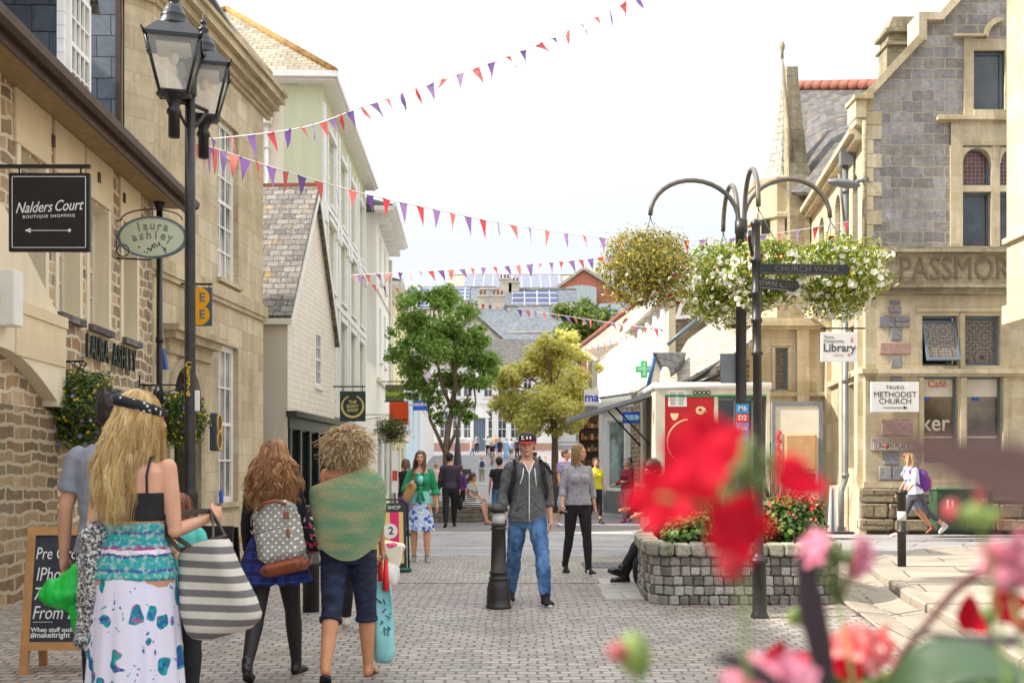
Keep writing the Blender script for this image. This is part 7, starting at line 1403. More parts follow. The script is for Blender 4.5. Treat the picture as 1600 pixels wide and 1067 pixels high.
def skirt(B,root,mat,zt,zb,r0,r1,folds=9,amp=.02,name='skirt',ry=.72,yo=0,cx=0,n=72,rows=14,pw=1.0,wr=.006,seed=0):
 b=MB();vs=[];k=B.k;rg=random.Random(seed);ph=[rg.uniform(0,6.28)for _ in range(4)]
 for i in range(rows+1):
  t=i/rows;z=zt+(zb-zt)*t;rx=r0[0]+(r1[0]-r0[0])*t**pw;ryy=r0[1]+(r1[1]-r0[1])*t**pw
  for j in range(n):a=2*PI*j/n;f=1+amp*t**.7*(math.sin(folds*a+ph[0]+.8*t)+.5*math.sin((folds*1.7)*a+ph[1]));f+=.5*amp*t*math.sin(2*a+ph[2]);vs.append(((cx*t+rx*f*math.cos(a))*k,(yo*t+.01+ryy*f*math.sin(a))*k,z*k+(amp*.3*math.sin(folds*a)if i==rows else 0)))
 fs=[(i*n+j,(i+1)*n+j,(i+1)*n+(j+1)%n,i*n+(j+1)%n)for i in range(rows)for j in range(n)]
 b.add(vs,fs,smooth=True);b.sm=[True]*len(b.f);return b.build(name,mat,root)
def shoes(B,root,mat,vox,inf=.008,sole=None,name='shoe',sneaker=True):
 for sd in('L','R'):
  b=MB();B.foot(b,sd,inf);o=remesh(b,name,mat,root,vox,1)
  if sole:b=MB();Mx=B.footM(sd);b.prism([(.034*math.cos(a)*(1+.25*(math.sin(a)<0)),(-.06+.125*math.sin(a)))for a in[2*PI*q/20 for q in range(20)]],0,.022,M=Mx@Matrix(((1,0,0,0),(0,0,1,0),(0,-1,0,-.066),(0,0,0,1))));b.build('sole',sole,o)
def strap(b,pts,w_,th=.004):
 pts=[Vector(p)for p in pts];m=len(pts);vs=[]
 for i,p in enumerate(pts):
  d=(pts[min(i+1,m-1)]-pts[max(i-1,0)]).normalized();o=Vector((p.x,p.y,0));o=o.normalized()if o.length>.01 else Vector((0,1,0));s=d.cross(o).normalized()*w_/2;o=s.cross(d).normalized()*th;vs+=[p-s-o,p+s-o,p+s+o,p-s+o]
 fs=[(4*i+j,4*i+(j+1)%4,4*i+4+(j+1)%4,4*i+4+j)for i in range(m-1)for j in range(4)]+[(0,1,2,3)[::-1],tuple(4*(m-1)+q for q in range(4))]
 b.add(vs,fs)
def held(name,label,cat,root,group=None):
 """a thing carried by a person: top-level, sharing the person's placement"""
 t=bpy.data.objects.new(name,None);COL.objects.link(t);t.location=root.location;t.rotation_euler=root.rotation_euler;_world[t.name]=Matrix();return tag(t,label,cat,group)
def flatbag(b,w0,w1,h,th,seed=0,n=28,wob=.03):
 """limp cloth bag: open mouth at the top (z=0), flat bottom at -h, w0 top width, w1 bottom width"""
 rg=random.Random(seed);ph=[rg.uniform(0,6)for _ in range(5)];vs=[];rows=16
 for i in range(rows+1):
  t=i/rows;w_=(w0+(w1-w0)*min(1,t*1.4))*(1 if t<.88 else 1-.35*((t-.88)/.12)**2);y_=th*(.55+.6*math.sin(PI*min(1,t*.8)))*(1 if t<.9 else 1-.5*((t-.9)/.1)**2)
  for j in range(n):a=2*PI*j/n;ca,sa=math.cos(a),math.sin(a);q_=1+wob*math.sin(4*a+ph[0]+t*5)+wob*math.sin(7*a+ph[1]-t*3)*t;vs.append((w_/2*math.copysign(abs(ca)**.55,ca)*(1+wob*.6*math.sin(6*t+ph[3])),y_/2*math.copysign(abs(sa)**.8,sa)*q_+.012*math.sin(5*t+3*ca+ph[2]),-h*t-.02*(ca*ca)*(i==0)-.035*math.sin(a*1+.5)*0))
 fs=[(i*n+j,(i+1)*n+j,(i+1)*n+(j+1)%n,i*n+(j+1)%n)for i in range(rows)for j in range(n)]+[tuple(range(rows*n,(rows+1)*n))[::-1]];b.add(vs,fs,smooth=True)
def softbag(b,c,sz,taper=.85,seed=0,n=20,wob=.06):
 rg=random.Random(seed);ph=[rg.uniform(0,6)for _ in range(4)];vs=[];rows=12
 for i in range(rows+1):
  t=i/rows;f=(math.sin(PI*min(t*1.0+.0,1))**.28 if 0<t<1 else .12);f=max(f,.12);wd=taper+(1-taper)*t if taper<1 else 1
  for j in range(n):a=2*PI*j/n;ca,sa=math.cos(a),math.sin(a);q_=1+wob*math.sin(3*a+ph[0]+t*4)+wob*.6*math.sin(5*a+ph[1]-t*5);vs.append((c[0]+sz[0]/2*math.copysign(abs(ca)**.6,ca)*f*wd*q_,c[1]+sz[1]/2*math.copysign(abs(sa)**.7,sa)*f*q_,c[2]-sz[2]/2+sz[2]*t))
 fs=[(i*n+j,i*n+(j+1)%n,(i+1)*n+(j+1)%n,(i+1)*n+j)for i in range(rows)for j in range(n)]+[tuple(range(n))[::-1],tuple(range(rows*n,(rows+1)*n))];b.add(vs,fs,smooth=True)
# ---- patterned cloths
def pat(name,f,rough=.8):
 g=NG(name,rough);g.col(f(g));g.bump(g.noise(g.obj,90,3),.15,.004);return g.m
def stripes(g,axis,period,duty,c0,c1,extra=None):
 fr=g.math('FRACT',g.math('DIVIDE',g.sep(g.obj,axis),period));return g.ramp(fr,[(0,c0),(duty,c1)],'CONSTANT')
M['plaid']=pat('blue_plaid',lambda g:g.mix(.55,g.mix(1,stripes(g,2,.075,.5,sc(10,14,44),sc(26,64,160)),stripes(g,0,.075,.5,sc(90,90,120),sc(230,230,240)),'MULTIPLY'),g.mix(1,g.ramp(g.math('FRACT',g.math('DIVIDE',g.sep(g.obj,2),.0375)),[(0,sc(110,120,160)),(.10,sc(20,44,120))],'CONSTANT'),g.ramp(g.math('FRACT',g.math('DIVIDE',g.sep(g.obj,0),.0375)),[(0,sc(255,255,255)),(.10,sc(190,190,220))],'CONSTANT'),'MULTIPLY'),'MIX'))
def dots(g):
 v=g.mapv(g.obj,(1,0,1),(0,R(45),0));d=g.vor(g.mapv(v,(30,30,30)),1,'F1','Distance',.15);return g.ramp(d,[(0,sc(236,232,220)),(.20,sc(236,232,220)),(.24,sc(150,145,136)),(1,sc(150,145,136))])
M['dots']=pat('grey_dotted_canvas',dots)
def paisley(g):
 n=g.noise(g.obj,7,2,col=True);v=g.vadd(g.mapv(g.obj,(1.25,1,.8)),n,.14);d=g.vor(v,12);e=g.vor(v,70,'F1','Color');r_=g.vor(v,12,'F1','Color')
 inner=g.ramp(g.sep(e,0),[(0,sc(20,120,140)),(.4,sc(30,150,160)),(.6,sc(30,80,160)),(.85,sc(20,160,150)),(.93,sc(190,70,130))],'CONSTANT')
 m=g.ramp(d,[(0,(1,1,1,1)),(.38,(1,1,1,1)),(.41,(0,0,0,1))]);pick=g.ramp(g.sep(r_,1),[(.28,(0,0,0,1)),(.3,(1,1,1,1))]);lowz=g.ramp(g.math('ADD',g.sep(g.obj,2),g.math('MULTIPLY',g.noise(g.obj,3,3),.35)),[(.42,(1,1,1,1)),(.58,(0,0,0,1))])
 m2=g.math('MULTIPLY',g.ramp(g.vor(g.vadd(g.obj,n,.2),34),[(.22,(1,1,1,1)),(.26,(0,0,0,1))]),lowz)
 m3=g.ramp(g.vor(g.vadd(g.obj,n,.25),26),[(.17,(1,1,1,1)),(.2,(0,0,0,1))]);m2=g.math('MAXIMUM',m2,g.math('MULTIPLY',m3,g.ramp(g.noise(g.obj,5,2),[(.48,(0,0,0,1)),(.5,(1,1,1,1))])))
 return g.mix(g.math('MAXIMUM',g.math('MULTIPLY',m,pick),m2),sc(222,216,232),inner)
M['paisley']=pat('white_teal_paisley',paisley)
def smock(g):
 z=g.math('FRACT',g.math('DIVIDE',g.math('ADD',g.sep(g.obj,2),g.math('MULTIPLY',g.noise(g.obj,22,3),.03)),.16));base=g.ramp(z,[(0,sc(36,150,150)),(.22,sc(60,60,130)),(.30,sc(226,210,220)),(.42,sc(150,60,120)),(.5,sc(30,140,150)),(.7,sc(34,160,150)),(.82,sc(60,80,150)),(.9,sc(40,150,150))],'CONSTANT')
 return g.mix(g.ramp(g.noise(g.obj,50,3),[(.5,(0,0,0,1)),(.6,(.7,.7,.7,1))]),base,sc(170,190,180))
M['smock']=pat('teal_smocking',smock)
M['knit_green']=pat('green_open_knit',lambda g:g.mix(g.ramp(g.noise(g.mapv(g.obj,(1,1,3)),5,4),[(.4,(0,0,0,1)),(.6,(1,1,1,1))]),sc(86,128,84),sc(150,146,92)))
gk=NG('green_open_knit_shawl',.9);base=gk.mix(gk.ramp(gk.noise(gk.mapv(gk.obj,(1,1,4)),4,4),[(.38,(0,0,0,1)),(.62,(1,1,1,1))]),sc(116,160,124),sc(174,172,128));wv=gk.math('FRACT',gk.math('DIVIDE',gk.math('ADD',gk.sep(gk.obj,0),gk.math('MULTIPLY',gk.sep(gk.obj,2),.25)),.016));wz=gk.math('FRACT',gk.math('DIVIDE',gk.sep(gk.obj,2),.010))
gk.col(gk.mix(.75,base,gk.ramp(gk.math('MULTIPLY',wv,wz),[(0,(.35,.35,.35,1)),(.25,(1.25,1.25,1.25,1))]),'MULTIPLY'));gk.bump(gk.math('ADD',wv,wz),.6,.008);M['knit_green']=gk.m
M['marl']=pat('grey_marl_knit',lambda g:g.ramp(g.noise(g.obj,70,3,.8),[(.42,sc(40,40,44)),(.5,sc(130,128,128)),(.58,sc(220,216,212))]))
M['bagstripe']=pat('grey_striped_canvas',lambda g:g.mix(.25,stripes(g,2,.062,.5,sc(110,106,104),sc(206,198,186)),g.ramp(g.noise(g.obj,12,4),[(.3,(.5,.5,.5,1)),(.7,(1.2,1.2,1.2,1))]),'MULTIPLY'))
M['blueflower']=pat('blue_flower_print',lambda g:g.mix(g.ramp(g.vor(g.vadd(g.obj,g.noise(g.obj,30,2,col=True),.04),12),[(.22,(1,1,1,1)),(.5,(0,0,0,1))]),g.mix(g.ramp(g.noise(g.obj,40,2),[(.5,(0,0,0,1)),(.55,(1,1,1,1))]),sc(226,234,246),sc(150,190,236)),sc(30,84,196)))
M['bwstripe']=pat('black_white_stripes',lambda g:stripes(g,2,.048,.5,sc(30,30,38),sc(236,234,232)))
M['polostripe']=pat('violet_striped_jersey',lambda g:g.ramp(g.math('FRACT',g.math('DIVIDE',g.sep(g.obj,2),.085)),[(0,sc(150,130,180)),(.3,sc(206,200,216)),(.42,sc(110,60,90)),(.52,sc(160,150,190)),(.8,sc(200,190,210)),(.9,sc(90,80,150))],'CONSTANT'))
M['denim']=pat('blue_denim',lambda g:g.mix(g.ramp(g.noise(g.mapv(g.obj,(1,1,.5)),9,4),[(.35,(0,0,0,1)),(.65,(1,1,1,1))]),sc(34,68,116),sc(92,134,180)))
M['denim_dark']=pat('dark_denim',lambda g:g.mix(g.ramp(g.noise(g.mapv(g.obj,(1,1,2)),12,4),[(.4,(0,0,0,1)),(.7,(1,1,1,1))]),sc(16,22,44),sc(40,52,84)))
M['floral_dark']=pat('dark_floral_cloth',lambda g:g.ramp(g.vor(g.obj,38,'F1','Color'),[(0,sc(26,24,34)),(.55,sc(30,26,36)),(.62,sc(190,60,80)),(.75,sc(220,190,190)),(.85,sc(50,90,70))],'CONSTANT'))
M['black_cloth']=cloth('black_cloth',sc(30,28,32),.85,.2);M['black_tights']=cloth('black_tights',sc(34,26,32),.6,.15);M['charcoal']=pat('charcoal_marl',lambda g:g.ramp(g.noise(g.obj,60,4,.8),[(.4,sc(74,74,76)),(.6,sc(112,112,112))]));M['heather']=pat('heather_grey',lambda g:g.ramp(g.noise(g.obj,60,4,.8),[(.4,sc(138,136,146)),(.6,sc(178,176,184))]));M['tgrey']=cloth('grey_tshirt',sc(140,142,154),.85,.1)
M['suit']=cloth('dark_plum_cloth',sc(54,44,58),.7,.15);M['emerald']=cloth('emerald_cardigan',sc(30,140,96),.8,.12);M['aqua']=cloth('aqua_top',sc(140,214,214),.8,.06);M['leather']=plain('tan_leather',sc(140,72,44),.5,0,.25,20,.3);M['straw']=plain('straw_bag',sc(180,140,90),.8,0,.2,40,.5,80);M['lime_top']=cloth('lime_yellow_top',sc(206,206,40),.8,.08);M['rubber']=plain('black_rubber',sc(30,28,28),.6);M['purple']=cloth('purple_cloth',sc(110,50,140),.7,.2);M['magenta']=cloth('magenta_cloth',sc(180,40,130),.7,.2)
# ---- blonde woman in the maxi skirt, nearest the camera
NV=.0065
B=Body('f',1.70,legs={'L':(-6,4,2),'R':(8,8,3)},arms={'L':(-8,22,6),'R':(2,100,6,-12)},head=(-62,4),bulk=1.04)
r=prep(person('blonde woman in a teal patterned maxi skirt, black bandeau and headscarf',214,4.75,172,B))
body_skin(B,r,SK,.0060,hands={'L':{'curl':30},'R':{'fist':True}})
b=MB();B.torso(b,1.175,1.30,.008);o=remesh(b,'bandeau',M['black_cloth'],r,.007,2,.006,.04)
b=MB()
for sg in(-1,1):
 pts=[B.Tm@Vector((sg*.10,y,z))for y,z in((.105,1.30),(.108,1.38),(.07,1.455),(.0,1.475),(-.07,1.43),(-.10,1.33))];b.tube(pts,.006,6)
b.build('strap',M['black_cloth'],o)
b=MB();B.torso(b,.915,1.165,.012);remesh(b,'smocked_waist',M['smock'],r,.008,1,.008,.03)
skirt(B,r,M['paisley'],.935,.05,(.178,.140),(.235,.22),11,.05,'maxi_skirt',pw=.8,seed=3,rows=24,n=120)
strands(B,r,HB,3000,.43,.038,.012,19,r=.0012,seg=20,seed=5,az=(-145,145),volume=1.05,front_len=.30,side_push=(.05,.0,0),clump=20)
b=MB();Ms=B.Ms
b.tube([Ms@Vector((.088*math.cos(a),.014+.104*math.sin(a)*.98,.052+.022*math.sin(a)+.0))for a in[2*PI*k/24 for k in range(25)]],.026,8)
for ex,ey,ez_,l in((-.03,-.06,.16,.07),(.035,-.05,.165,.07)):b.tube([Ms@Vector((.0,-.08,.095)),Ms@Vector((ex*.6,ey*1.2,.125)),Ms@Vector((ex*1.5,ey-.01,ez_))],[.014,.021,.005],8)
b.ell((-.0,-.085,.095),(.022,.018,.018),M=Ms)
sf_=pat('black_print_scarf',lambda g:g.ramp(g.vor(g.obj,42,'F1'),[(.16,sc(220,220,224)),(.3,sc(24,24,30))]));b.build('headscarf',sf_,r)
b=MB();b2=MB2(b,Ms)
for sg in(-1,1):b2.tube([(sg*.030+.022*math.cos(2*PI*k/14),-.094,.006+.018*math.sin(2*PI*k/14))for k in range(15)],.003,5);b2.tube([(sg*.052,-.093,.012),(sg*.082,-.02,.012),(sg*.082,.02,.004)],.004,5)
b.build('sunglasses',plain('sunglass_red',sc(196,50,70),.3),r)
tb=held('tote_bag','grey and cream striped canvas tote bag on the blonde woman\'s raised arm','bag',r)
sh,el,wr,d_=B.arms['R'];hx=wr.lerp(el,.12);c=Vector((el.x-.10,el.y-.05,el.z-.05));Mbag=Matrix.Translation(c)@Matrix.Rotation(R(16),4,'Y')@Matrix.Rotation(R(-12),4,'Z')
b=MB(Mbag);flatbag(b,.25,.36,.42,.15,4);b.build('bag',M['bagstripe'],tb)
b=MB();
for dx,dy in((-.07,-.06),(.06,.05)):b=MB();a0=Mbag@Vector((-.09,dy*.8,-.01));a1=Mbag@Vector((.09,dy*.8,-.01));strap(b,[a0,a0.lerp(wr,.6)+Vector((-.01,0,.01)),wr+Vector((0,0,.03)),el.lerp(wr,.5)+Vector((.0,.0,.055)),el+Vector((.03,.02,.06)),el.lerp(a1,.45)+Vector((.045,.02,.02)),a1],.026);b.build('strap',plain('strap_brown',sc(74,62,56),.7),tb)
b=MB(Mbag);b.tube([(.125*math.cos(2*PI*k/24),.045*math.sin(2*PI*k/24),-.005)for k in range(25)],.006,5);b.build('rim',plain('strap_brown',sc(74,62,56),.7),tb)
gb=held('jacket','bundled bright green jacket carried on the blonde woman\'s left arm','jacket',r);sh,el,wr,d_=B.arms['L'];b=MB(Matrix.Translation(wr+Vector((.09,-.03,-.01)))@Matrix.Rotation(R(26),4,'Y'));softbag(b,(0,0,0),(.36,.22,.17),.95,9,24,.13);b.ell((.02,.0,-.14),(.09,.07,.14));b.ell((-.06,0,-.10),(.07,.08,.12));b2_=b;remesh(b2_,'jacket',cloth('bright_green_nylon',sc(10,176,60),.5,.15,12),gb,.01,2,.05,.07)
sc_=held('knit_cardigan','grey marled knit cardigan draped over the blonde woman\'s left arm','cardigan',r);b=MB();e0=el.lerp(wr,.6);
cap(b,e0+Vector((-.02,.05,.02)),e0+Vector((-.05,.04,-.62)),.055,.05);cap(b,e0+Vector((.02,.02,.02)),e0+Vector((.03,.03,-.34)),.05,.045);cap(b,el+Vector((-.01,.01,-.02)),wr+Vector((-.01,.02,0)),.062,.06);remesh(b,'knit',M['marl'],sc_,.010,1,.035,.05)
# ---- man in the grey T-shirt, mostly hidden
B=Body('m',1.78,legs={'L':(10,8,3),'R':(-8,10,3)},arms={'L':(-6,14,12),'R':(14,30,10)},head=(8,0),bulk=1.0)
r=prep(person('man in a grey T-shirt mostly hidden behind the blonde woman',176,5.8,180,B));body_skin(B,r,SK,.009,hands={'L':{'curl':35}});cap_hair(B,r,HD);top(B,r,M['tgrey'],.009,.90,1.475,.02,.68,wr=.015,ainf=.022,name='tshirt');pants(B,r,M['denim_dark'],.012,1.95,.02);shoes(B,r,M['rubber'],.01)
# ---- passer-by whose arm crosses the left edge
B=Body('f',1.62,arms={'R':(4,30,10),'L':(4,30,14)},head=(20,0));r=prep(person('bare armed person in a blue grey vest cut off by the left edge',-118,5.0,176,B));body_skin(B,r,SK,.009);top(B,r,M['tgrey'],.01,.9,1.46,.014,.28);pants(B,r,M['denim_dark'],.012);cap_hair(B,r,HM,low=.04);shoes(B,r,M['rubber'],.01)
# ---- brown haired child beyond the blonde woman
B=Body('f',1.22,arms={'L':(10,40,10),'R':(8,30,10)},head=(-20,0));r=prep(person('brown haired child in a teal top beyond the blonde woman\'s raised arm',283,6.3,180,B));body_skin(B,r,SK,.008);strands(B,r,HR,260,.16,.01,.004,15,seg=10,seed=8);top(B,r,cloth('teal_top',sc(90,190,180),.8,.15),.009,.9,1.46,.016,.5);pants(B,r,M['black_cloth'],.01);shoes(B,r,M['rubber'],.01)
# ---- girl with the spotted backpack
B=Body('f',1.56,legs={'L':(-14,22,1),'R':(12,4,4)},arms={'L':(6,20,10),'R':(-2,34,12)},head=(6,2),foot={'L':24},bulk=.98)
r=prep(person('girl with long curly golden hair, tartan skirt and black tights seen from behind',428,7.1,178,B));body_skin(B,r,SK,.007,hands={'L':{'curl':30},'R':{'curl':40}});
top(B,r,M['black_cloth'],.008,.93,1.47,.016,1.9,name='cardigan',wr=.012)
pants(B,r,M['black_tights'],.008,2.0,.004,.98,.002,'tights')
skirt(B,r,M['plaid'],1.08,.70,(.135,.10),(.29,.24),18,.035,'tartan_skirt',pw=.8,seed=5)
strands(B,r,HG,1500,.33,.085,.015,45,r=.0019,seg=26,seed=6,az=(-150,150),volume=1.10,clump=9)
shoes(B,r,plain('black_leather',sc(30,24,24),.3),.007,.006,M['rubber'])
bk_=held('backpack','grey polka dot backpack with brown leather base on the girl\'s back','backpack',r);Mx=B.Tm@Matrix.Translation((-.10,.225,1.045))@Matrix.Rotation(R(9),4,'X')@Matrix.Rotation(R(13),4,'Y')@Matrix.Scale(1.10,4)
b=MB(Mx);b.bbox((0,0,.02),(.31,.16,.36),.065);b.ell((0,0,.17),(.152,.078,.09),20,12);b.bbox((0,.085,-.05),(.25,.07,.20),.03);remesh(b,'pack',M['dots'],bk_,.007,3,.014,.06)
b=MB(Mx);b.bbox((0,0,-.185),(.315,.165,.085),.05);b.bbox((0,.085,-.185),(.26,.075,.075),.035);remesh(b,'leather_base',M['leather'],bk_,.007,2)
b=MB(Mx);b.tube([(-.10,.085,.20),(-.04,.10,.235),(.03,.10,.235),(.09,.085,.20)],.012,6);b.build('grab_handle',M['leather'],bk_)
for c_,z_ in(((-.09,.088,.13),(.035,.02,.045)),((-.09,.13,.01),(.02,.012,.055))):b=MB(Mx);b.bbox(c_,z_,.005);b.build('leather_tab',M['leather'],bk_)
b=MB(Mx);b.tube([(-.125,.125,.045),(0,.13,.055),(.125,.125,.045)],.004,5);b.tube([(.15*math.cos(a),.07,.11+.13*math.sin(a))for a in[PI*k/14 for k in range(15)]],.004,5);b.build('zip',M['lead'],bk_)
b=MB()
for sg in(-1,1):strap(b,[Mx@Vector((sg*.10,-.05,.17)),B.Tm@Vector((sg*.105,.125,1.42)),B.Tm@Vector((sg*.105,.03,1.475)),B.Tm@Vector((sg*.11,-.09,1.40)),B.Tm@Vector((sg*.13,-.12,1.25)),B.Tm@Vector((sg*.17,-.02,1.08)),Mx@Vector((sg*.13,-.05,-.15))],.05,.006)
b.build('strap',M['dots'],bk_)
# ---- curly woman with the knitted shawl
B=Body('f',1.66,legs={'L':(-10,22,2),'R':(8,3,3)},arms={'L':(6,18,8),'R':(10,10,9)},head=(-4,0),foot={'L':26},bulk=1.06)
r=prep(person('woman with short curly blonde hair, green knitted shawl and rolled dark jeans',545,7.05,180,B));body_skin(B,r,SKT,.0062,hands={'L':{'curl':30},'R':{'curl':52}})
pants(B,r,M['denim_dark'],.008,1.22,.013,1.02,.008,'cropped_jeans')
b=MB()
for sd in('L','R'):B.leg(b,sd,1.16,1.24,.020)
remesh(b,'rolled_cuff',M['denim_dark'],r,.008,1,.006,.03)
b=MB();B.torso(b,.90,1.02,.022);remesh(b,'vest_hem',cloth('khaki_vest',sc(176,164,110),.85,.1),r,.009,2,.01,.05)
b=MB();n=48;rows=18;vs=[]
for i in range(rows+1):
 t=i/rows;
 for j in range(n):
  a=2*PI*j/n;ca,sa=math.cos(a),math.sin(a)
  zt=1.40-.085*ca+.01*sa;zb=1.03-.20*max(0,sa)**1.4+.02*ca;z=zt+(zb-zt)*t
  rx=float(np.interp(z,[.82,1.0,1.15,1.30,1.38,1.43,1.47,1.49],[.215,.235,.255,.262,.240,.19,.115,.08]));ry=float(np.interp(z,[.82,1.0,1.15,1.30,1.40,1.45,1.49],[.17,.175,.165,.145,.112,.085,.07]));f=1+.035*t*math.sin(7*a+2*t)+.02*math.sin(3*a+6*t)
  vs.append((rx*f*math.copysign(abs(ca)**.9,ca),.012+ry*f*math.copysign(abs(sa)**.9,sa),z))
b.add(vs,[(i*n+j,(i+1)*n+j,(i+1)*n+(j+1)%n,i*n+(j+1)%n)for i in range(rows)for j in range(n)],smooth=True,M=B.Tm);b.build('knitted_shawl',M['knit_green'],r)
curls(B,r,HC,2600,.080,.090,11,droop=.075,cen=(0,.03,0),sc3=(1,1,1.0))
for sd in('L','R'):
 b=MB();Mxf=B.footM(sd);b.prism([(.040*math.cos(a),-.055+.125*math.sin(a))for a in[2*PI*q/22 for q in range(22)]],0,.014,M=Mxf@Matrix(((1,0,0,0),(0,0,1,0),(0,-1,0,-.078),(0,0,0,1))));b2=MB2(b,Mxf);b2.tube([(.0,-.13,-.065),(.02,-.09,-.035),(.035,-.04,-.06)],.005,5);b2.tube([(.0,-.13,-.065),(-.02,-.09,-.035),(-.035,-.04,-.06)],.005,5);b.build('flip_flop',M['rubber'],r)
hb=held('handbag','black floral cloth shoulder bag between the two women seen from behind','bag',r);b=MB();c=B.Tm@Vector((.25,-.06,1.02));softbag(b,tuple(c),(.15,.26,.30),.95,2,20,.06);b.build('bag',M['floral_dark'],hb);b=MB();strap(b,[c+Vector((0,.06,.13)),B.Tm@Vector((.19,.02,1.38)),B.Tm@Vector((.10,.02,1.485)),B.Tm@Vector((.12,-.08,1.38)),c+Vector((0,-.06,.13))],.025);b.build('strap',M['black_cloth'],hb)
pbg=held('plastic_bag','long pale turquoise plastic bag with red handles and blue print','bag',r);wr=B.arms['R'][2];hd=wr+B.arms['R'][3]*.09;c=hd+Vector((.0,.0,-.40))
b=MB(Matrix.Translation(c+Vector((0,0,.26))));flatbag(b,.10,.155,.54,.06,7,wob=.10);b.build('bag',plain('turquoise_plastic',sc(140,206,206),.35,0,.12,14,.4,30),pbg);b=MB();b.tube([hd+Vector((-.02,.02,.01)),c+Vector((-.02,.03,.20))],[.012,.024],6);b.tube([hd+Vector((.02,-.02,.01)),c+Vector((.02,-.03,.20))],[.012,.024],6);b.build('handle',plain('handle_red',sc(226,40,40),.4),pbg)
b=MB();rg=random.Random(4)
for k in range(16):x=rg.uniform(-.05,.05);z=rg.uniform(-.10,.14);b.tube([c+Vector((x,.036,z)),c+Vector((x+rg.uniform(-.02,.02),.036,z+rg.uniform(-.03,.03))),c+Vector((x+rg.uniform(-.02,.02),.036,z+rg.uniform(-.03,.03)))],.004,5)
b.build('print',plain('print_blue',sc(50,70,150),.5),pbg)
# ---- walker hidden in front of her with two shopping bags
B=Body('f',1.50,legs={'L':(14,6,3),'R':(-12,20,3)},arms={'R':(6,12,14),'L':(4,10,8)},head=(0,0),foot={'R':20});r=prep(person('walker almost wholly hidden behind the shawl woman, carrying white bags',556,9.3,180,B));body_skin(B,r,SK,.010);top(B,r,M['offwhite'],.011,.9,1.46,.02,.6);pants(B,r,M['black_cloth'],.011);cap_hair(B,r,HD);shoes(B,r,M['offwhite'],.01)
sb_=held('shopping_bag','white and pink printed shopping bags seen past the shawl woman\'s hand','bag',r);c=B.arms['R'][2]+Vector((-.07,0,-.18));b=MB(Matrix.Translation(c)@Matrix.Rotation(R(-12),4,'Y'));b.bbox((0,0,.06),(.20,.10,.20),.02,jit=.01);b.build('bag',pat('cream_pink_print',lambda g:g.ramp(g.vor(g.obj,16,'F1','Color'),[(0,sc(236,226,200)),(.7,sc(230,220,190)),(.75,sc(220,90,130)),(.85,sc(110,150,90))],'CONSTANT')),sb_);b=MB();softbag(b,tuple(c+Vector((.0,.02,-.12))),(.17,.12,.22),1,3,18,.12);b.build('bag',plain('white_plastic',sc(226,220,214),.4),sb_);b=MB();b.tube([c+Vector((-.04,0,.15)),B.arms['R'][2]+B.arms['R'][3]*.08,c+Vector((.04,0,.15))],.006,5);b.build('handle',M['black_cloth'],sb_)
# ---- young man in the hooded top
B=Body('m',1.79,legs={'L':(24,6,5),'R':(-12,14,5)},arms={'R':(0,26,13,-2),'L':(-4,14,9)},head=(-10,3),foot={'L':-4},bulk=.95)
r=prep(person('young man in a charcoal zip hoodie, blue jeans and a red peaked black cap',824,11.15,6,B));body_skin(B,r,SK,.0062,hands={'R':{'curl':22},'L':{'curl':26}})
B.face(r,(64,44,30),(196,110,104));cap_hair(B,r,HM,.008)
b=MB();B.torso(b,.86,1.44,.024,flare=.014)
for sd in('L','R'):B.arm(b,sd,0,1.42,.021);J=B.arms[sd];p=J[1].lerp(J[2],.36);b.ell(tuple(p),(.062,.062,.045))
hd_=remesh(b,'hoodie',M['charcoal'],r,.008,5,.026,.075)
b=MB();rg_=[B.Tm@Vector((.105*math.cos(a),.035+.09*math.sin(a)-.035*(math.sin(a)<-.5),1.465+.05*math.sin(a)))for a in[2*PI*k/20 for k in range(21)]];b.tube(rg_[:-1]+[rg_[0]],.030,8);b.ell((0,.12,1.45),(.10,.05,.075),M=B.Tm);remesh(b,'hood',M['charcoal'],hd_,.008,2,.012,.05)
b=MB();yf=-.165;b.tube([B.Tm@Vector((0,yf+.005,z))for z in(.87,1.0,1.15,1.30,1.37)],.0055,6);b.build('zip',plain('zip_white',sc(226,222,214),.5),hd_)
b=MB();b.tube([B.Tm@Vector(p)for p in((-.055,-.145,1.40),(-.065,-.168,1.33),(-.095,-.165,1.24))],.0055,6);b.build('drawstring',M['white'],hd_);b=MB();b.tube([B.Tm@Vector(p)for p in((.055,-.145,1.40),(.06,-.168,1.32),(.07,-.168,1.22))],.0055,6);b.build('drawstring',M['white'],hd_)
b=MB();b.add([B.Tm@Vector(p)for p in((-.058,-.112,1.47),(.058,-.112,1.47),(0,-.162,1.335))],[(0,1,2)]);ts=b.build('white_tshirt',M['white'],r);b=MB();b.add([B.Tm@Vector(p)for p in((-.044,-.118,1.475),(.044,-.118,1.475),(0,-.160,1.368))],[(0,1,2)]);b.build('open_neck',SK,ts)
for sg,nm in((-1,'pocket'),(1,'pocket')):b=MB();b.tube([B.Tm@Vector((sg*.05,-.172,1.05)),B.Tm@Vector((sg*.14,-.135,.97))],.0035,5);b.build(nm,M['black_cloth'],hd_)
pants(B,r,M['denim'],.009,1.97,.019,.98,.026,'jeans')
shoes(B,r,M['black_cloth'],.007,.012,M['white'])
cp=MB();Ms=B.Ms
cp.ell((0,.018,.050),(.088,.104,.082),22,14,M=Ms);cpo=None
b=MB();vs=[];n=24;rows=7
for i in range(rows+1):
 t=i/rows;z=.028+.088*math.sin(t*PI/2)**.8;rr=math.cos(t*PI/2)**.42 if t<1 else .02
 for j in range(n):a=2*PI*j/n;vs.append((.090*rr*math.cos(a),.014+.106*rr*math.sin(a),z+.014*(math.sin(a)<0)*abs(math.sin(a))*0))
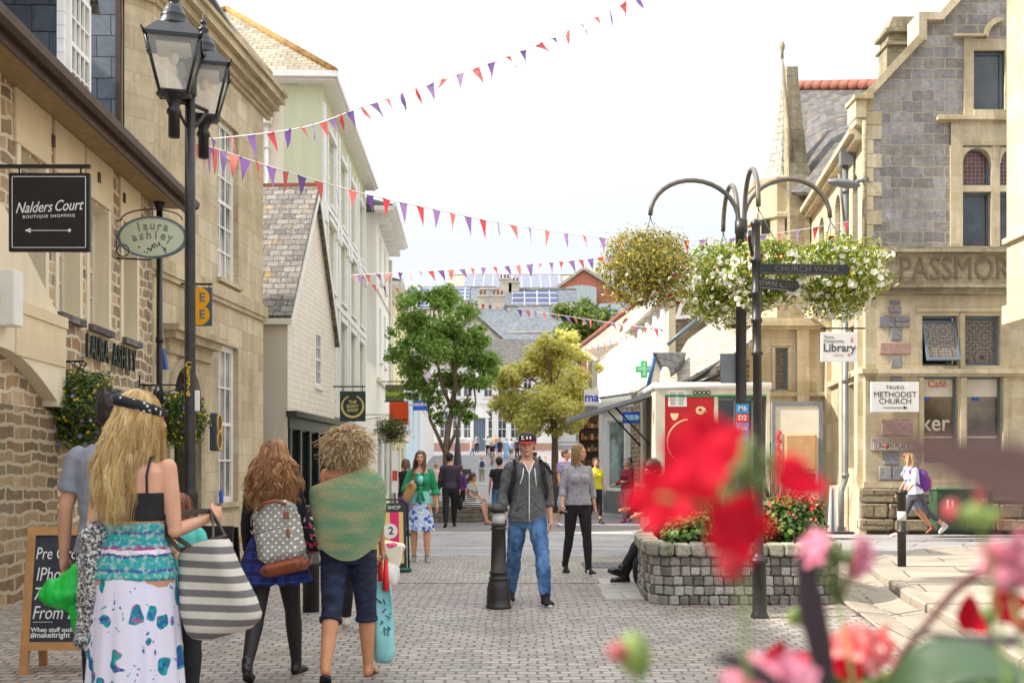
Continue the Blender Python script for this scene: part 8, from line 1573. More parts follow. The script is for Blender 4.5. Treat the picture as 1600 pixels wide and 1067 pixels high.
b.add(vs,[(i*n+j,i*n+(j+1)%n,(i+1)*n+(j+1)%n,(i+1)*n+j)for i in range(rows)for j in range(n)],smooth=True,M=Ms);cpo=b.build('cap',M['black_cloth'],r)
b=MB();vs=[];
for s_ in(0,1):
 for j in range(13):a=PI+PI*j/12;vs.append((.089*math.cos(a),.010+.104*math.sin(a),.036-.005*s_))
 for j in range(13):a=PI+PI*j/12;vs.append((.090*math.cos(a)*1.02,.0+(.104+.070*abs(math.sin(a))**.6)*math.sin(a)-.0,.030-.010*(1-abs(math.cos(a)))-.005*s_+.004*math.cos(a)**2))
fs=[(j,j+1,13+j+1,13+j)for j in range(12)]+[(26+j,39+j,39+j+1,26+j+1)for j in range(12)]+[(13+j,13+j+1,39+j+1,39+j)for j in range(12)]
b.add(vs,fs,M=Ms);b.build('peak',plain('peak_red',sc(200,30,50),.7),cpo)
b=MB(Ms@Matrix.Translation((0,-.093,.075))@Matrix.Rotation(R(-14),4,'X'));b.box(-.052,-.026,-.012,-.004,.006,.014);b.box(-.050,-.042,-.012,-.004,-.012,.006);b.box(-.052,-.022,-.012,-.004,-.022,-.014)
for x in(.002,.036):b.ell((x,-.006,-.008),(.011,.006,.013),10,8);b.ell((x,-.006,.010),(.006,.005,.006),8,6)
b.build('embroidery',M['white'],cpo)
b=MB();wr=B.arms['R'][2];b.tube([wr+Vector((.030*math.cos(a),.030*math.sin(a),.012*math.cos(a)+.01))for a in[2*PI*k/14 for k in range(15)]],.005,5);b.build('wristband',M['leather'],r)
bp_=held('backpack','black backpack worn by the young man in the hoodie','backpack',r);b=MB();
for sg in(-1,1):strap(b,[B.Tm@Vector(p)for p in((sg*.12,.16,1.36),(sg*.135,.07,1.47),(sg*.138,-.06,1.465),(sg*.145,-.135,1.38),(sg*.16,-.14,1.26),(sg*.20,-.07,1.14),(sg*.17,.12,1.05))],.055,.007)
b.tube([B.Tm@Vector(p)for p in((.14,-.06,1.47),(.21,-.05,1.40),(.25,-.04,1.34))],[.012,.012,.010],6);b.build('strap',M['black_cloth'],bp_);b=MB();b.bbox(tuple(B.Tm@Vector((0,.22,1.22))),(.30,.15,.44),.05);b.build('pack',M['black_cloth'],bp_)
# ---- woman in the grey sweater
B=Body('f',1.70,legs={'L':(10,3,2),'R':(-8,16,2)},arms={'R':(2,30,13,-4),'L':(-2,12,12)},head=(46,4),foot={'R':18},bulk=.96)
r=prep(person('woman in a heather grey sweater and black skinny jeans looking aside',903,14.2,14,B));body_skin(B,r,SK,.0075,hands={'R':{'curl':45},'L':{'curl':22}});B.face(r,(120,90,60),(196,120,110))
strands(B,r,HL,700,.15,.006,.003,14,r=.0022,seg=12,seed=13,az=(-122,122),volume=.98)
top(B,r,M['heather'],.0085,.93,1.465,.016,1.45,flare=.016,name='sweater',wr=.018);pants(B,r,M['black_cloth'],.0085,1.93,.007,1.0,.006,'skinny_jeans');shoes(B,r,M['black_cloth'],.008,.010,M['white'])
b=MB()
for sd in('L','R'):
 for k in range(3):Mxf=B.footM(sd);b2=MB2(b,Mxf);b2.tube([(.046,-.05-.022*k,-.06),(.036,-.035-.022*k,-.025)],.004,5);b2.tube([(-.046,-.05-.022*k,-.06),(-.036,-.035-.022*k,-.025)],.004,5)
b.build('shoe_stripes',M['white'],r)
t_=held('sunglasses','dark sunglasses held in the grey sweater woman\'s hand','glasses',r);wr=B.arms['R'][2]+B.arms['R'][3]*.10;b=MB();b.ell(tuple(wr+Vector((-.02,-.02,0))),(.03,.012,.022));b.ell(tuple(wr+Vector((.035,-.02,-.01))),(.028,.012,.022));b.tube([wr+Vector((-.05,-.01,0)),wr+Vector((-.04,.09,.02))],.004,5);b.build('lenses',M['rubber'],t_)
# ---- woman in the green cardigan
B=Body('f',1.65,legs={'L':(6,4,1.5),'R':(-2,4,1.5)},arms={'R':(12,98,18,26),'L':(0,16,16)},head=(-4,-2))
r=prep(person('woman in an emerald cardigan and blue flowered skirt walking towards the camera',657,16.1,4,B));body_skin(B,r,SK,.0078,hands={'R':{'fist':True},'L':{'curl':25}});B.face(r,(110,74,48),(190,110,100))
b=MB();B.torso(b,.92,1.40,.012);remesh(b,'aqua_top',M['aqua'],r,.009,2,.008,.05)
b=MB();B.torso(b,1.12,1.40,.020)
for sd in('L','R'):B.arm(b,sd,0,1.28,.024);J=B.arms[sd];p=J[1].lerp(J[2],.25);b.tube([J[1],p+Vector((0,0,-.02))],[.05,.085],12)
cg=remesh(b,'cardigan',M['emerald'],r,.009,2,.016,.06)
b=MB();b.ell((0,-.095,1.29),(.060,.078,.075),M=B.Tm);b.build('neckline',M['aqua'],r)
b=MB();b.tube([B.Tm@Vector(p)for p in((.0,-.15,1.16),(-.03,-.165,1.05),(-.04,-.155,.95))],[.022,.02,.03],8);b.tube([B.Tm@Vector(p)for p in((.0,-.15,1.16),(.03,-.16,1.06),(.05,-.15,.97))],[.022,.018,.026],8);b.ell((0,-.155,1.16),(.035,.025,.03),M=B.Tm);b.build('tie',M['emerald'],cg)
skirt(B,r,M['blueflower'],1.0,.50,(.150,.115),(.225,.165),8,.035,'flowered_skirt',seed=7);strands(B,r,HM,700,.26,.012,.005,18,r=.0024,seg=14,seed=17,az=(-125,125),side_push=(-.04,-.05,0));shoes(B,r,plain('grey_flats',sc(150,140,136),.5),.008,.004,None)
t_=held('shoulder_bag','straw coloured bag slung across the emerald cardigan woman','bag',r);b=MB(B.Tm@Matrix.Translation((-.17,-.20,1.10))@Matrix.Rotation(R(28),4,'Y'));softbag(b,(0,0,0),(.15,.12,.34),.9,5,18,.04);b.build('bag',M['straw'],t_);b=MB();strap(b,[B.Tm@Vector(p)for p in((-.10,-.22,1.22),(-.10,-.15,1.42),(-.11,.0,1.49),(-.14,.09,1.35),(-.2,.0,1.15))],.02);b.build('strap',M['leather'],t_)
# ---- seated figure on the planter edge
B=Body('f',1.66,legs={'L':(58,20,4),'R':(50,28,-2)},arms={'L':(28,50,14,10),'R':(30,60,10,14)},sit=.70,head=(0,18),lean=8,foot={'L':-20,'R':-6})
r=prep(person('dark haired person in black with heavy boots sitting on the left end of the planter',1034,13.15,-72,B));body_skin(B,r,SK,.009);top(B,r,cloth('crimson_jacket',sc(150,20,40),.8,.2),.009,.88,1.47,.03,1.85,name='jacket');pants(B,r,M['black_cloth'],.009,1.96,.010,1.0,.01);cap_hair(B,r,HD,low=.02,thick=.012);shoes(B,r,plain('boot_leather',sc(28,26,28),.35),.008,.018,M['rubber'],'boot')
t_=thing('shoulder_bag','black bag standing on the flagstones against the planter','bag',(XX(1002,13.0),13.0,0));b=MB(Matrix.Translation((XX(1003,12.6),12.6,.19)));softbag(b,(0,0,0),(.22,.16,.36),1,3,18,.05);b.build('bag',M['black_cloth'],t_);b=MB();strap(b,[(XX(1003,12.6)-.08,12.6,.34),(XX(1003,12.6)-.03,12.58,.5),(XX(1003,12.6)+.06,12.6,.35)],.02);b.build('strap',M['black_cloth'],t_)
# ---- rucksack walker and companion by the library
B=Body('f',1.64,legs={'L':(-30,22,2),'R':(22,4,2)},arms={'L':(20,30,8),'R':(4,40,8)},head=(0,0),lean=9,foot={'L':38,'R':0})
r=prep(person('fair haired walker in pale top and grey leggings carrying a purple rucksack',1430,20.6,-86,B,z=.10));body_skin(B,r,SKT,.009);top(B,r,cloth('pale_blue_top',sc(214,220,232),.8,.06),.01,.92,1.47,.018,1.1);pants(B,r,cloth('grey_leggings',sc(70,72,80),.8,.1),.01,1.62,.005,1.0,.005,'leggings');strands(B,r,HB,200,.10,.015,.004,20,r=.004,seg=9,seed=21,az=(-140,140));shoes(B,r,plain('trainer_pink',sc(206,186,186),.6),.009,.012,M['white'],'trainer')
t_=held('rucksack','purple and magenta rucksack on the walker by the library','backpack',r);b=MB(B.Tm@Matrix.Translation((0,.20,1.16)));softbag(b,(0,0,0),(.32,.22,.48),.8,6,20,.05);b.build('pack',M['purple'],t_);b=MB(B.Tm@Matrix.Translation((0,.30,1.10)));softbag(b,(0,0,0),(.22,.10,.28),.9,3,16,.04);b.build('pocket',M['magenta'],t_)
b=MB();
for sg in(-1,1):strap(b,[B.Tm@Vector(p)for p in((sg*.09,.12,1.38),(sg*.10,.03,1.475),(sg*.11,-.09,1.40),(sg*.14,-.08,1.2),(sg*.15,.10,1.02))],.045,.006)
b.tube([B.Tm@Vector(p)for p in((.02,.3,.95),(.03,.33,.8),(.01,.32,.68))],.008,5);b.build('strap',M['purple'],t_)
B=Body('f',1.70,legs={'L':(24,6,2),'R':(-24,18,2)},arms={'L':(-10,20,10),'R':(8,30,8)},head=(0,0),lean=6,foot={'R':28});r=prep(person('sunglassed companion in grey on the far side of the rucksack walker',1424,21.1,-90,B,z=.10));body_skin(B,r,SKT,.010);top(B,r,M['tgrey'],.011,.92,1.47,.02,.6);pants(B,r,M['tgrey'],.011,.9,.02,1.0,name='shorts');cap_hair(B,r,HM,low=.01);shoes(B,r,M['leather'],.01,.004)
b=MB();b2=MB2(b,B.Ms);b2.tube([(-.06,-.085,.008),(-.03,-.096,.006),(0,-.094,.010),(.03,-.096,.006),(.06,-.085,.008)],.012,8);b.build('sunglasses',M['rubber'],r)
# ---- mid distance
FV=.013
def simple(label,px,Y,yaw,h,sex,topm,botm,hair=HM,legs=None,arms=None,head=(0,0),sleeve=.5,pt=1.95,z=0,bot='trousers',hairlow=0,foot=None,vox=FV,skirt_=None,skm=None,lean=0,group=None,sit=None,bulk=1,shoem=None,longhair=0,topz=.92,tname='top',hthick=0,infl=.02):
 B=Body(sex,h,legs=legs,arms=arms,head=head,foot=foot,lean=lean,sit=sit,bulk=bulk);r=prep(person(label,px,Y,yaw,B,z=z,group=group));body_skin(B,r,skm or SK,vox)
 if vox<.02 and abs(((yaw+head[0]+180)%360)-180)<80:B.face(r)
 top(B,r,topm,vox,topz,1.475,infl,sleeve,name=tname,wr=.015)
 if skirt_:skirt(B,r,botm,*skirt_)
 else:pants(B,r,botm,vox,pt,.018 if bot!='leggings' else .008,name=bot)
 if longhair:strands(B,r,hair,150,longhair,.012,.005,15,r=.005,seg=9,seed=int(px),az=(-130,130))
 else:cap_hair(B,r,hair,vox*.8,low=hairlow,thick=hthick)
 shoes(B,r,shoem or M['rubber'],vox,.008);return B,r
B,r=simple('man in a dark plum shirt and black trousers seen from behind with a black bag',703,26.0,186,1.76,'m',M['suit'],M['black_cloth'],HD,legs={'L':(-12,6,2),'R':(12,4,2)},arms={'R':(0,14,10),'L':(0,20,12)},sleeve=1.9,head=(-30,0),foot={'L':14})
t_=held('handbag','black leather bag in the hand of the man in the plum shirt','bag',r);c=B.arms['R'][2]+B.arms['R'][3]*.1+Vector((0,0,-.24));b=MB();softbag(b,tuple(c),(.14,.30,.32),.9,3,16,.05);b.build('bag',M['black_cloth'],t_);b=MB();b.tube([c+Vector((0,.08,.14)),c+Vector((0,0,.27)),c+Vector((0,-.08,.14))],.01,5);b.build('handle',M['black_cloth'],t_)
B,r=simple('woman in a black and white striped dress sitting on the low planter',735,27.4,62,1.62,'f',M['bwstripe'],M['bwstripe'],HM,legs={'L':(78,76,3),'R':(84,66,0)},arms={'L':(22,50,10,20),'R':(24,50,10,20)},sit=.52,lean=6,sleeve=.5,pt=.95,bot='dress_skirt',tname='dress_top',hairlow=.0,head=(10,6),hthick=.006,shoem=plain('sandal_pink',sc(210,150,130),.7))
b=MB();b.tube([B.Tm@Vector((.075*math.cos(a),.02+.08*math.sin(a),1.475))for a in[2*PI*k/12 for k in range(13)]],.025,8);b.tube([B.Tm@Vector((.0,-.07,1.46)),B.Tm@Vector((.03,-.12,1.25))],[.03,.02],8);b.build('scarf',cloth('mustard_scarf',sc(206,170,50),.8),r)
simple('fair haired person in a purple top just beyond the man in the plum shirt',719,31,150,1.5,'f',M['purple'],M['black_cloth'],HR,sleeve=1.5)
simple('dark haired woman in a black vest half hidden beside the emerald cardigan',634,22.5,150,1.60,'f',M['black_cloth'],M['purple'],HM,sleeve=.2,longhair=.12)
simple('tall figure in a pale dress standing against the far shop front',681,44,200,1.66,'f',cloth('blush_cloth',sc(226,190,170),.8),cloth('blush_cloth',sc(226,190,170),.8),HB,sleeve=.3,z=0,skirt_=(1.0,.4,(.15,.12),(.2,.18),7,.03,'dress'))
simple('man in a black polo shirt and ripped denim shorts walking away',780,27.0,184,1.68,'m',M['black_cloth'],M['denim'],HD,legs={'L':(10,6,4),'R':(-8,10,4)},arms={'L':(4,18,12),'R':(-2,14,14)},sleeve=.6,pt=.98,bot='shorts',bulk=1.03)
B,r=simple('man in a violet striped polo shirt and denim shorts with a plastic bag',884,26.4,40,1.88,'m',M['polostripe'],M['denim'],HM,legs={'L':(10,4,3),'R':(-4,8,3)},arms={'R':(2,22,10),'L':(0,14,10)},head=(30,0),sleeve=.65,pt=.98,bot='shorts',bulk=1.06,shoem=M['white'],infl=.026)
t_=held('carrier_bag','pale blue carrier bag hanging beside the striped polo man','bag',r);c=B.arms['R'][2]+B.arms['R'][3]*.1+Vector((0,0,-.26));b=MB();softbag(b,tuple(c),(.18,.22,.36),1,8,18,.1);b.build('bag',plain('pale_blue_plastic',sc(176,206,224),.4),t_);b=MB();b.tube([c+Vector((0,0,.16)),c+Vector((0,0,.27))],.012,6);b.build('handle',M['white'],t_)
simple('woman in a bright lime top and black leggings behind the grey sweater',931,27.6,20,1.66,'f',M['lime_top'],M['black_cloth'],HM,legs={'L':(6,4,2),'R':(-8,12,2)},arms={'R':(20,110,12,10),'L':(0,14,12)},head=(-6,2),sleeve=.5,bot='leggings',pt=1.7,foot={'R':16})
B,r=simple('older person in a dark red jacket with a black bag crossing behind the red blooms',979,28.4,-55,1.66,'f',cloth('dark_red_jacket',sc(130,30,44),.8),cloth('grey_trousers',sc(120,104,110),.8),HGR,legs={'L':(14,6,2),'R':(-14,14,2)},arms={'L':(10,80,10),'R':(10,60,10)},sleeve=1.8,head=(10,4),foot={'R':20},shoem=M['magenta'])
simple('person with dark tied hair beyond the older red jacket walker',983,31.0,-40,1.7,'f',cloth('dark_red_jacket',sc(120,30,40),.8),M['black_cloth'],HD,sleeve=1.8)
# ---- far up the street
GV=.02
def far(label,px,feet,Y,yaw,h,sex,topm,botm,**k):return simple(label,px,Y,yaw,h,sex,topm,botm,vox=GV,z=ZZ(feet,Y)+0.0 if False else gH(Y),**k)
B,r=far('fair haired figure with a small dark backpack far up the street',753,753,66,180,1.62,'f',cloth('pale_aqua',sc(190,220,226),.8),cloth('khaki',sc(130,134,96),.8),hair=HB,sleeve=.7,hthick=.01,hairlow=.04,shoem=M['offwhite'])
t_=held('backpack','tiny navy backpack on the far fair haired figure','backpack',r);b=MB();b.bbox(tuple(B.Tm@Vector((-.02,.19,1.22))),(.28,.14,.40),.05);b.build('pack',cloth('navy_cloth',sc(50,54,84),.8),t_);b=MB();strap(b,[B.Tm@Vector(p)for p in((.1,.12,1.4),(.1,0,1.48),(.11,-.1,1.3))],.05);b.build('strap',cloth('navy_cloth',sc(50,54,84),.8),t_)
navy=cloth('navy_cloth',sc(40,44,70),.8)
far('woman in a navy jacket and short dark skirt far up the street',781,713,86,0,1.68,'f',navy,M['black_cloth'],hair=HR,sleeve=1.8,longhair=.1,skirt_=(1.0,.62,(.15,.12),(.19,.17),7,.02,'skirt'))
far('woman in a long sky blue dress far up the street',791,713,87,180,1.62,'f',cloth('sky_blue_cloth',sc(130,190,226),.8),cloth('sky_blue_cloth',sc(130,190,226),.8),hair=HM,sleeve=.4,skirt_=(1.0,.15,(.16,.13),(.24,.22),7,.03,'dress'))
far('man in a lilac shirt and khaki shorts walking far up the street',799,715,85,170,1.75,'m',cloth('lilac_cloth',sc(180,170,196),.8),cloth('khaki',sc(130,124,86),.8),hair=HM,sleeve=.5,pt=.95,legs={'L':(18,8,3),'R':(-16,14,3)},bot='shorts')
far('person in dark clothes beside the lilac shirted man up the street',808,715,86,180,1.7,'m',navy,M['black_cloth'],hair=HD,sleeve=1.8)
far('person in white in front of the yellow tree trunk',852,720,60,10,1.7,'f',M['white'],M['white'],hair=HM,sleeve=.6,skirt_=(1.0,.1,(.16,.13),(.24,.22),7,.03,'dress'))
far('dark clad walker beyond the young man\'s shoulder',843,722,62,180,1.7,'m',M['white'],M['black_cloth'],hair=HD,sleeve=.6)
for i,(lb_,px,Y,yw,sx,tm,hr)in enumerate((('far woman in a white top left of the cyclist',762,92,170,'f',M['white'],HM),('far man in a tan top behind the cyclist',774,95,10,'m',cloth('tan_cloth',sc(190,150,110),.8),HD),('far walker in a red top right of the lilac shirted man',816,90,180,'f',M['magenta'],HB),('far walker in a pale green top under the yellow tree',826,82,0,'m',cloth('mint_cloth',sc(170,206,180),.8),HM),('far figure in black under the yellow tree',834,74,180,'m',M['black_cloth'],HD),('far child in an orange top near the white town house',738,93,90,'m',cloth('orange_cloth',sc(226,130,60),.8),HD),('far woman in grey beside the door of the town house',745,97,180,'f',M['tgrey'],HR))):far(lb_,px,715,Y,yw,1.2 if 'child' in lb_ else 1.68,sx,tm,M['denim']if i%2 else M['black_cloth'],hair=hr,sleeve=.6,legs={'L':(12,6,2),'R':(-12,12,2)})
B,r=far('cyclist in a black top riding towards the camera far up the street',769,720,80,4,1.72,'m',M['black_cloth'],cloth('khaki',sc(120,110,80),.8),hair=HD,sleeve=.6,pt=.95,sit=.92,legs={'L':(50,60,6),'R':(30,26,6)},arms={'L':(38,24,18),'R':(38,24,18)},lean=12,bot='shorts')
bc=held('bicycle','small bicycle under the cyclist far up the street','bicycle',r)
for yy in(-.5,.5):
 b=MB();b.tube([(0,yy+.34*math.cos(2*PI*k/24),.34+.34*math.sin(2*PI*k/24))for k in range(25)],.022,6);b.build('wheel',M['rubber'],bc)
b=MB();b.tube([(0,.5,.34),(0,.05,.30),(0,.2,.85),(0,-.38,.85),(0,.05,.30)],.02,6);b.tube([(0,-.5,.34),(0,-.38,.95)],.02,6);b.tube([(-.28,-.32,1.0),(0,-.38,.98),(.28,-.32,1.0)],.015,6);b.build('frame',M['white'],bc);b=MB();b.ell((0,.2,.90),(.07,.13,.03));b.build('saddle',M['rubber'],bc)
# ================================================================ FOREGROUND FLOWERS (in a trough just below the frame)
def petal_mat(name,c,c2):
 g=NG(name,.6,0,.2);v=g.noise(g.obj,220,3,.7);n=g.noise(g.obj,60,3);col=g.mix(.35,g.ramp(n,[(.3,c),(.75,c2)]),g.ramp(v,[(.3,(.6,.6,.6,1)),(.7,(1.2,1.2,1.2,1))]),'MULTIPLY');g.col(col)
 tr=g.N('ShaderNodeBsdfTranslucent');g.L(col,tr.inputs[0]);ms=g.N('ShaderNodeMixShader');ms.inputs[0].default_value=.3;g.L(g.b.outputs[0],ms.inputs[1]);g.L(tr.outputs[0],ms.inputs[2]);g.L(ms.outputs[0],g.t.nodes['Material Output'].inputs[0]);g.bump(v,.4,.001);return g.m
M['fg_red']=petal_mat('geranium_red',sc(180,0,28),sc(224,8,50));M['fg_palepink']=petal_mat('geranium_pale_pink',sc(214,120,146),sc(240,178,194))
g=NG('geranium_salmon',.55);g.col(g.ramp(g.rnd(),[(0,sc(232,84,84)),(.5,sc(244,128,124)),(1,sc(250,178,176))]));M['fg_salmon']=g.m
M['fg_stem']=plain('geranium_stem',sc(96,112,58),.6,0,.2,30);M['fg_bud']=plain('geranium_bud',sc(112,132,62),.6,0,.25,60);M['fg_leaf']=plain('broad_leaf',sc(44,66,40),.5,0,.25,14,.3,60);M['fg_dark']=plain('dark_purple_leaf',sc(44,26,34),.4,0,.3,10,.2)
M['fg_brown']=plain('bronze_leaf',sc(84,58,52),.5,0,.25,10,.2);M['fg_darkstem']=plain('dark_red_stem',sc(84,34,30),.5,0,.2,20)
def petal(b,c,d,up,L,Wd,curl=.25,mi=0,rnd=.5):
 """cupped rounded petal from c along d, face towards up, thin but with body"""
 d=Vector(d).normalized();up=(Vector(up)-d*Vector(up).dot(d)).normalized();s=d.cross(up);vs=[];nu,nv=6,4
 for side in(0,1):
  for i in range(nu+1):
   u=i/nu;wd=Wd*(math.sin(PI*min(1,u*.92+.08)**.75)**.7)*.5 if u<1 else Wd*.05
   for j in range(nv+1):
    v=(j/nv-.5)*2;vs.append(c+d*L*u+s*wd*v+up*(L*curl*u*u-.22*wd*v*v+.006*math.sin(v*3+u*5)*L*10*.1)-up*(.0006*side))
 n0=(nu+1)*(nv+1);fs=[]
 for i in range(nu):
  for j in range(nv):a=i*(nv+1)+j;fs+=[(a,a+1,a+nv+2,a+nv+1),(n0+a,n0+a+nv+1,n0+a+nv+2,n0+a+1)]
 b.add(vs,fs,mi,True,rnd=rnd)
def floret(b,c,nrm,r,curl=.15,n=5,mi=0,ph=0,rnd=.5):
 nrm=Vector(nrm).normalized();t=nrm.orthogonal().normalized();bt=nrm.cross(t)
 for k in range(n):a=2*PI*k/n+ph;petal(b,c+(t*math.cos(a)+bt*math.sin(a))*r*.05,t*math.cos(a)+bt*math.sin(a),nrm,r,r*1.05,curl,mi,rnd)
TB=.93
def stem(b,top,x=None,y=None,r=.002,bend=.02,z0=TB):top=Vector(top);base=Vector((top.x if x is None else x,top.y if y is None else y,z0));mid=top.lerp(base,.5)+Vector((bend,0,0));b.tube([top,top.lerp(mid,.5)+Vector((bend*.3,0,0)),mid,base],r,8)
t=thing('geranium','large vivid red geranium head close to the lens, out of focus','flower',P(1110,900,.52));Yr=.52;r=.0
b=MB();random.seed(4)
for(px,py,dy,nr,rad)in((1092,708,0,(-.1,-1,.3),.018),(1030,778,.01,(-.5,-1,0),.017),(1152,822,-.01,(.1,-1,-.1),.0165),(1075,760,.02,(-.2,-1,.1),.016),(1130,690,.02,(.3,-1,.5),.015)):floret(b,P(px,py,Yr+dy),nr,rad,.2,ph=random.random()*6)
for(px,py,dx,dz,L,W_)in((1215,735,.8,-.35,.026,.018),(1215,728,.9,.1,.014,.012)):petal(b,P(px,py,Yr),(dx,0,dz),(0,-1,.2),L,W_,.1)
b.build('petals',M['fg_red'],t)
b=MB();
for px,py in((1150,745),(1165,725),(1180,750),(1140,770),(1200,720),(1155,850),(1170,700)):b.ell(tuple(P(px,py,Yr+.01)),(.004,.004,.006),8,6)
b.tube([P(1150,760,Yr+.01),P(1158,850,Yr+.01),P(1163,960,Yr+.01),P(1168,1067,Yr+.01),P(1170,1067,Yr+.01)-Vector((0,0,.2))],.0015,8);
for px,py in((1092,700),(1030,775),(1155,812),(1215,735)):b.tube([P(px,py,Yr+.006),P(1152,800,Yr+.015)],.0013,6)
b.build('stem',M['fg_stem'],t)
b=MB();b.ell(tuple(P(1147,862,Yr)),(.008,.008,.014),10,8);b.ell(tuple(P(1135,882,Yr)),(.004,.004,.008),8,6);b.build('faded_bud',plain('bud_dark_red',sc(150,20,36),.6,0,.3,60),t)
def umbel(label,px,py,Y,wpx,mat,nf,fr,seed,stalk=True,ball=.8,face=-1,bud=True,sx=None):
 random.seed(seed);t=thing('geranium',label,'flower',P(px,py,Y));c=P(px,py,Y);Rr=wpx*.43*Y/FPX;fr*=.84;b=MB()
 for k in range(nf):
  v=Vector((random.gauss(0,1),-abs(random.gauss(0,.8)),random.gauss(0,.7)+.2)).normalized();floret(b,c+Vector((v.x*Rr*.8,v.y*Rr*.5,v.z*Rr*ball*.7)),v+Vector((0,-.4,.1)),fr*random.uniform(.8,1.15),random.uniform(.1,.5),ph=random.random()*6,rnd=random.random())
 b.build('petals',M[mat],t)
 b=MB();root=c-Vector((0,0,Rr*1.4));
 for k in range(nf+8):v=Vector((random.gauss(0,.6),random.gauss(0,.5),random.uniform(.1,1))).normalized();e=c+Vector((v.x*Rr*.8,v.y*Rr*.5,v.z*Rr*.4));b.tube([root,root.lerp(e,.5)+Vector((v.x*.004,0,0)),e],.0009,5);b.ell(tuple(root.lerp(e,.8)),(.0028,.0028,.0045),6,5)
 stem(b,root,x=(XX(sx,Y)if sx else c.x+.01),r=.0015);b.build('stem',M['fg_stem'],t);return t
umbel('soft pink geranium cluster in front of the right end of the planter',1310,868,.80,125,'fg_palepink',9,.014,1,sx=1312)
umbel('large salmon pink geranium bloom at bottom right',1345,1010,.85,105,'fg_salmon',9,.017,2,sx=1345)
umbel('pale pink geranium bloom at the right edge above the red one',1583,872,.62,90,'fg_palepink',7,.016,3,sx=1590)
umbel('pale pink bloom cut by the bottom edge of the picture',1215,1078,.62,150,'fg_palepink',8,.018,4,sx=1215)
t=thing('geranium','ragged scarlet petals beside the salmon bloom at bottom right','flower',P(1220,1040,.8));b=MB()
petal(b,P(1203,1050,.8),(.35,0,1),(0,-1,.1),.026,.016,.3);petal(b,P(1235,1030,.8),(1,.1,-.1),(0,-1,.3),.02,.014,.2);floret(b,P(1232,1045,.82),(.2,-1,.4),.013,.4);floret(b,P(1330,1048,.82),(.1,-1,.1),.009,.5);petal(b,P(1315,1025,.82),(.1,0,-1),(0,-1,0),.018,.014,.2);b.build('petals',M['fg_red'],t);b=MB();stem(b,P(1225,1060,.81),r=.002);stem(b,P(1320,1050,.82),r=.002);b.build('stem',M['fg_stem'],t)
t=thing('geranium','bright red geranium blooms near the lower right corner','flower',P(1540,960,.9));b=MB()
petal(b,P(1520,985,.9),(-.2,0,1),(.1,-1,.1),.032,.022,.2);petal(b,P(1512,960,.9),(.6,0,-.6),(0,-1,0),.02,.018,.2);floret(b,P(1572,945,.92),(.3,-1,.2),.019,.3);petal(b,P(1590,965,.92),(.6,0,-.8),(0,-1,0),.018,.014,.2);b.build('petals',M['fg_red'],t)
b=MB();stem(b,P(1545,980,.91),x=XX(1560,.9),r=.0025);b.ell(tuple(P(1542,963,.915)),(.006,.006,.009),8,6);b.tube([P(1520,985,.905),P(1545,975,.915)],.0012,5);b.build('stem',M['fg_stem'],t)
t=thing('flower_bud','blurred round green bud with a reddish side near the bottom centre','bud',P(985,1022,.62));b=MB();b.ell(tuple(P(990,1020,.62)),(.0095,.009,.0125),12,9);b.ell(tuple(P(1003,1034,.62)),(.006,.006,.008),10,7);stem(b,P(993,1042,.62),x=XX(1002,.62),r=.0014);b.build('bud',M['fg_bud'],t);b=MB();b.ell(tuple(P(966,1018,.615)),(.0065,.006,.006),10,7);b.build('red_sepal',plain('sepal_red',sc(150,70,70),.6,0,.2,60),t)
t=thing('flower_bud','open green bud cluster before the green cabinet on a long thin stem','bud',P(1530,805,.6));b=MB()
for px,py,s_ in((1500,803,1),(1525,800,1.2),(1548,806,1),(1515,812,.9),(1537,814,.9)):b.ell(tuple(P(px,py,.6)),(.0065*s_,.006,.0042*s_),9,6)
b.tube([P(1528,812,.6),P(1545,870,.6),P(1556,960,.62),P(1575,1067,.62),P(1580,1200,.62)],.0014,8);b.build('bud',M['fg_bud'],t);b=MB();b.ell(tuple(P(1487,798,.6)),(.005,.005,.006),8,6);b.ell(tuple(P(1530,775,.6)),(.003,.003,.009),8,6);b.ell(tuple(P(1562,812,.6)),(.004,.004,.004),8,6);b.build('red_sepal',plain('sepal_red',sc(170,60,70),.6,0,.2,60),t)
t=thing('flower_bud','small spiky green bud on a curved stalk left of the dark blade','bud',P(1252,960,.85));b=MB()
for k in range(9):a=2*PI*k/9;b.ell(tuple(P(1252,963,.85)+Vector((.009*math.cos(a),-.003,.004*math.sin(a)))),(.0042,.003,.0042),7,5)
b.tube([P(1254,968,.85),P(1266,1000,.85),P(1272,1040,.85),P(1275,1180,.85)],.0022,8);b.build('bud',M['fg_bud'],t)
def blade(name,label,pts,widths,mat,up=(0,-1,.3),th=.0012,cat='leaf'):
 pts=[Vector(p)for p in pts];t=thing(name,label,cat,pts[0]);b=MB();vs=[];m=len(pts);up=Vector(up)
 for i,p in enumerate(pts):
  d=(pts[min(i+1,m-1)]-pts[max(i-1,0)]).normalized();s=d.cross(up).normalized();nn=s.cross(d).normalized();w_=widths[i]
  vs+=[p-s*w_,p-s*w_*.5+nn*w_*.12,p+nn*(-w_*.1),p+s*w_*.5+nn*w_*.12,p+s*w_]
 k=len(vs);vs+=[v+up.normalized()*th for v in vs]
 fs=[(5*i+j,5*i+j+1,5*i+j+6,5*i+j+5)for i in range(m-1)for j in range(4)];fs+=[tuple(k+q for q in f[::-1])for f in fs]
 b.add(vs,fs,smooth=True);b.build('blade',M[mat]if isinstance(mat,str)else mat,t);return t
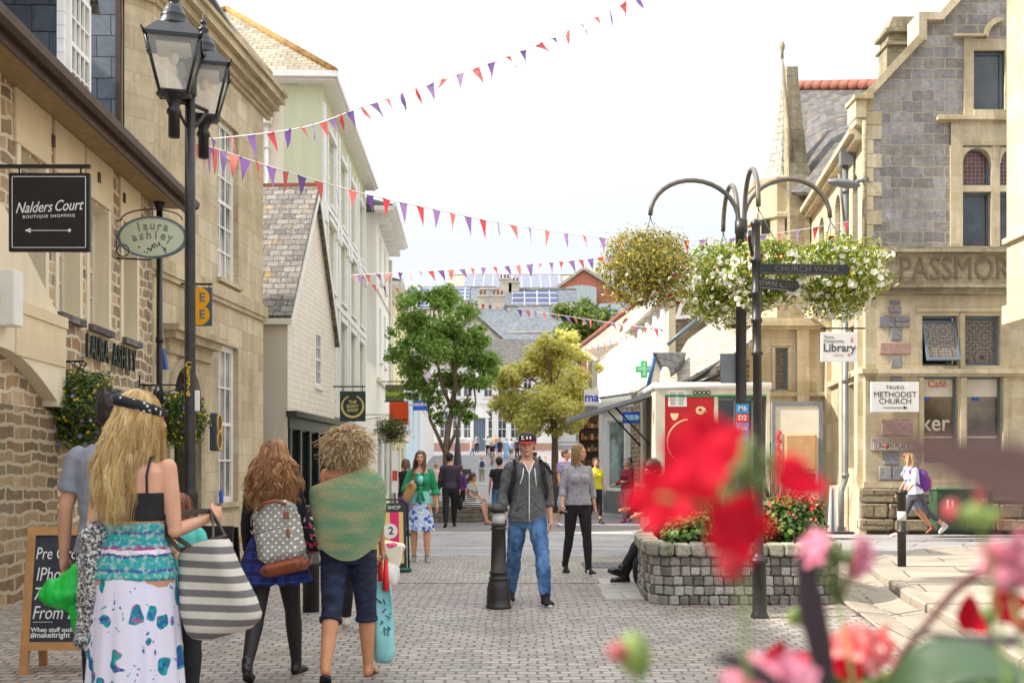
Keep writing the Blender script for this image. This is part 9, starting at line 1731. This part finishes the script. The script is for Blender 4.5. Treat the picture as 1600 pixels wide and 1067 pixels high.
def smooth_pts(pp,Y,n=12):
 pts=[P(px,py,Y+dy)for px,py,dy in pp];out=[];m=len(pts)
 for k in range(n+1):
  u=k/n*(m-1);i=min(int(u),m-2);f=u-i;p0,p1,p2,p3=pts[max(i-1,0)],pts[i],pts[i+1],pts[min(i+2,m-1)]
  out.append(.5*((2*p1)+(-p0+p2)*f+(2*p0-5*p1+4*p2-p3)*f*f+(-p0+3*p1-3*p2+p3)*f**3))
 return out
k_=.8/FPX
pp=smooth_pts([(1256,855,0),(1262,910,0),(1270,960,0),(1282,1015,0),(1295,1120,0)],.8);blade('dark_leaf','nearly black upright leaf blade in front of the planter',pp,[k_*w_ for w_ in(2,10,15,18,20,21,21,21,20,19,17,14,12)],'fg_dark')
pp=smooth_pts([(1600,1000,0),(1540,1002,0),(1460,992,0),(1420,990,0)],.8);blade('dark_leaf','dark thin leaf lying over the broad green leaf at right',pp,[k_*w_ for w_ in(14,16,17,17,15,13,11,9,8,7,5,3,1)],'fg_dark',up=(0,-.4,1))
pp=smooth_pts([(1116,1024,0),(1150,1034,0),(1190,1055,0),(1230,1085,0)],.6);blade('dark_leaf','dark pointed leaf tip rising from the bottom edge',pp,[.6/FPX*w_ for w_ in(1,5,8,11,13,14,14,14,14,13,12,10,8)],'fg_dark')
t=thing('arching_stem','dark red stem arching from the bottom flowers to the right edge','stem',P(1400,1020,.9));b=MB();pp=smooth_pts([(1395,1130,0),(1400,1040,0),(1440,985,0),(1500,915,0),(1560,885,0),(1640,872,0)],.9,20);b.tube(pp,[.0032]*10+[.0038]*6+[.003]*5,8);b.build('stem',M['fg_darkstem'],t)
pp=smooth_pts([(1380,1100,.05),(1420,1050,.02),(1480,1035,0),(1540,1040,-.02),(1600,1060,-.04)],.75,14);blade('broad_leaf','broad grey green leaf at the bottom right corner',pp,[.75/FPX*w_ for w_ in(2,16,28,38,46,50,52,52,50,46,40,34,26,18,10)],'fg_leaf',up=(0,-.7,.7))
pp=smooth_pts([(1345,662,0),(1410,690,0),(1480,712,0),(1560,735,0),(1680,770,0)],.33,14);blade('bronze_leaf','very blurred dark bronze leaf crossing in front of the cafe window',pp,[.33/FPX*w_ for w_ in(1,4,8,12,16,21,26,32,38,44,50,54,56,56,54)],'fg_brown',up=(0,-1,.2))
pp=smooth_pts([(1385,1090,0),(1440,1075,0),(1500,1060,0),(1580,1050,0),(1620,1060,0)],.7,12)
t=thing('foliage_clump','low green foliage along the bottom right edge','plant',P(1480,1090,.8));p,d=ellpts(tuple(P(1470,1085,.85)),(.12,.06,.018),260,.3);cloud('foliage',p,d+np.array([0,-.3,.5]),.018,M['geranium_leaf'],t,aspect=.8)
p,d=ellpts(tuple(P(1270,1090,.85)),(.05,.05,.018),120,.3);cloud('foliage',p,d+np.array([0,-.3,.5]),.018,M['geranium_leaf'],t,aspect=.8)
b=MB();
for k in range(30):x=random.uniform(.22,.42);y=random.uniform(.8,.9);b.tube([(x,y,TB-.01),(x+random.uniform(-.02,.02),y,random.uniform(1.13,1.17))],.0018,5)
b.build('stems',M['fg_stem'],t)
tr=thing('flower_trough','grey stone flower trough holding the near geraniums','planter',(.35,.7,0));b=MB();b.box(.02,.75,.28,1.0,.0,.03)
for q_ in((.0,.78,.26,.30),(.0,.78,.98,1.02)):b.box(q_[0],q_[1],q_[2],q_[3],0,.95)
b.box(.0,.04,.30,.98,0,.95);b.box(.74,.78,.30,.98,0,.95);b.build('trough',M['sett_moss'],tr);b=MB();b.quad((.04,.30,TB),(.74,.30,TB),(.74,.98,TB),(.04,.98,TB));b.build('soil',M['earth'],tr)
